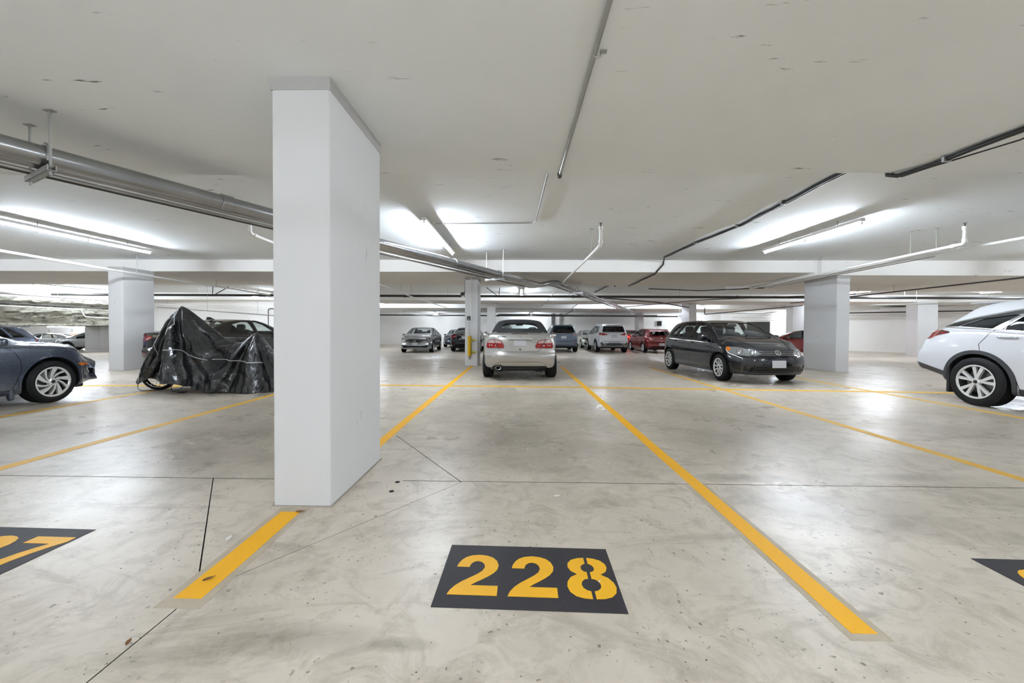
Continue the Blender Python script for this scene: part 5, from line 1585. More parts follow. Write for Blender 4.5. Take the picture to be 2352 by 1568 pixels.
def grey_coupe():
    S = sedan_spec(x=(-2.25, 2.42),
        top=[(-2.25, 0.98), (-2.1, 1.06), (-1.7, 1.12), (-1.2, 1.28), (-0.7, 1.375), (-0.2, 1.40), (0.2, 1.36), (0.6, 1.22), (0.95, 1.06), (1.15, 0.985), (1.5, 0.945), (1.8, 0.90), (2.08, 0.82), (2.28, 0.71), (2.42, 0.60)],
        belt=[(-2.25, 0.94), (-1.5, 0.98), (0, 0.93), (0.9, 0.90), (1.45, 0.87), (1.8, 0.81), (2.42, 0.53)],
        bot=[(-2.25, 0.36), (-1.9, 0.27), (-1.2, 0.18), (1.2, 0.18), (1.85, 0.2), (2.3, 0.25)],
        fprof=[(0.2, 0.02), (0.28, 0.0), (0.36, 0.035), (0.46, 0.04), (0.56, 0.02), (0.64, 0.06), (0.75, 0.14), (0.9, 0.26)], fplan=(0.40, 2.4, 0.86),
        wheel=(0.325, 0.215, 0.228, -1.33, 1.38, 1.56))
    c = Car('coupe', 'wet grey metallic coupe, only its front wing in view at the left edge', S, P_GREY, (-8.16, 4.54), 90, nx=100)
    c.arches((-1.33, 1.38), 0.385)
    sedan_glass(c)
    c.finish_body((-1.5, 0.95, 0.55))
    c.wheels('swirl')
    c.underbody(0.2, 0.62, -1.9, 2.0)
    c.interior(-0.12, -0.98, 0.6, 1.16, 0.5, 0.36, dash=(0.5, 0.95, 0.95, 0.66))
    c.seam('door_seam', [(0.80, 0.905), (0.92, 0.82), (0.985, 0.68), (0.985, 0.52), (0.93, 0.36), (0.88, 0.26), (-0.45, 0.26), (-0.55, 0.6), (-0.5, 0.95)], 'L', mirror=True, w=0.009)
    c.seam('wing_crease', [(0.72, 0.80), (1.0, 0.845), (1.35, 0.86), (1.65, 0.83), (1.95, 0.74)], 'L', w=0.018, mat=P_GREY, off=0.008, mirror=True)
    for s in (1, -1):
        c.seam('bonnet_gap', [(2.05, s * 0.62), (1.7, s * 0.72), (1.3, s * 0.765), (1.0, s * 0.78)], 'T', w=0.008)
    for x in (1.38, -1.33):
        c.seam('arch_lip', arc(x, 0.325, 0.405, -8, 186), 'L', w=0.030, mat=P_GREY, off=0.010, mirror=True)
    sm = [(1.72, 0.585), (1.775, 0.545), (1.97, 0.542), (1.98, 0.575), (1.83, 0.588)]
    for o in c.patch('side_marker', sm, 'L', M_AMBER, off=0.007, thick=0.02, res=0.03, mirror=True):
        o['label'] = 'amber side marker lens'
    hl = [(2.02, 0.80, 0.735), (2.22, 0.62, 0.70), (2.36, 0.42, 0.655), (2.37, 0.42, 0.59), (2.22, 0.64, 0.60), (2.12, 0.74, 0.64)]
    for s in (1, -1):
        c.patch('headlight', [(x, s * y, z) for x, y, z in hl], None, M_HEADDK, off=0.005, thick=0.02, res=0.04, dirv=(-1, -1.2 * s, 0))
        st = [(2.10, 0.74, 0.705), (2.32, 0.47, 0.665), (2.33, 0.45, 0.648), (2.10, 0.74, 0.69)]
        c.patch('lamp_strip', [(x, s * y, z) for x, y, z in st], None, M_REFL, off=0.010, thick=0.01, res=0.05, dirv=(-1, -1.2 * s, 0))
        fg = [(2.03, 0.74, 0.47), (2.16, 0.58, 0.46), (2.2, 0.52, 0.36), (2.05, 0.72, 0.38)]
        c.patch('fog_recess', [(x, s * y, z) for x, y, z in fg], None, M_GLOSSBK, off=0.004, thick=0.02, res=0.05, dirv=(-1, -1.0 * s, 0))
        c.seam('fog_trim', [(2.02, 0.40), (1.97, 0.47), (1.92, 0.50)], 'L' if s > 0 else 'R', w=0.02, mat=M_CHROME, off=0.007)
        MB().rbox((0.90, s * 0.835, 0.24), (0.035, 0.035, 0.13), 0.5, 14, 8).build('mud_flap', P_GREY, c.root, smooth=60)
        MB().rbox((1.84, s * 0.72, 0.215), (0.07, 0.05, 0.04), 0.5, 14, 8).build('wheel_liner_lip', M_LINER, c.root, smooth=60)
    c.seam('sill_trim', [(0.85, 0.215), (-0.85, 0.215)], 'L', w=0.03, mat=M_CLAD, off=0.008, mirror=True)
    c.patch('grille', [(-0.45, 0.56), (0.45, 0.56), (0.46, 0.66), (-0.46, 0.66)], 'F', M_GLOSSBK, off=0.004)
    c.door_mirror(0.70, 0.84, 0.97)
    c.handle(-0.35, 0.86)
    return c
grey_coupe()

def black_sedan():
    c = Car('sedan', 'glossy black sedan half hidden behind the covered motorcycle', sedan_spec(), P_BLACK2, (-8.70, 11.75), 90, (1.03, 1.0, 1.0))
    c.arches((-1.33, 1.38), 0.38); sedan_glass(c, G_CLEAR, G_CLEAR)
    c.finish_body((-1.5, 0.98, 0.55))
    c.wheels('five'); c.underbody(0.2, 0.62, -1.9, 2.0)
    c.interior(-0.12, -0.98, 0.6, 1.18, 0.5, 0.36, dash=(0.5, 0.98, 0.96, 0.66))
    sedan_trim(c); rear_sedan(c); c.door_mirror(0.70, 0.84, 0.97)
    tl = [(-2.22, 0.76, 0.93), (-1.86, 0.885, 0.955), (-1.80, 0.885, 0.99), (-1.95, 0.87, 1.035), (-2.24, 0.72, 1.03)]
    for s in (1, -1):
        c.patch('tail_light', [(x, s * y, z) for x, y, z in tl], None, M_RED, off=0.007, thick=0.02, res=0.05, dirv=(0.5, -s, 0))
    m = MB(); m.prism([(-1.05, 1.385), (-0.78, 1.40), (-0.96, 1.465), (-1.03, 1.462)], -0.02, 0.02, 0, lambda u, v, w: (u, w, v))
    m.build('fin_aerial', M_GLOSSBK, c.root)
    return c
black_sedan()

def grey_sedan():
    c = Car('sedan', 'mid-grey sedan with winged dark grille facing the camera by the back wall', sedan_spec(), P_GREY2, (-5.74, 23.2), -87, 1.0, nx=70)
    c.arches((-1.33, 1.38), 0.38); sedan_glass(c)
    c.finish_body((-1.5, 0.98, 0.55)); c.wheels('swirl', steer=0.06); c.underbody(0.2, 0.62, -1.9, 2.0)
    c.interior(-0.12, -0.98, 0.6, 1.16, 0.5, 0.36, dash=(0.5, 0.98, 0.95, 0.66))
    sedan_trim(c); front_sedan(c); c.door_mirror(0.72, 0.84, 0.98)
    for s in (1, -1): c.seam('bonnet_crease', [(2.05, s * 0.5), (1.6, s * 0.62), (1.2, s * 0.70)], 'T', w=0.014, mat=P_GREY2, off=0.006)
    return c
grey_sedan()

def sedan_rear(label, paint, x, y, sc=1.0, lit=False, h=90):
    c = Car('sedan', label, sedan_spec(), paint, (x, y), h, sc, nx=64)
    c.arches((-1.33, 1.38), 0.38); sedan_glass(c, G_TINT, G_DARK)
    c.finish_body((-1.5, 0.98, 0.55)); c.wheels('five'); c.underbody(0.2, 0.62, -1.9, 2.0)
    sedan_trim(c); rear_sedan(c, lit); c.door_mirror(0.70, 0.84, 0.97)
    return c
sedan_rear('black sedan seen from behind, cut by the slim column', P_BLACK, -3.10, 24.5)
sedan_rear('red sedan with its brake lights on, beyond the white SUV', P_RED2, 7.95, 28.5, 0.92, True)

def sedan_front(label, paint, x, y, sc=1.0, h=-90):
    c = Car('sedan', label, sedan_spec(), paint, (x, y), h, sc, nx=60)
    c.arches((-1.33, 1.38), 0.38); sedan_glass(c)
    c.finish_body((-1.5, 0.98, 0.55)); c.wheels('five'); c.underbody(0.2, 0.62, -1.9, 2.0)
    sedan_trim(c); front_sedan(c); c.door_mirror(0.72, 0.84, 0.98)
    return c
sedan_front('ivory sedan peeping out left of the white SUV', P_CREAM, 5.25, 28.95, 0.9)
sedan_front('dark grey car half hidden between the grey sedan and the black sedan', P_GREY, -4.55, 29.2, 0.9)

# ================================================================== SUVs in the far row
def suv_glass(c, g, gr):
    c.side_window([(-0.12, 1.10), (0.92, 1.065), (0.78, 1.20), (0.45, 1.42), (0.15, 1.545), (-0.12, 1.56)], g, 'front_side_window')
    c.side_window([(-1.02, 1.13), (-0.21, 1.105), (-0.21, 1.565), (-0.6, 1.565), (-0.98, 1.55)], gr, 'rear_side_window')
    c.side_window([(-1.72, 1.20), (-1.10, 1.145), (-1.06, 1.54), (-1.45, 1.51)], gr, 'quarter_window')
    c.end_window([(-0.72, 1.20), (0.72, 1.20), (0.56, 1.575), (-0.56, 1.575)], 'F', g, 'windscreen', xm=0.1)
    c.end_window([(-0.66, 1.215), (0.66, 1.215), (0.57, 1.545), (-0.57, 1.545)], 'B', gr, 'rear_window', xm=-1.5)

def suv(name, label, paint, x, y, h, sc, style, g=None, gr=None, lamps='low', nx=72, clad=True, front=False):
    c = Car(name, label, suv_spec(), paint, (x, y), h, sc, nx=nx)
    c.arches((-1.34, 1.36), 0.415); suv_glass(c, g or G_TINT, gr or G_DARK)
    c.finish_body((-1.9, 1.05, 0.65)); c.wheels(style); c.underbody(0.26, 0.66, -1.95, 2.0)
    c.interior(-0.12, -1.0, 0.75, 1.36, 0.55, 0.38, dash=(0.55, 1.0, 1.1, 0.68))
    c.door_mirror(0.78, 0.86, 1.12, 0.21, 0.15)
    c.seam('door_seam', [(1.0, 1.02), (1.02, 0.7), (0.88, 0.34), (-0.12, 0.34), (-0.14, 0.7), (-0.16, 1.1)], 'L', mirror=True)
    c.seam('door_seam', [(-0.16, 0.34), (-0.86, 0.34), (-0.98, 0.55), (-1.06, 0.8), (-1.06, 1.12)], 'L', mirror=True)
    c.seam('window_trim', [(-1.78, 1.19), (-0.5, 1.10), (0.98, 1.045), (0.80, 1.215), (0.46, 1.44), (0.15, 1.568), (-0.2, 1.588), (-0.6, 1.588), (-1.0, 1.572), (-1.48, 1.535)], 'L', w=0.018, mat=M_GLOSSBK, off=0.004, closed=True, mirror=True)
    c.handle(0.0, 0.98); c.handle(-0.95, 1.0)
    if clad:
        for xx in (-1.34, 1.36):
            c.patch('arch_cladding', arc(xx, 0.355, 0.475, -10, 190, 22) + arc(xx, 0.355, 0.412, 190, -10, 22), 'L', M_CLAD, off=0.010, thick=0.03, res=0.05, mirror=True)
        c.patch('sill_cladding', [(-0.88, 0.26), (0.90, 0.26), (0.88, 0.36), (-0.86, 0.36)], 'L', M_CLAD, off=0.010, thick=0.03, res=0.1, mirror=True)
    m = MB()
    for s in (1, -1):
        m = MB().tube([(0.1, s * 0.56, 1.655), (-0.1, s * 0.57, 1.71), (-1.3, s * 0.57, 1.70), (-1.55, s * 0.56, 1.655)], 0.018, 8)
        m.build('roof_rail', M_STEEL, c.root)
    m = MB().rbox((-1.98, 0, 1.615), (0.14, 0.56, 0.02), 0.5, 20, 6); m.build('roof_spoiler', paint, c.root, smooth=50)
    if lamps == 'low':                                  # thin lamps joined to a bright bar
        c.patch('tail_light', [(0.30, 1.06), (0.62, 1.02), (0.80, 1.03), (0.80, 1.13), (0.72, 1.16), (0.40, 1.09)], 'B', M_RED, off=0.006, thick=0.02, res=0.06, mirror=True)
        c.patch('lamp_corner', [(-2.2, 0.74, 1.05), (-1.95, 0.86, 1.06), (-1.93, 0.85, 1.20), (-2.1, 0.76, 1.16)], None, M_RED, off=0.006, thick=0.02, res=0.06, dirv=(0.8, -1, 0), mirror=True)
        c.seam('tailgate_bar', [(-0.66, 1.165), (0.66, 1.165)], 'B', w=0.05, mat=M_CHROME2, off=0.008)
        c.plate('B', 0.99, 0.31, 0.155, off=0.012)
    elif lamps == 'boomerang':
        c.patch('tail_light', [(0.52, 1.06), (0.80, 1.03), (0.80, 1.14), (0.66, 1.17), (0.56, 1.12)], 'B', M_CLEAR, off=0.006, thick=0.02, res=0.06, mirror=True)
        c.patch('tail_lens', [(0.60, 1.075), (0.80, 1.05), (0.80, 1.085), (0.62, 1.105)], 'B', M_RED, off=0.010, thick=0.02, res=0.06, mirror=True)
        c.patch('tailgate_panel', [(-0.60, 1.165), (0.60, 1.165), (0.66, 1.215), (-0.66, 1.215)], 'B', M_GLOSSBK, off=0.004)
        c.seam('tailgate_bar', [(-0.70, 1.22), (-0.35, 1.135), (0.35, 1.135), (0.70, 1.22)], 'B', w=0.02, mat=M_CHROME, off=0.006)
        E(c, 'badge', 'B', 0, 1.13, [[(-.8, 0), (.8, 0)]], 0.05, M_CHROME, 0.16, depth=0.014)
        c.plate('B', 0.92, 0.31, 0.155, off=0.012)
        c.seam('plate_recess_edge', [(-0.42, 0.98), (-0.36, 0.83), (0.36, 0.83), (0.42, 0.98)], 'B', w=0.014, mat=paint, off=0.008)
    c.seam('tailgate_gap', [(0.72, 1.0), (0.66, 0.72), (-0.66, 0.72), (-0.72, 1.0)], 'B', w=0.008)
    c.patch('rear_cladding', [(-0.72, 0.44), (0.72, 0.44), (0.80, 0.60), (0.62, 0.66), (-0.62, 0.66), (-0.80, 0.60)], 'B', M_CLAD if clad else paint, off=0.006, thick=0.02, res=0.08)
    for s in (1, -1):
        if clad:
            c.seam('exhaust_trim', [(s * 0.46, 0.50), (s * 0.62, 0.51), (s * 0.64, 0.56), (s * 0.46, 0.545)], 'B', w=0.018, mat=M_CHROME, off=0.012, closed=True)
        else:
            c.seam('bumper_reflector', [(s * 0.56, 0.56), (s * 0.72, 0.57)], 'B', w=0.03, mat=M_RED, off=0.010)
    if front:
        c.patch('grille', [(-0.62, 0.72), (0.62, 0.72), (0.70, 0.93), (-0.70, 0.93)], 'F', M_GLOSSBK, off=0.005, thick=0.02, round_=0.04)
        for z in (0.78, 0.84): c.seam('grille_bar', [(-0.55, z), (0.55, z)], 'F', w=0.012, mat=M_LSTRIP, off=0.010)
        c.seam('bonnet_trim', [(-0.66, 0.945), (0.66, 0.945)], 'F', w=0.014, mat=M_CHROME, off=0.006)
        c.patch('headlight', [(1.95, 0.86, 0.92), (2.2, 0.66, 0.92), (2.2, 0.66, 0.80), (1.97, 0.86, 0.76)], None, M_HEAD, off=0.006, thick=0.02, res=0.05, dirv=(-1, -0.8, 0), mirror=True)
        for s in (1, -1):
            for y in (0.70, 0.60): disc_on(c, 'reflector', 'F', s * y, 0.86, 0.035, M_REFL, 0.014)
        c.patch('lower_grille', [(-0.6, 0.40), (0.6, 0.40), (0.55, 0.58), (-0.55, 0.58)], 'F', M_GRILLE, off=0.005, round_=0.04)
        E(c, 'badge', 'F', 0, 0.99, [[(-.8, 0), (.8, 0)]], 0.05, M_CHROME, 0.16)
        c.plate('F', 0.66, 0.31, 0.155, off=0.02)
    return c
suv('suv', 'blue-grey SUV seen from behind, just right of the silver convertible', P_BLUEGREY, 2.62, 24.35, 90, 0.955, 'five', lamps='boomerang', clad=False)
c = suv('suv', 'white SUV with black lower cladding seen from behind in the far row', P_WHITE2, 5.45, 24.25, 90, 0.985, 'pair', lamps='low')
suv('suv', 'silver SUV showing a mirror and window between the slim column and convertible', P_LSILV, -1.10, 25.6, -90, 0.97, 'five', g=G_CLEAR, gr=G_CLEAR, lamps='none', front=True)
suv('suv', 'small light grey SUV facing left, partly behind the short pier at the far left', P_LSILV, -24.45, 21.9, 207, 0.66, 'vee', lamps='none', front=True)
sedan_front('low silver sedan in front of the faded orange lettering, far left', P_LSILV, -29.0, 23.2, 0.66, 205)

def far_hatch(label, paint, x, y, h, sc, lit=False, style='ten'):
    c = Car('hatchback', label, hatch_spec(), paint, (x, y), h, sc, nx=64)
    c.arches((-1.32, 1.31), 0.37)
    c.side_window([(-0.07, 0.972), (0.93, 0.955), (0.80, 1.045), (0.45, 1.265), (0.18, 1.365), (-0.07, 1.388)], G_TINT, 'front_side_window')
    c.side_window([(-0.98, 0.992), (-0.17, 0.974), (-0.17, 1.39), (-0.55, 1.388), (-0.80, 1.372)], G_TINT, 'rear_side_window')
    c.side_window([(-1.38, 1.035), (-1.06, 1.0), (-0.87, 1.36), (-1.05, 1.315)], G_TINT, 'quarter_window')
    c.end_window([(-0.66, 1.055), (0.66, 1.055), (0.52, 1.372), (-0.52, 1.372)], 'F', G_CLEAR, 'windscreen', xm=0.15)
    c.end_window([(-0.58, 1.06), (0.58, 1.06), (0.49, 1.31), (-0.49, 1.31)], 'B', G_TINT, 'rear_window', xm=-1.45)
    c.finish_body((-1.72, 1.02, 0.55)); c.wheels(style); c.underbody(0.2, 0.6, -1.8, 1.9)
    c.interior(-0.12, -0.98, 0.62, 1.20, 0.52, 0.36, dash=(0.55, 1.0, 0.99, 0.66))
    c.door_mirror(0.72, 0.835, 1.005); c.handle(-0.02, 0.865); c.handle(-0.96, 0.885)
    c.seam('door_seam', [(0.98, 0.93), (0.99, 0.60), (0.90, 0.27), (-0.08, 0.27), (-0.10, 0.60), (-0.12, 0.96)], 'L', mirror=True)
    c.seam('door_seam', [(-0.12, 0.27), (-0.82, 0.27), (-0.90, 0.42), (-1.02, 0.62), (-1.05, 0.97)], 'L', mirror=True)
    c.seam('window_trim', [(-1.45, 1.02), (0.97, 0.945), (0.83, 1.045), (0.46, 1.285), (0.18, 1.388), (-0.1, 1.41), (-0.55, 1.41), (-0.88, 1.388), (-1.07, 1.335)], 'L', w=0.02, mat=M_GLOSSBK, off=0.003, closed=True, mirror=True)
    r = M_REDLIT if lit else M_RED
    c.patch('tail_light', [(0.46, 0.78), (0.78, 0.74), (0.82, 0.93), (0.50, 0.92)], 'B', r, off=0.006, thick=0.02, mirror=True, round_=0.03)
    m = MB().rbox((-1.72, 0, 1.40), (0.17, 0.50, 0.022), 0.5, 20, 6); m.build('roof_spoiler', paint, c.root, smooth=50)
    if lit:
        c.patch('brake_light', [(-0.2, 1.345), (0.2, 1.345), (0.2, 1.37), (-0.2, 1.37)], 'B', M_REDLIT, off=0.008)
    c.patch('reverse_lens', [(0.50, 0.80), (0.64, 0.785), (0.65, 0.83), (0.51, 0.84)], 'B', M_CLEAR, off=0.010, mirror=True)
    c.plate('B', 0.52, 0.31, 0.155)
    c.seam('tailgate_gap', [(0.62, 1.0), (0.60, 0.72), (0.54, 0.64), (-0.54, 0.64), (-0.60, 0.72), (-0.62, 1.0)], 'B', w=0.008)
    c.patch('rear_diffuser', [(-0.60, 0.36), (0.60, 0.36), (0.52, 0.43), (-0.52, 0.43)], 'B', M_GRILLE, off=0.004)
    E(c, 'badge', 'B', 0, 0.90, [[(-.5, -.7), (-.35, .7)], [(.35, -.7), (.5, .7)], [(-.4, 0), (.4, 0)]], 0.045, M_CHROME, 0.14)
    MB().tube([(-1.2, 0, 1.43), (-1.36, 0, 1.58)], 0.006, 6).build('aerial', M_LINER, c.root)
    c.patch('headlight', [(1.66, 0.90, 0.80), (2.0, 0.64, 0.77), (2.1, 0.46, 0.66), (1.84, 0.80, 0.66)], None, M_HEAD, off=0.005, thick=0.02, res=0.06, dirv=(-1, -0.62, 0), mirror=True)
    return c
far_hatch('dark red hatchback seen from behind, left of the dark hatchback', P_RED, 8.12, 24.0, 90, 0.96)
far_hatch('dark red car with bright tail lights passing behind the bonnet of the dark hatchback', P_RED, 15.35, 21.3, 150, 0.93, True)
far_hatch('pale blue hatchback with rear spoiler behind the grey coupe', P_BLUE, -16.0, 10.6, -92, 0.83)
# ================================================================== pipes, cables and small fittings
def smooth_path(pts, r=0.08, n=5):
    """polyline with filleted corners"""
    out = [Vector(pts[0])]
    for i in range(1, len(pts) - 1):
        p = Vector(pts[i]); a = Vector(pts[i - 1]); b = Vector(pts[i + 1])
        k = min(r, (a - p).length * .45, (b - p).length * .45)
        p0 = p + (a - p).normalized() * k; p1 = p + (b - p).normalized() * k
        for s in range(n + 1):
            t = s / n
            out.append((1 - t) ** 2 * p0 + 2 * t * (1 - t) * p + t * t * p1)
    out.append(Vector(pts[-1]))
    return out
def sleeve(m, p, d, r, l=0.05):
    d = Vector(d).normalized(); p = Vector(p)
    m.tube([p - d * l, p - d * l * 0.9, p + d * l * 0.9, p + d * l], r, 14, rs=[r * 0.9, r, r, r * 0.9])
def rod(root, x, y, z0, z1, mat=None, name='hanger_rod', r=0.006, plate=True):
    m = MB().tube([(x, y, z0), (x, y, z1)], r, 6)
    if plate: m.box(x - 0.035, x + 0.035, y - 0.02, y + 0.02, z1 - 0.006, z1 + 0.001)
    return m.build(name, mat or M_STEEL, root)

# --- the big steel pipe run crossing the bays at an angle, with its companions
def pipe_at(y, off=0.0):
    """centre line of the diagonal run; off is metres to the left of it"""
    x = -3.69 + 0.487 * (y - 2.95)
    return Vector((x - off * 0.899, y + off * 0.438))
def diagonal_run():
    d = Vector((0.438, 0.899, 0))
    specs = [('steel_pipe', 'thick dull steel pipe running diagonally under the ceiling past the near column', 0.077, 0.0, 2.515, M_PIPEDK, 14),
             ('steel_pipe', 'thinner steel pipe hung along the lower left side of the thick one', 0.036, 0.135, 2.475, M_PIPEDK, 12),
             ('conduit', 'slim grey conduit along the bottom of the diagonal pipe run', 0.015, 0.225, 2.435, M_STEEL, 8),
             ('conduit', 'second slim conduit, outermost below the diagonal pipe run', 0.012, 0.285, 2.43, M_DARKPIPE, 8)]
    for k, (nm, lb, r, off, z, mt, n) in enumerate(specs):
        a = pipe_at(0.6, off); b = pipe_at(11.9, off)
        pts = [(a.x, a.y, z), (b.x, b.y, z), (b.x + 0.42, b.y + 0.22, z + 0.12), (b.x + 0.72, b.y + 0.35, z + 0.1), (b.x + 3.4, 18.2, z - 0.03), (b.x + 7.2, 26.4, z - 0.19)]
        root = empty(nm, (a.x, a.y, 0)); tag(root, lb, 'pipe')
        def loc(p): return (p[0] - a.x, p[1] - a.y, p[2])
        sp = smooth_path(pts, 0.25)
        MB().tube([loc(p) for p in sp], r, n, rs=[r if p.y < b.y + 0.30 else min(r, 0.042) for p in sp]).build('pipe', mt, root)
        for y in ((4.1, 7.9, 10.6) if k == 0 else (5.6, 9.1)):
            p = pipe_at(y, off); m = MB(); sleeve(m, loc((p.x, p.y, z)), d, r * 1.12, 0.06 if k < 2 else 0.03)
            m.build('coupling', mt, root)
    # trapeze hangers
    for (y, dr, top) in ((2.965, 0.0, 2.84), (5.25, 0.0, 3.12), (9.55, 0.0, 3.12), (13.3, 0.6, 2.785)):
        c = pipe_at(y, 0.12)
        if dr: c = Vector((1.95, 13.3))
        root = empty('pipe_hanger', (c.x, c.y, 0))
        tag(root, {2.965: 'trapeze hanger with two rods and channel bar nearest the left edge', 5.25: 'trapeze hanger half hidden behind the near column',
                   9.55: 'trapeze hanger under the pipes in front of the slim column', 13.3: 'trapeze hanger at the kink of the diagonal pipes'}[y], 'hanger')
        R = Matrix.Rotation(math.atan2(0.438, -0.899), 3, 'Z')
        bz = 2.40
        m = MB().box(-0.27, 0.27, -0.022, 0.022, bz - 0.022, bz - 0.018, rot=R)
        for s in (-1, 1): m.box(-0.27, 0.27, s * 0.022 - 0.003, s * 0.022 + 0.003, bz - 0.022, bz + 0.02, rot=R)
        m.build('channel_bar', M_STEEL, root, smooth=0)
        for s in (-1, 1):
            q = R @ Vector((s * 0.235, 0, 0))
            rod(root, q.x, q.y, bz - 0.05, top, r=0.009)
        q = R @ Vector((-0.12, 0, 0))
        ring = [(q.x + (R @ Vector((0.096 * math.cos(t), 0, 0))).x, q.y + (R @ Vector((0.096 * math.cos(t), 0, 0))).y, 2.515 + 0.096 * math.sin(t)) for t in [PI * k / 12 for k in range(-2, 15)]]
        MB().tube(ring, 0.012, 6).build('pipe_clamp', M_STEEL, root)
diagonal_run()

def run(name, label, pts, r, mat, rods=(), n=10, fill=0.06, cat='pipe', sleeves=(), top=3.12, head=None):
    o0 = Vector(pts[0])
    root = empty(name, (o0.x, o0.y, 0)); tag(root, label, cat)
    L = lambda p: (p[0] - o0.x, p[1] - o0.y, p[2])
    MB().tube([L(p) for p in smooth_path(pts, fill)], r, n).build('pipe', mat, root)
    for s in sleeves:
        i = s[3]
        d = Vector(pts[i + 1]) - Vector(pts[i])
        m = MB(); sleeve(m, L(s[:3]), d, r * 1.35, 0.035); m.build('coupling', mat, root)
    for (x, y, z, t) in rods:
        rod(root, x - o0.x, y - o0.y, z, t, M_STEEL, r=0.005)
        m = MB().tube([(x - o0.x, y - o0.y, z), (x - o0.x, y - o0.y, z - 0.001 - r)], 0.012, 8); m.build('hanger_ring', M_STEEL, root)
    if head:
        x, y, z = head
        m = MB().lathe([(0.001, z - 0.06), (0.012, z - 0.06), (0.014, z - 0.03), (0.008, z - 0.028), (0.007, z - 0.006), (0.028, z - 0.003), (0.026, z), (0.001, z + 0.002)], 12, 'Z', at=(x - o0.x, y - o0.y, 0))
        m.build('sprinkler_head', M_CABLE, root)
        m = MB(); sleeve(m, L((x, y, z - 0.085)), (0, 0, 1), r * 1.4, 0.03); m.build('coupling', mat, root)
    return root
run('sprinkler_pipe', 'white sprinkler branch with upright head, right of the convertible', [(1.42, 6.76, 2.94), (1.42, 6.76, 2.64), (1.40, 13.0, 2.63), (1.52, 26.5, 2.60)], 0.026, M_WPIPE,
    rods=((1.41, 7.55, 2.66, 3.12), (1.41, 15.4, 2.66, 2.97)), fill=0.05, head=(1.42, 6.76, 3.02), sleeves=((1.42, 6.76, 2.70, 0), (1.42, 6.86, 2.64, 1), (1.405, 12.4, 2.63, 1)))
run('sprinkler_pipe', 'white sprinkler branch with upright head, upper right near the crossover', [(7.58, 6.76, 2.94), (7.58, 6.76, 2.67), (7.66, 7.7, 2.665), (8.38, 14.5, 2.65)], 0.026, M_WPIPE,
    rods=((7.66, 7.75, 2.69, 3.12), (8.05, 10.5, 2.69, 3.12), (8.33, 14.0, 2.68, 2.71)), fill=0.05, head=(7.58, 6.76, 3.02), sleeves=((7.58, 6.76, 2.72, 0), (7.60, 6.95, 2.668, 1)))
run('sprinkler_pipe', 'long white pipe sloping past the upper right corner', [(7.78, 3.6, 2.64), (7.90, 7.75, 2.64), (8.45, 13.4, 2.62), (8.35, 13.7, 2.75)], 0.026, M_WPIPE, rods=((7.89, 7.5, 2.66, 3.12), (8.2, 10.8, 2.66, 3.12)), sleeves=((7.88, 7.1, 2.64, 0),))
run('conduit', 'thin steel conduit below the long white pipe at the right', [(7.97, 7.6, 2.61), (8.50, 13.35, 2.60)], 0.010, M_STEEL, rods=((8.24, 10.8, 2.61, 3.12),))
run('sprinkler_pipe', 'bright white sprinkler pipe crossing above the left column', [(-9.45, 5.2, 2.60), (-9.7, 7.1, 2.60), (-10.32, 10.5, 2.60), (-10.66, 14.85, 2.60), (-11.2, 18.5, 2.60)], 0.028, M_WPIPE, rods=((-10.3, 10.3, 2.62, 3.12), (-10.5, 13.3, 2.62, 2.785), (-10.68, 15.0, 2.62, 2.97)), fill=0.5)
run('sprinkler_pipe', 'short white sprinkler branch dropping beside the near column', [(-4.02, 5.75, 2.78), (-4.02, 5.75, 2.60), (-4.03, 6.1, 2.585), (-4.15, 9.3, 2.56), (-4.21, 11.7, 2.5), (-4.54, 16.75, 2.5), (-4.68, 26.5, 2.5)], 0.024, M_WPIPE,
    rods=((-4.4, 14.4, 2.52, 2.785), (-4.52, 16.3, 2.52, 2.97)), fill=0.05, sleeves=((-4.02, 5.86, 2.595, 1),), top=2.8)
run('sprinkler_pipe', 'thin dark sprinkler pipe over the white crossover', [(12.2, 7.2, 2.50), (12.41, 9.77, 2.50), (13.12, 15.56, 2.50), (13.5, 19.5, 2.5)], 0.022, M_DARKPIPE, rods=((12.55, 10.9, 2.52, 2.71), (12.9, 13.6, 2.52, 2.71), (12.3, 8.4, 2.52, 3.12)), fill=0.4)
run('drain_pipe', 'long dark pipe across the whole garage behind the middle beam', [(-21.8, 17.0, 2.60), (21.9, 17.0, 2.57)], 0.052, M_DARKPIPE, rods=tuple((x, 17.0, 2.64, 2.97) for x in (-16.3, -14.2, -8.6, -3.1, -0.4, 4.4, 7.0, 11.1, 16.6)), n=12, sleeves=((-5.0, 17.0, 2.588, 0), (2.4, 17.0, 2.583, 0), (9.5, 17.0, 2.577, 0)))
run('drain_pipe', 'dark pipe along the top of the back wall', [(-11.9, 29.9, 2.16), (12.5, 29.9, 2.13)], 0.05, M_DARKPIPE, rods=tuple((x, 29.9, 2.2, 2.40) for x in (-9.5, -4.6, 0.2, 4.7, 8.2, 11)))
run('drain_pipe', 'dark pipe with an elbow seen just above the convertible roof', [(-1.35, 25.9, 1.95), (-1.35, 25.9, 2.07), (-1.15, 25.9, 2.09), (9.2, 25.9, 2.05)], 0.05, M_DARKPIPE, rods=((0.2, 25.9, 2.12, 2.47), (3.9, 25.9, 2.1, 2.47), (7.5, 25.9, 2.1, 2.47)), fill=0.14)
run('sprinkler_pipe', 'short pipe with riser on the far left of the back wall', [(-7.9, 26.0, 2.30), (-7.9, 26.0, 2.16), (-5.9, 27.9, 1.98), (-5.9, 27.9, 2.1)], 0.022, M_WPIPE, rods=((-6.9, 26.95, 2.08, 2.47),))
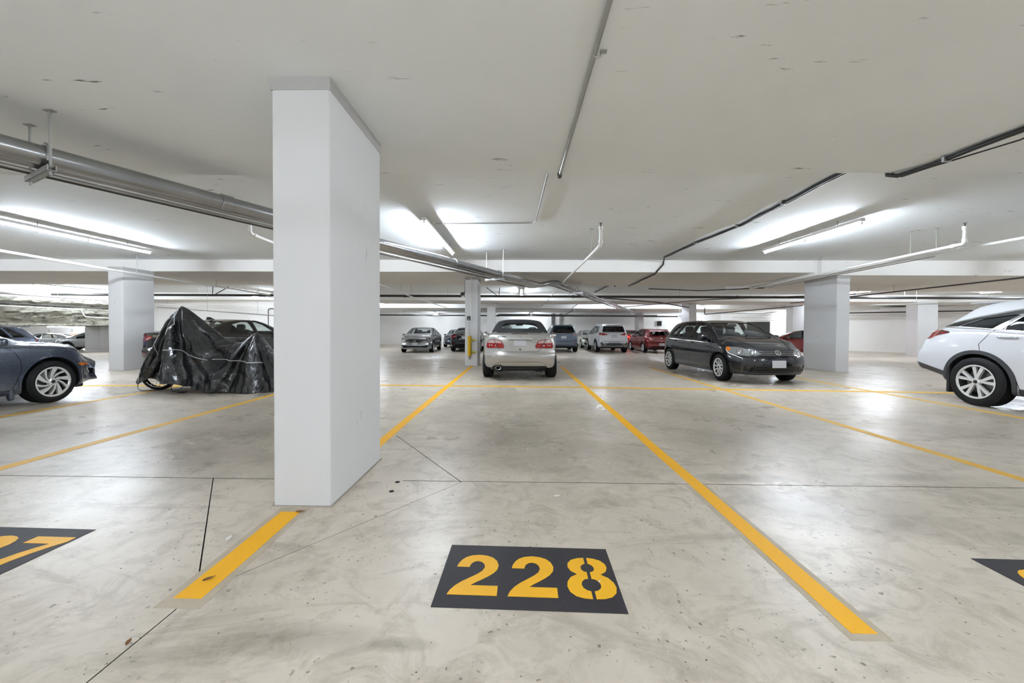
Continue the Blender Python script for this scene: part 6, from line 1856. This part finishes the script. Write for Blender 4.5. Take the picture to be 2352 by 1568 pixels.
run('sprinkler_pipe', 'dark branch pipe climbing behind the dark hatchback roof', [(10.0, 21.0, 2.35), (10.0, 21.0, 1.98), (14.6, 20.2, 2.42)], 0.024, M_DARKPIPE, rods=((13.4, 20.42, 2.38, 2.61),))
run('sprinkler_pipe', 'thin pipe crossing the diagonal run beyond the white SUV', [(13.5, 15.8, 2.62), (8.9, 18.4, 2.58), (5.4, 24.0, 2.42)], 0.02, M_DARKPIPE, rods=((10.4, 17.55, 2.62, 2.97),))
run('sprinkler_pipe', 'thin dark pipe descending to the far column behind the hatchback', [(3.8, 17.3, 2.55), (6.9, 19.3, 2.5), (9.25, 21.2, 2.36)], 0.03, M_DARKPIPE, rods=((7.7, 19.9, 2.48, 2.97),))
run('lamp_pole', 'dark strut pipe slung under the beam right of centre', [(4.9, 14.7, 2.70), (7.0, 15.0, 2.66), (8.7, 13.9, 2.66)], 0.018, M_DARKPIPE, rods=((6.2, 14.88, 2.69, 2.97),))
run('drain_pipe', 'pale pipe along the top of the fireproofed soffit', [(-20.1, 13.8, 2.30), (-20.1, 14.6, 2.47), (-20.2, 20.4, 2.45)], 0.05, pmat('mauve_pipe', (176, 164, 164), 0.5), rods=((-20.15, 16.6, 2.5, 2.97), (-20.15, 18.4, 2.5, 2.97)))
run('conduit', 'thin bent conduit fixed to the face of the fireproofed soffit', [(-20.28, 14.0, 1.98), (-20.28, 17.6, 1.96), (-20.28, 17.75, 1.62), (-20.28, 19.9, 1.55)], 0.03, M_WPIPE, fill=0.12)
run('conduit', 'straight thin conduit along the upper face of the fireproofed soffit', [(-20.28, 13.0, 2.10), (-20.28, 20.0, 2.06)], 0.022, M_DARKPIPE)
run('sprinkler_pipe', 'thin white pipe by the wall behind the covered motorcycle', [(-21.5, 20.2, 2.40), (-17.5, 20.4, 2.36), (-12.6, 20.4, 2.2)], 0.022, M_WPIPE, rods=((-18.7, 20.34, 2.4, 2.61),))
run('sprinkler_pipe', 'lower white pipe passing behind the peak of the motorcycle cover', [(-14.2, 15.0, 1.95), (-9.3, 15.0, 1.62)], 0.02, M_WPIPE, rods=((-12.2, 15.0, 1.83, 2.97), (-10.2, 15.0, 1.7, 2.97)))
run('conduit', 'dark bent conduit on the wall left of the near column', [(-12.4, 20.85, 2.2), (-13.6, 20.85, 2.2), (-13.6, 20.85, 1.2)], 0.02, M_DARKPIPE, fill=0.15)
run('sprinkler_pipe', 'thin white pipe along the slanted wall behind the crossover', [(16.5, 30.2, 2.10), (25.2, 21.2, 2.12)], 0.03, M_WPIPE, rods=((19.0, 27.62, 2.14, 2.47),))
run('sprinkler_pipe', 'dark pipe high on the slanted wall behind the crossover', [(19.0, 26.5, 2.24), (25.9, 19.6, 2.24)], 0.04, M_DARKPIPE, rods=((23.4, 22.1, 2.28, 2.61),))
run('sprinkler_pipe', 'white branch with a stub right of the right hand column', [(13.9, 16.3, 2.18), (21.2, 16.3, 2.42)], 0.028, M_WPIPE, rods=((16.4, 16.3, 2.29, 2.97), (19.3, 16.3, 2.39, 2.97)))

# seismic braces on the long dark pipe
for (x, dx, lb) in ((-0.85, -0.55, 'dark V-shaped pipe brace right of the slim column'), (-13.6, 0.75, 'dark slanting pipe brace above the motorcycle')):
    root = empty('pipe_brace', (x, 17.0, 0)); tag(root, lb, 'brace')
    MB().tube([(0, 0, 2.56), (dx, 0, 2.97)], 0.018, 6).build('diagonal_strut', M_DARKPIPE, root)
    MB().tube([(0, 0, 2.55), (0.03, 0, 2.97)], 0.018, 6).build('upright_strut', M_DARKPIPE, root)

# --- ceiling conduit and black cables
run('conduit', 'straight steel conduit clipped to the ceiling, running to the top edge', [(0.46, -0.4, 2.822), (0.435, 4.14, 2.822)], 0.014, M_STEEL, n=8)
m_ = empty('conduit_clip', (0.46, 2.33, 2.822)); tag(m_, 'small pipe clip on the ceiling conduit', 'clip')
MB().tube([(-0.022, 0, 0.018), (-0.02, 0, -0.012), (0, 0, -0.019), (0.02, 0, -0.012), (0.022, 0, 0.018)], 0.005, 6).build('strap', M_STEEL, m_)
MB().box(0.018, 0.055, -0.012, 0.012, 0.008, 0.019).build('screw_tab', M_STEEL, m_, smooth=0)
m_ = empty('conduit_fitting', (0.432, 4.15, 2.81)); tag(m_, 'dark end fitting where the ceiling conduit turns up', 'fitting')
MB().rbox((0, 0, 0.01), (0.024, 0.03, 0.026), 0.5).build('elbow', M_DARKPIPE, m_, smooth=60)
run('conduit', 'thin bent steel conduit feeding the lamp right of the near column', [(0.40, 4.18, 3.105), (0.36, 4.6, 3.105), (0.30, 7.06, 3.105), (-1.52, 7.12, 3.105)], 0.010, M_STEEL, n=8, fill=0.12)

def cable(label, pts, r, seed, wob=0.0, clips=()):
    root = empty('cable', (pts[0][0], pts[0][1], 0)); tag(root, label, 'cable')
    rr = random.Random(seed); q = []
    for i in range(len(pts) - 1):
        a = Vector(pts[i]); b = Vector(pts[i + 1]); n = max(1, int((b - a).length / 0.28))
        for k in range(n):
            p = a + (b - a) * k / n
            w = wob if (0 < i or k > 0) else 0
            q.append((p.x + rr.uniform(-w, w) - pts[0][0], p.y - pts[0][1], p.z - abs(rr.uniform(0, w * 0.8))))
    q.append((pts[-1][0] - pts[0][0], pts[-1][1] - pts[0][1], pts[-1][2]))
    q = [tuple(p) for p in q]
    MB().tube(q, r, 8).build('sheath', M_CABLE, root, smooth=60)
    for (x, y, z) in clips:
        MB().box(x - pts[0][0] - r * 1.6, x - pts[0][0] + r * 1.6, y - pts[0][1] - 0.012, y - pts[0][1] + 0.012, z - r * 1.4, z + r * 1.2).build('clip', M_STEEL, root, smooth=0)
near = [(4.02, 0.6, 2.812), (4.035, 3.2, 2.812), (4.02, 3.9, 2.812), (3.93, 4.12, 2.80), (3.89, 4.185, 2.83), (3.88, 4.21, 3.08), (3.89, 4.9, 3.095), (3.95, 5.88, 3.095), (4.02, 7.15, 3.095), (3.88, 8.57, 3.095), (3.86, 10.38, 3.095), (4.06, 10.93, 3.08), (4.04, 10.97, 3.0), (3.88, 10.975, 2.80), (3.89, 11.1, 2.765), (4.08, 14.4, 2.765)]
cable('thick black cable snaking along the ceiling towards the beam at the right', near, 0.022, 1, 0.012, ((4.03, 2.6, 2.812), (4.02, 3.75, 2.812), (3.95, 5.9, 3.095), (4.0, 7.2, 3.095), (3.88, 8.6, 3.095)))
cable('thinner black cable beside the thick one on the ceiling', [(p[0] + 0.045, p[1], p[2] + 0.004) for p in near[:11]], 0.013, 2, 0.016)
cable('loose thin black cable sagging below the thick ceiling cable', [(4.10, 2.9, 2.80), (4.13, 3.3, 2.77), (4.05, 3.9, 2.80)], 0.007, 3)
cable('short black cable continuing beyond the middle beam', [(3.58, 14.5, 2.77), (3.6, 14.65, 2.9), (3.62, 16.6, 2.93), (3.66, 18.6, 2.93)], 0.03, 4, 0.02)
cable('loose dark cable drooping from the second beam', [(3.35, 22.0, 2.56), (3.1, 22.0, 2.42), (3.05, 22.0, 2.18), (2.75, 22.6, 2.02)], 0.018, 5, 0.01)

# --- fittings on the slim column
r_ = empty('junction_box', (-1.535, 12.14, 1.49)); tag(r_, 'grey junction box with black face on the slim column', 'junction box')
MB().box(-0.095, 0.095, -0.06, 0.012, -0.10, 0.10).build('enclosure', pmat('box_grey', (206, 206, 204), 0.5), r_, smooth=0)
MB().box(-0.062, 0.052, -0.066, -0.058, -0.062, 0.075).build('black_face', M_GLOSSBK, r_, smooth=0)
MB().rbox((0.0, -0.068, -0.03), (0.012, 0.006, 0.012), 0.8).build('button', M_CHROME, r_)
run('conduit', 'thin conduit dropping down the slim column to the junction box', [(-1.478, 12.115, 2.785), (-1.478, 12.115, 1.58)], 0.011, M_WPIPE, n=8)
run('cable', 'grey cable from the junction box into the yellow guard', [(-1.552, 12.10, 1.40), (-1.545, 12.08, 1.2), (-1.525, 12.07, 0.94)], 0.014, M_STEEL, n=8, cat='cable')
r_ = empty('tube_guard', (-1.515, 12.068, 0.0)); tag(r_, 'yellow painted tube guard bracketed to the slim column', 'tube guard')
MB().lathe([(0.05, 0.945), (0.058, 0.94), (0.058, 0.335), (0.05, 0.31), (0.03, 0.30)], 24, 'Z').build('yellow_tube', pmat('guard_yellow', (204, 164, 24), 0.45, var=0.08), r_)
for z in (0.815, 0.44):
    MB().box(0.04, 0.185, 0.03, 0.083, z - 0.026, z + 0.026).build('bracket', pmat('bracket_yellow', (186, 176, 40), 0.5), r_, smooth=0)
MB().lathe([(0.03, 0.305), (0.024, 0.27), (0.012, 0.24), (0.002, 0.205)], 12, 'Z').build('steel_tip', M_STEEL, r_)
r_ = empty('security_camera', (-1.80, 13.0, 2.3)); tag(r_, 'small dark security camera on a bracket beside the slim column top', 'camera')
MB().tube([(0.02, 0, 0.5), (0.02, 0, 0.12), (-0.03, -0.03, 0.06)], 0.02, 8).build('bracket', M_DARKPIPE, r_)
MB().rbox((-0.05, -0.08, 0.02), (0.07, 0.13, 0.06), 0.6).build('housing', M_DARKPIPE, r_, smooth=60)
MB().lathe([(0.001, -0.09), (0.05, -0.08), (0.06, -0.02)], 14, 'Z', at=(-0.04, -0.1, 0)).build('dome', M_WPIPE, r_)

# --- fittings on the back walls
def wall_box(name, label, cat, x, y, z, w, h, d, mat, face=None):
    r = empty(name, (x, y, z)); tag(r, label, cat)
    MB().box(-w / 2, w / 2, -d, 0.01, -h / 2, h / 2).build('enclosure', mat, r, smooth=0)
    MB().box(-w / 2 + 0.03, w / 2 - 0.03, -d - 0.006, -d, -h / 2 + 0.03, h / 2 - 0.03).build('face_plate', face or M_BATTEN, r, smooth=0)
    return r
wall_box('electrical_panel', 'small dark electrical panel on the back wall above the red hatchback', 'panel', 11.35, 31.5, 1.62, 0.42, 0.42, 0.10, pmat('panel_grey', (176, 176, 174), 0.5), M_GLOSSBK)
def sign_box():
    r = empty('ceiling_sign', (10.6, 25.0 - 0.05, 1.88)); tag(r, 'plain white hanging sign panel left of the dark hatchback roof', 'sign')
    MB().box(-0.40, 0.40, -0.03, 0.03, -0.11, 0.11).build('panel', M_BATTEN, r, smooth=0)
    for s in (-0.3, 0.3): MB().tube([(s, 0, 0.1), (s, 0, 2.49 - 1.88)], 0.008, 6).build('hanger_rod', M_STEEL, r)
sign_box()
for x, lb in ((2.82, 'dark vertical conduit rack on the back wall above the blue-grey SUV'), (3.45, 'second vertical conduit pair on the back wall')):
    r = empty('conduit_rack', (x, 31.44, 0)); tag(r, lb, 'conduit')
    for s in (-0.09, 0.0, 0.09):
        MB().tube([(s, 0, 0.9), (s, 0, 2.39)], 0.028, 8).build('conduit', M_DARKPIPE if x < 3 else M_STEEL, r)
    for z in (1.5, 1.9): MB().box(-0.14, 0.14, -0.04, -0.03, z - 0.02, z + 0.02).build('strap', M_STEEL, r, smooth=0)
def lettering(txt, x, z, size, rgb, label):
    cu = bpy.data.curves.new('lettering', 'FONT'); cu.body = txt; cu.size = size; cu.extrude = 0.002; cu.align_x = 'CENTER'; cu.space_character = 1.1; cu.offset = 0.004
    t = bpy.data.objects.new('lettering_tmp', cu); COL.objects.link(t)
    dg = bpy.context.evaluated_depsgraph_get(); dg.update()
    me = bpy.data.meshes.new_from_object(t.evaluated_get(dg)); bpy.data.objects.remove(t); bpy.data.curves.remove(cu)
    me.materials.clear(); me.materials.append(pmat('letters_%d' % rgb[2], rgb, 0.7))
    o = bpy.data.objects.new('wall_lettering', me); COL.objects.link(o)
    o.location = (x, 26.797, z); o.rotation_euler = (PI / 2, 0, 0)
    tag(o, label, 'lettering')
lettering('2', -33.2, 0.76, 0.24, (150, 148, 146), 'left one of the two grey numerals painted high on the far wall')
lettering('EEYNR', -32.95, 0.52, 0.21, (226, 178, 140), 'faded orange lettering under the grey number 2, upper line')
lettering('BOLT', -33.0, 0.30, 0.20, (228, 184, 148), 'faded orange lettering under the grey number 2, lower line')
lettering('3', -31.55, 0.78, 0.26, (146, 144, 142), 'right one of the two grey numerals painted high on the far wall')
lettering('OHEEIN', -31.3, 0.52, 0.21, (226, 176, 136), 'faded orange lettering under the grey number 3')

# ================================================================== the covered motorcycle
def covered_motorcycle():
    OX, OY = -5.7, 7.22
    root = empty('covered_motorcycle', (OX - 0.07, OY, 0)); tag(root, 'motorcycle under a wet black cover with pale piping, left of the near column', 'motorcycle')
    ridge = [(-7.06, 0.27), (-7.0, 0.47), (-6.86, 0.74), (-6.66, 1.05), (-6.545, 1.285), (-6.40, 1.50), (-6.30, 1.585), (-6.22, 1.555), (-5.96, 1.375), (-5.655, 1.13), (-5.47, 0.985), (-5.30, 0.92), (-5.15, 0.905),
             (-5.03, 0.99), (-4.94, 1.06), (-4.86, 1.085), (-4.79, 1.05), (-4.70, 0.93), (-4.53, 0.72), (-4.38, 0.60), (-4.2, 0.34)]
    hem = [(-7.06, 0.18), (-6.95, 0.14), (-6.86, 0.17), (-6.76, 0.24), (-6.62, 0.30), (-6.50, 0.34), (-6.45, 0.27), (-6.24, 0.20), (-5.96, 0.115), (-5.65, 0.05), (-5.3, 0.015), (-4.2, 0.012)]
    wid = [(-7.06, 0.06), (-6.95, 0.16), (-6.7, 0.26), (-6.4, 0.40), (-6.1, 0.42), (-5.6, 0.36), (-5.0, 0.36), (-4.6, 0.34), (-4.2, 0.12)]
    ns, nt = 190, 84
    xs = np.linspace(-7.06, -4.2, ns + 1)
    R = pchip(ridge, xs); H = pchip(hem, xs); W = pchip(wid, xs)
    rnd = np.random.RandomState(5)
    ph = rnd.uniform(0, 6.28, 12)
    vs = []
    for i, x in enumerate(xs):
        for j in range(nt + 1):
            t = -1 + 2 * j / nt
            a = abs(t); sg = -1 if t < 0 else 1
            # tent-like section, hem flaring a little
            yy = sg * W[i] * (a ** 0.80 * 0.93 + 0.07 * a ** 6)
            z = R[i] - (R[i] - H[i]) * (a ** 1.35)
            if sg > 0: z = max(z, 0.05 * 0 + R[i] - (R[i] - max(H[i], 0.1)) * (a ** 1.35))
            # folds radiating from the two high points
            d = 0.0
            for (px, pz, f, amp) in ((-6.30, 1.60, 13.0, 0.085), (-4.86, 1.10, 11.0, 0.065)):
                rx, rz = x - px, pz - z
                r = math.hypot(rx, rz); th = math.atan2(rx, max(0.05, rz + 0.04))
                wgt = math.exp(-(abs(rx) / 0.95) ** 2) * min(1.0, r / 0.35)
                s = math.sin(f * th + ph[0]) + 0.55 * math.sin(f * 1.9 * th + ph[1] + 2 * z)
                d += amp * wgt * (abs(s) ** 0.75 * (1 if s > 0 else -1)) * min(1, a * 2.5)
            d += 0.022 * math.sin(9 * x + 5 * z + ph[2]) * math.sin(7 * z - 3 * x + ph[3]) * a
            d += 0.010 * math.sin(31 * x + 11 * z + ph[4]) * math.sin(23 * z + 9 * x + ph[5]) * a
            if sg < 0:                                   # the deep front pleat over the wheel
                top_z = 1.22; tz = (top_z - z) / top_z
                if tz > 0:
                    xl = -6.31 - 0.50 * tz; xr_ = -6.31 - 0.10 * tz
                    u = (x - xl) / max(1e-3, xr_ - xl)
                    if -0.25 < u < 1.15:
                        e = min(1.0, max(0.0, (u + 0.25) / 0.3)) * min(1.0, max(0.0, (1.15 - u) / 0.15))
                        d -= 0.20 * e * min(1, tz * 2.2)
            low = max(0, 0.35 - z) / 0.35
            d += 0.020 * low * math.sin(46 * x + ph[6]) * a
            z2 = z + 0.012 * math.sin(27 * x + ph[7]) * a * a if H[i] > 0.05 else z
            vs.append((x - OX, yy + sg * d, max(0.008, z2)))
    fs = []
    for i in range(ns):
        for j in range(nt):
            a = i * (nt + 1) + j
            fs.append((a, a + nt + 1, a + nt + 2, a + 1))
    cover_mat = bpy.data.materials.new('wet_black_cover')
    cover_mat.use_nodes = True
    nt_ = cover_mat.node_tree; b = nt_.nodes['Principled BSDF']
    b.inputs['Base Color'].default_value = (*lin((15, 16, 20)), 1); b.inputs['Roughness'].default_value = 0.27
    b.inputs['Coat Weight'].default_value = 0.6; b.inputs['Coat Roughness'].default_value = 0.12
    tc = nt_.nodes.new('ShaderNodeTexCoord')
    n1 = nt_.nodes.new('ShaderNodeTexNoise'); n1.inputs['Scale'].default_value = 95; n1.inputs['Detail'].default_value = 3
    n2 = nt_.nodes.new('ShaderNodeTexNoise'); n2.inputs['Scale'].default_value = 7; n2.inputs['Detail'].default_value = 6; n2.inputs['Distortion'].default_value = 1.2
    for n in (n1, n2): nt_.links.new(tc.outputs['Object'], n.inputs['Vector'])
    b1 = nt_.nodes.new('ShaderNodeBump'); b1.inputs['Strength'].default_value = 0.35; b1.inputs['Distance'].default_value = 0.004
    b2 = nt_.nodes.new('ShaderNodeBump'); b2.inputs['Strength'].default_value = 0.8; b2.inputs['Distance'].default_value = 0.05
    nt_.links.new(n1.outputs[0], b1.inputs['Height']); nt_.links.new(n2.outputs[0], b2.inputs['Height'])
    nt_.links.new(b2.outputs[0], b1.inputs['Normal']); nt_.links.new(b1.outputs[0], b.inputs['Normal'])
    mb = MB().add(vs, fs)
    o = mb.build('cover', cover_mat, root, smooth=180)
    bvh = BVHTree.FromPolygons(vs, fs)
    pm = pmat('pale_reflective_piping', (196, 198, 200), 0.4)
    def piping(pts, r=0.007):
        out = []
        for i in range(len(pts) - 1):
            for k in range(8):
                x = pts[i][0] + (pts[i + 1][0] - pts[i][0]) * k / 8; z = pts[i][1] + (pts[i + 1][1] - pts[i][1]) * k / 8
                h = bvh.ray_cast(Vector((x - OX, -3, z)), Vector((0, 1, 0)))
                if h[0] is not None: out.append((h[0].x, h[0].y - 0.004, h[0].z))
        if len(out) > 2: MB().tube(out, r, 6).build('piping', pm, root)
    piping([(-6.305, 1.56), (-6.29, 1.38), (-6.265, 1.24), (-6.30, 1.10), (-6.34, 0.88), (-6.38, 0.70), (-6.42, 0.40), (-6.44, 0.31)])
    piping([(-6.35, 0.77), (-6.2, 0.775), (-6.02, 0.72), (-5.95, 0.68), (-5.8, 0.645), (-5.59, 0.575)])
    piping([(-5.57, 0.595), (-5.25, 0.585), (-4.95, 0.555), (-4.6, 0.53)])
    piping([(-6.63, 1.05), (-6.66, 0.88), (-6.65, 0.62)], 0.005)
    piping([(-6.53, 1.22), (-6.46, 1.33), (-6.34, 1.42)], 0.005)
    # front wheel peeping out below, turned a little
    wr = Matrix.Rotation(math.radians(12), 3, 'Z')
    wc = Vector((-6.68 - OX, -0.06, 0.30))
    t = MB()
    prof = [(0.245, -0.045), (0.262, -0.055), (0.288, -0.042), (0.30, -0.015), (0.30, 0.015), (0.288, 0.042), (0.262, 0.055), (0.245, 0.045)]
    t.lathe(prof, 48, 'Y', closed=True)
    w = t.build('front_wheel', M_TYRE, root); w.location = wc; w.rotation_euler = (0, 0, math.radians(12))
    m = MB().lathe([(0.246, -0.040), (0.236, -0.034), (0.232, 0.0), (0.236, 0.034), (0.246, 0.040)], 48, 'Y')
    m.build('rim', M_CHROME, w)
    sp = MB()
    for k in range(20):
        a = 2 * PI * k / 20
        sp.tube([(0.03 * math.cos(a + 0.5), (0.03 if k % 2 else -0.03), 0.03 * math.sin(a + 0.5)), (0.236 * math.cos(a), 0, 0.236 * math.sin(a))], 0.003, 5)
    so = sp.build('spokes', M_CHROME, w); so['kind'] = 'stuff'
    MB().lathe([(0.001, -0.05), (0.035, -0.05), (0.035, 0.05), (0.001, 0.05)], 16, 'Y').build('hub', M_BARREL, w)
    MB().rbox((0.15, 0.02, 0.42), (0.75, 0.10, 0.22), 0.7).build('frame', M_LINER, root, smooth=60)
    rw = MB().lathe([(0.2, -0.06), (0.27, -0.07), (0.30, -0.02), (0.30, 0.02), (0.27, 0.07), (0.2, 0.06)], 32, 'Y', closed=True).build('rear_wheel', M_TYRE, root); rw.location = (0.98, 0, 0.30)
    MB().tube(smooth_path([(-7.0 - OX, -0.12, 0.19), (-6.98 - OX, -0.20, 0.06), (-6.86 - OX, -0.24, 0.012), (-6.6 - OX, -0.2, 0.012)], 0.08), 0.006, 6).build('strap', M_CABLE, root)
    MB().tube(smooth_path([(-6.20 - OX, -0.34, 0.2), (-6.17 - OX, -0.38, 0.06), (-6.12 - OX, -0.38, 0.02), (-5.98 - OX, -0.36, 0.09), (-5.98 - OX, -0.32, 0.16)], 0.04), 0.008, 6).build('strap', M_CABLE, root)
    MB().box(-6.05 - OX, -5.95 - OX, -0.40, -0.30, 0.0, 0.02).build('stand_foot', M_CABLE, root, smooth=0)
covered_motorcycle()

# ================================================================== litter on the floor
def leaf(x, y, s, rz, mat, label, name='leaf'):
    m = MB(); n = 8; vs = []
    for i in range(n + 1):
        t = i / n; w = 0.38 * math.sin(PI * t) ** 0.8
        vs += [(t * s, -w * s * 0.5, 0.004 + 0.10 * s * t * t), (t * s, 0, 0.003 + 0.02 * s), (t * s, w * s * 0.5, 0.004 + 0.12 * s * (1 - t))]
    fs = []
    for i in range(n):
        for k in range(2): fs.append((3 * i + k, 3 * i + 3 + k, 3 * i + 4 + k, 3 * i + 1 + k))
    m.add(vs, fs)
    o = m.build(name, mat, smooth=60); o.location = (x, y, 0.002); o.rotation_euler = (0, 0, rz)
    tag(o, label, 'leaf' if name == 'leaf' else 'litter')
M_LEAF = pmat('dry_leaf', (120, 84, 48), 0.8, var=0.2)
M_SCRAP = pmat('white_scrap', (232, 228, 222), 0.8)
leaf(-1.43, 2.455, 0.055, 0.3, M_LEAF, 'dry brown leaf on the yellow line at the foot of the near column')
leaf(-1.475, 1.77, 0.05, 0.9, M_LEAF, 'small dry leaf lying where the joints meet on the short yellow line')
leaf(-1.46, 1.40, 0.04, 2.0, M_LEAF, 'dark leaf fragment caught in the floor joint near the bottom left')
leaf(0.26, 2.74, 0.06, 0.2, M_SCRAP, 'small white paper scrap beyond the number 228', 'paper_scrap')
leaf(-1.62, 2.10, 0.07, 1.8, M_SCRAP, 'thin pale straw scrap left of the short yellow line', 'paper_scrap')
leaf(0.385, 1.81, 0.022, 1.0, M_SCRAP, 'tiny white scrap on the figure 8', 'paper_scrap')
for (x, y, lb) in ((-0.92, 2.80, 'round dark spot on the floor beside the near column'), (-0.93, 2.97, 'smaller dark spot on the floor joint right of the near column')):
    o = MB().lathe([(0.001, 0.003), (0.016, 0.003), (0.019, 0.0)], 14, 'Z').build('floor_plug', M_LINER); o.location = (x, y, 0.0); tag(o, lb, 'plug')

def grit():
    # loose grit and crumbs of concrete, swept up along the joints, the lines and the foot of the column
    r = random.Random(11); m = MB()
    def bit(x, y, s):
        k = 5; a0 = r.uniform(0, 6.28); st = r.uniform(0.5, 1.0)
        vs = [(x + s * math.cos(a0 + 6.283 * i / k) * r.uniform(.6, 1), y + s * st * math.sin(a0 + 6.283 * i / k) * r.uniform(.6, 1), 0.0005) for i in range(k)] + [(x, y, s * 0.55 + 0.001)]
        m.add(vs, [(i, (i + 1) % k, k) for i in range(k)])
    lines = [((-6, 3.04), (-1.9, 3.0), 60), ((-0.9, 3.0), (6, 3.03), 110), ((-2.41, 3.0), (-1.45, 1.70), 40), ((-1.455, 0.9), (-1.445, 1.66), 24), ((-1.22, 2.54), (-1.22, 3.5), 36), ((-1.64, 2.52), (-1.22, 2.52), 26), ((1.31, 1.6), (1.31, 3.0), 30), ((-1.36, 1.7), (-1.38, 2.5), 24)]
    for p, q, n in lines:
        for i in range(n):
            t = r.random()
            bit(p[0] + (q[0] - p[0]) * t + r.gauss(0, 0.035), p[1] + (q[1] - p[1]) * t + r.gauss(0, 0.035), r.uniform(0.0012, 0.0042))
    for i in range(420):
        bit(r.uniform(-3.2, 3.4), r.uniform(1.1, 4.6), r.choice((0.0012, 0.0016, 0.002, 0.003, 0.005)))
    o = m.build('floor_debris', pmat('dark_grit', (92, 84, 72), 0.9, var=0.4, vscale=3), smooth=0)
    tag(o, 'scattered dark grit along the floor joints and lines', 'debris', None, 'stuff')
grit()
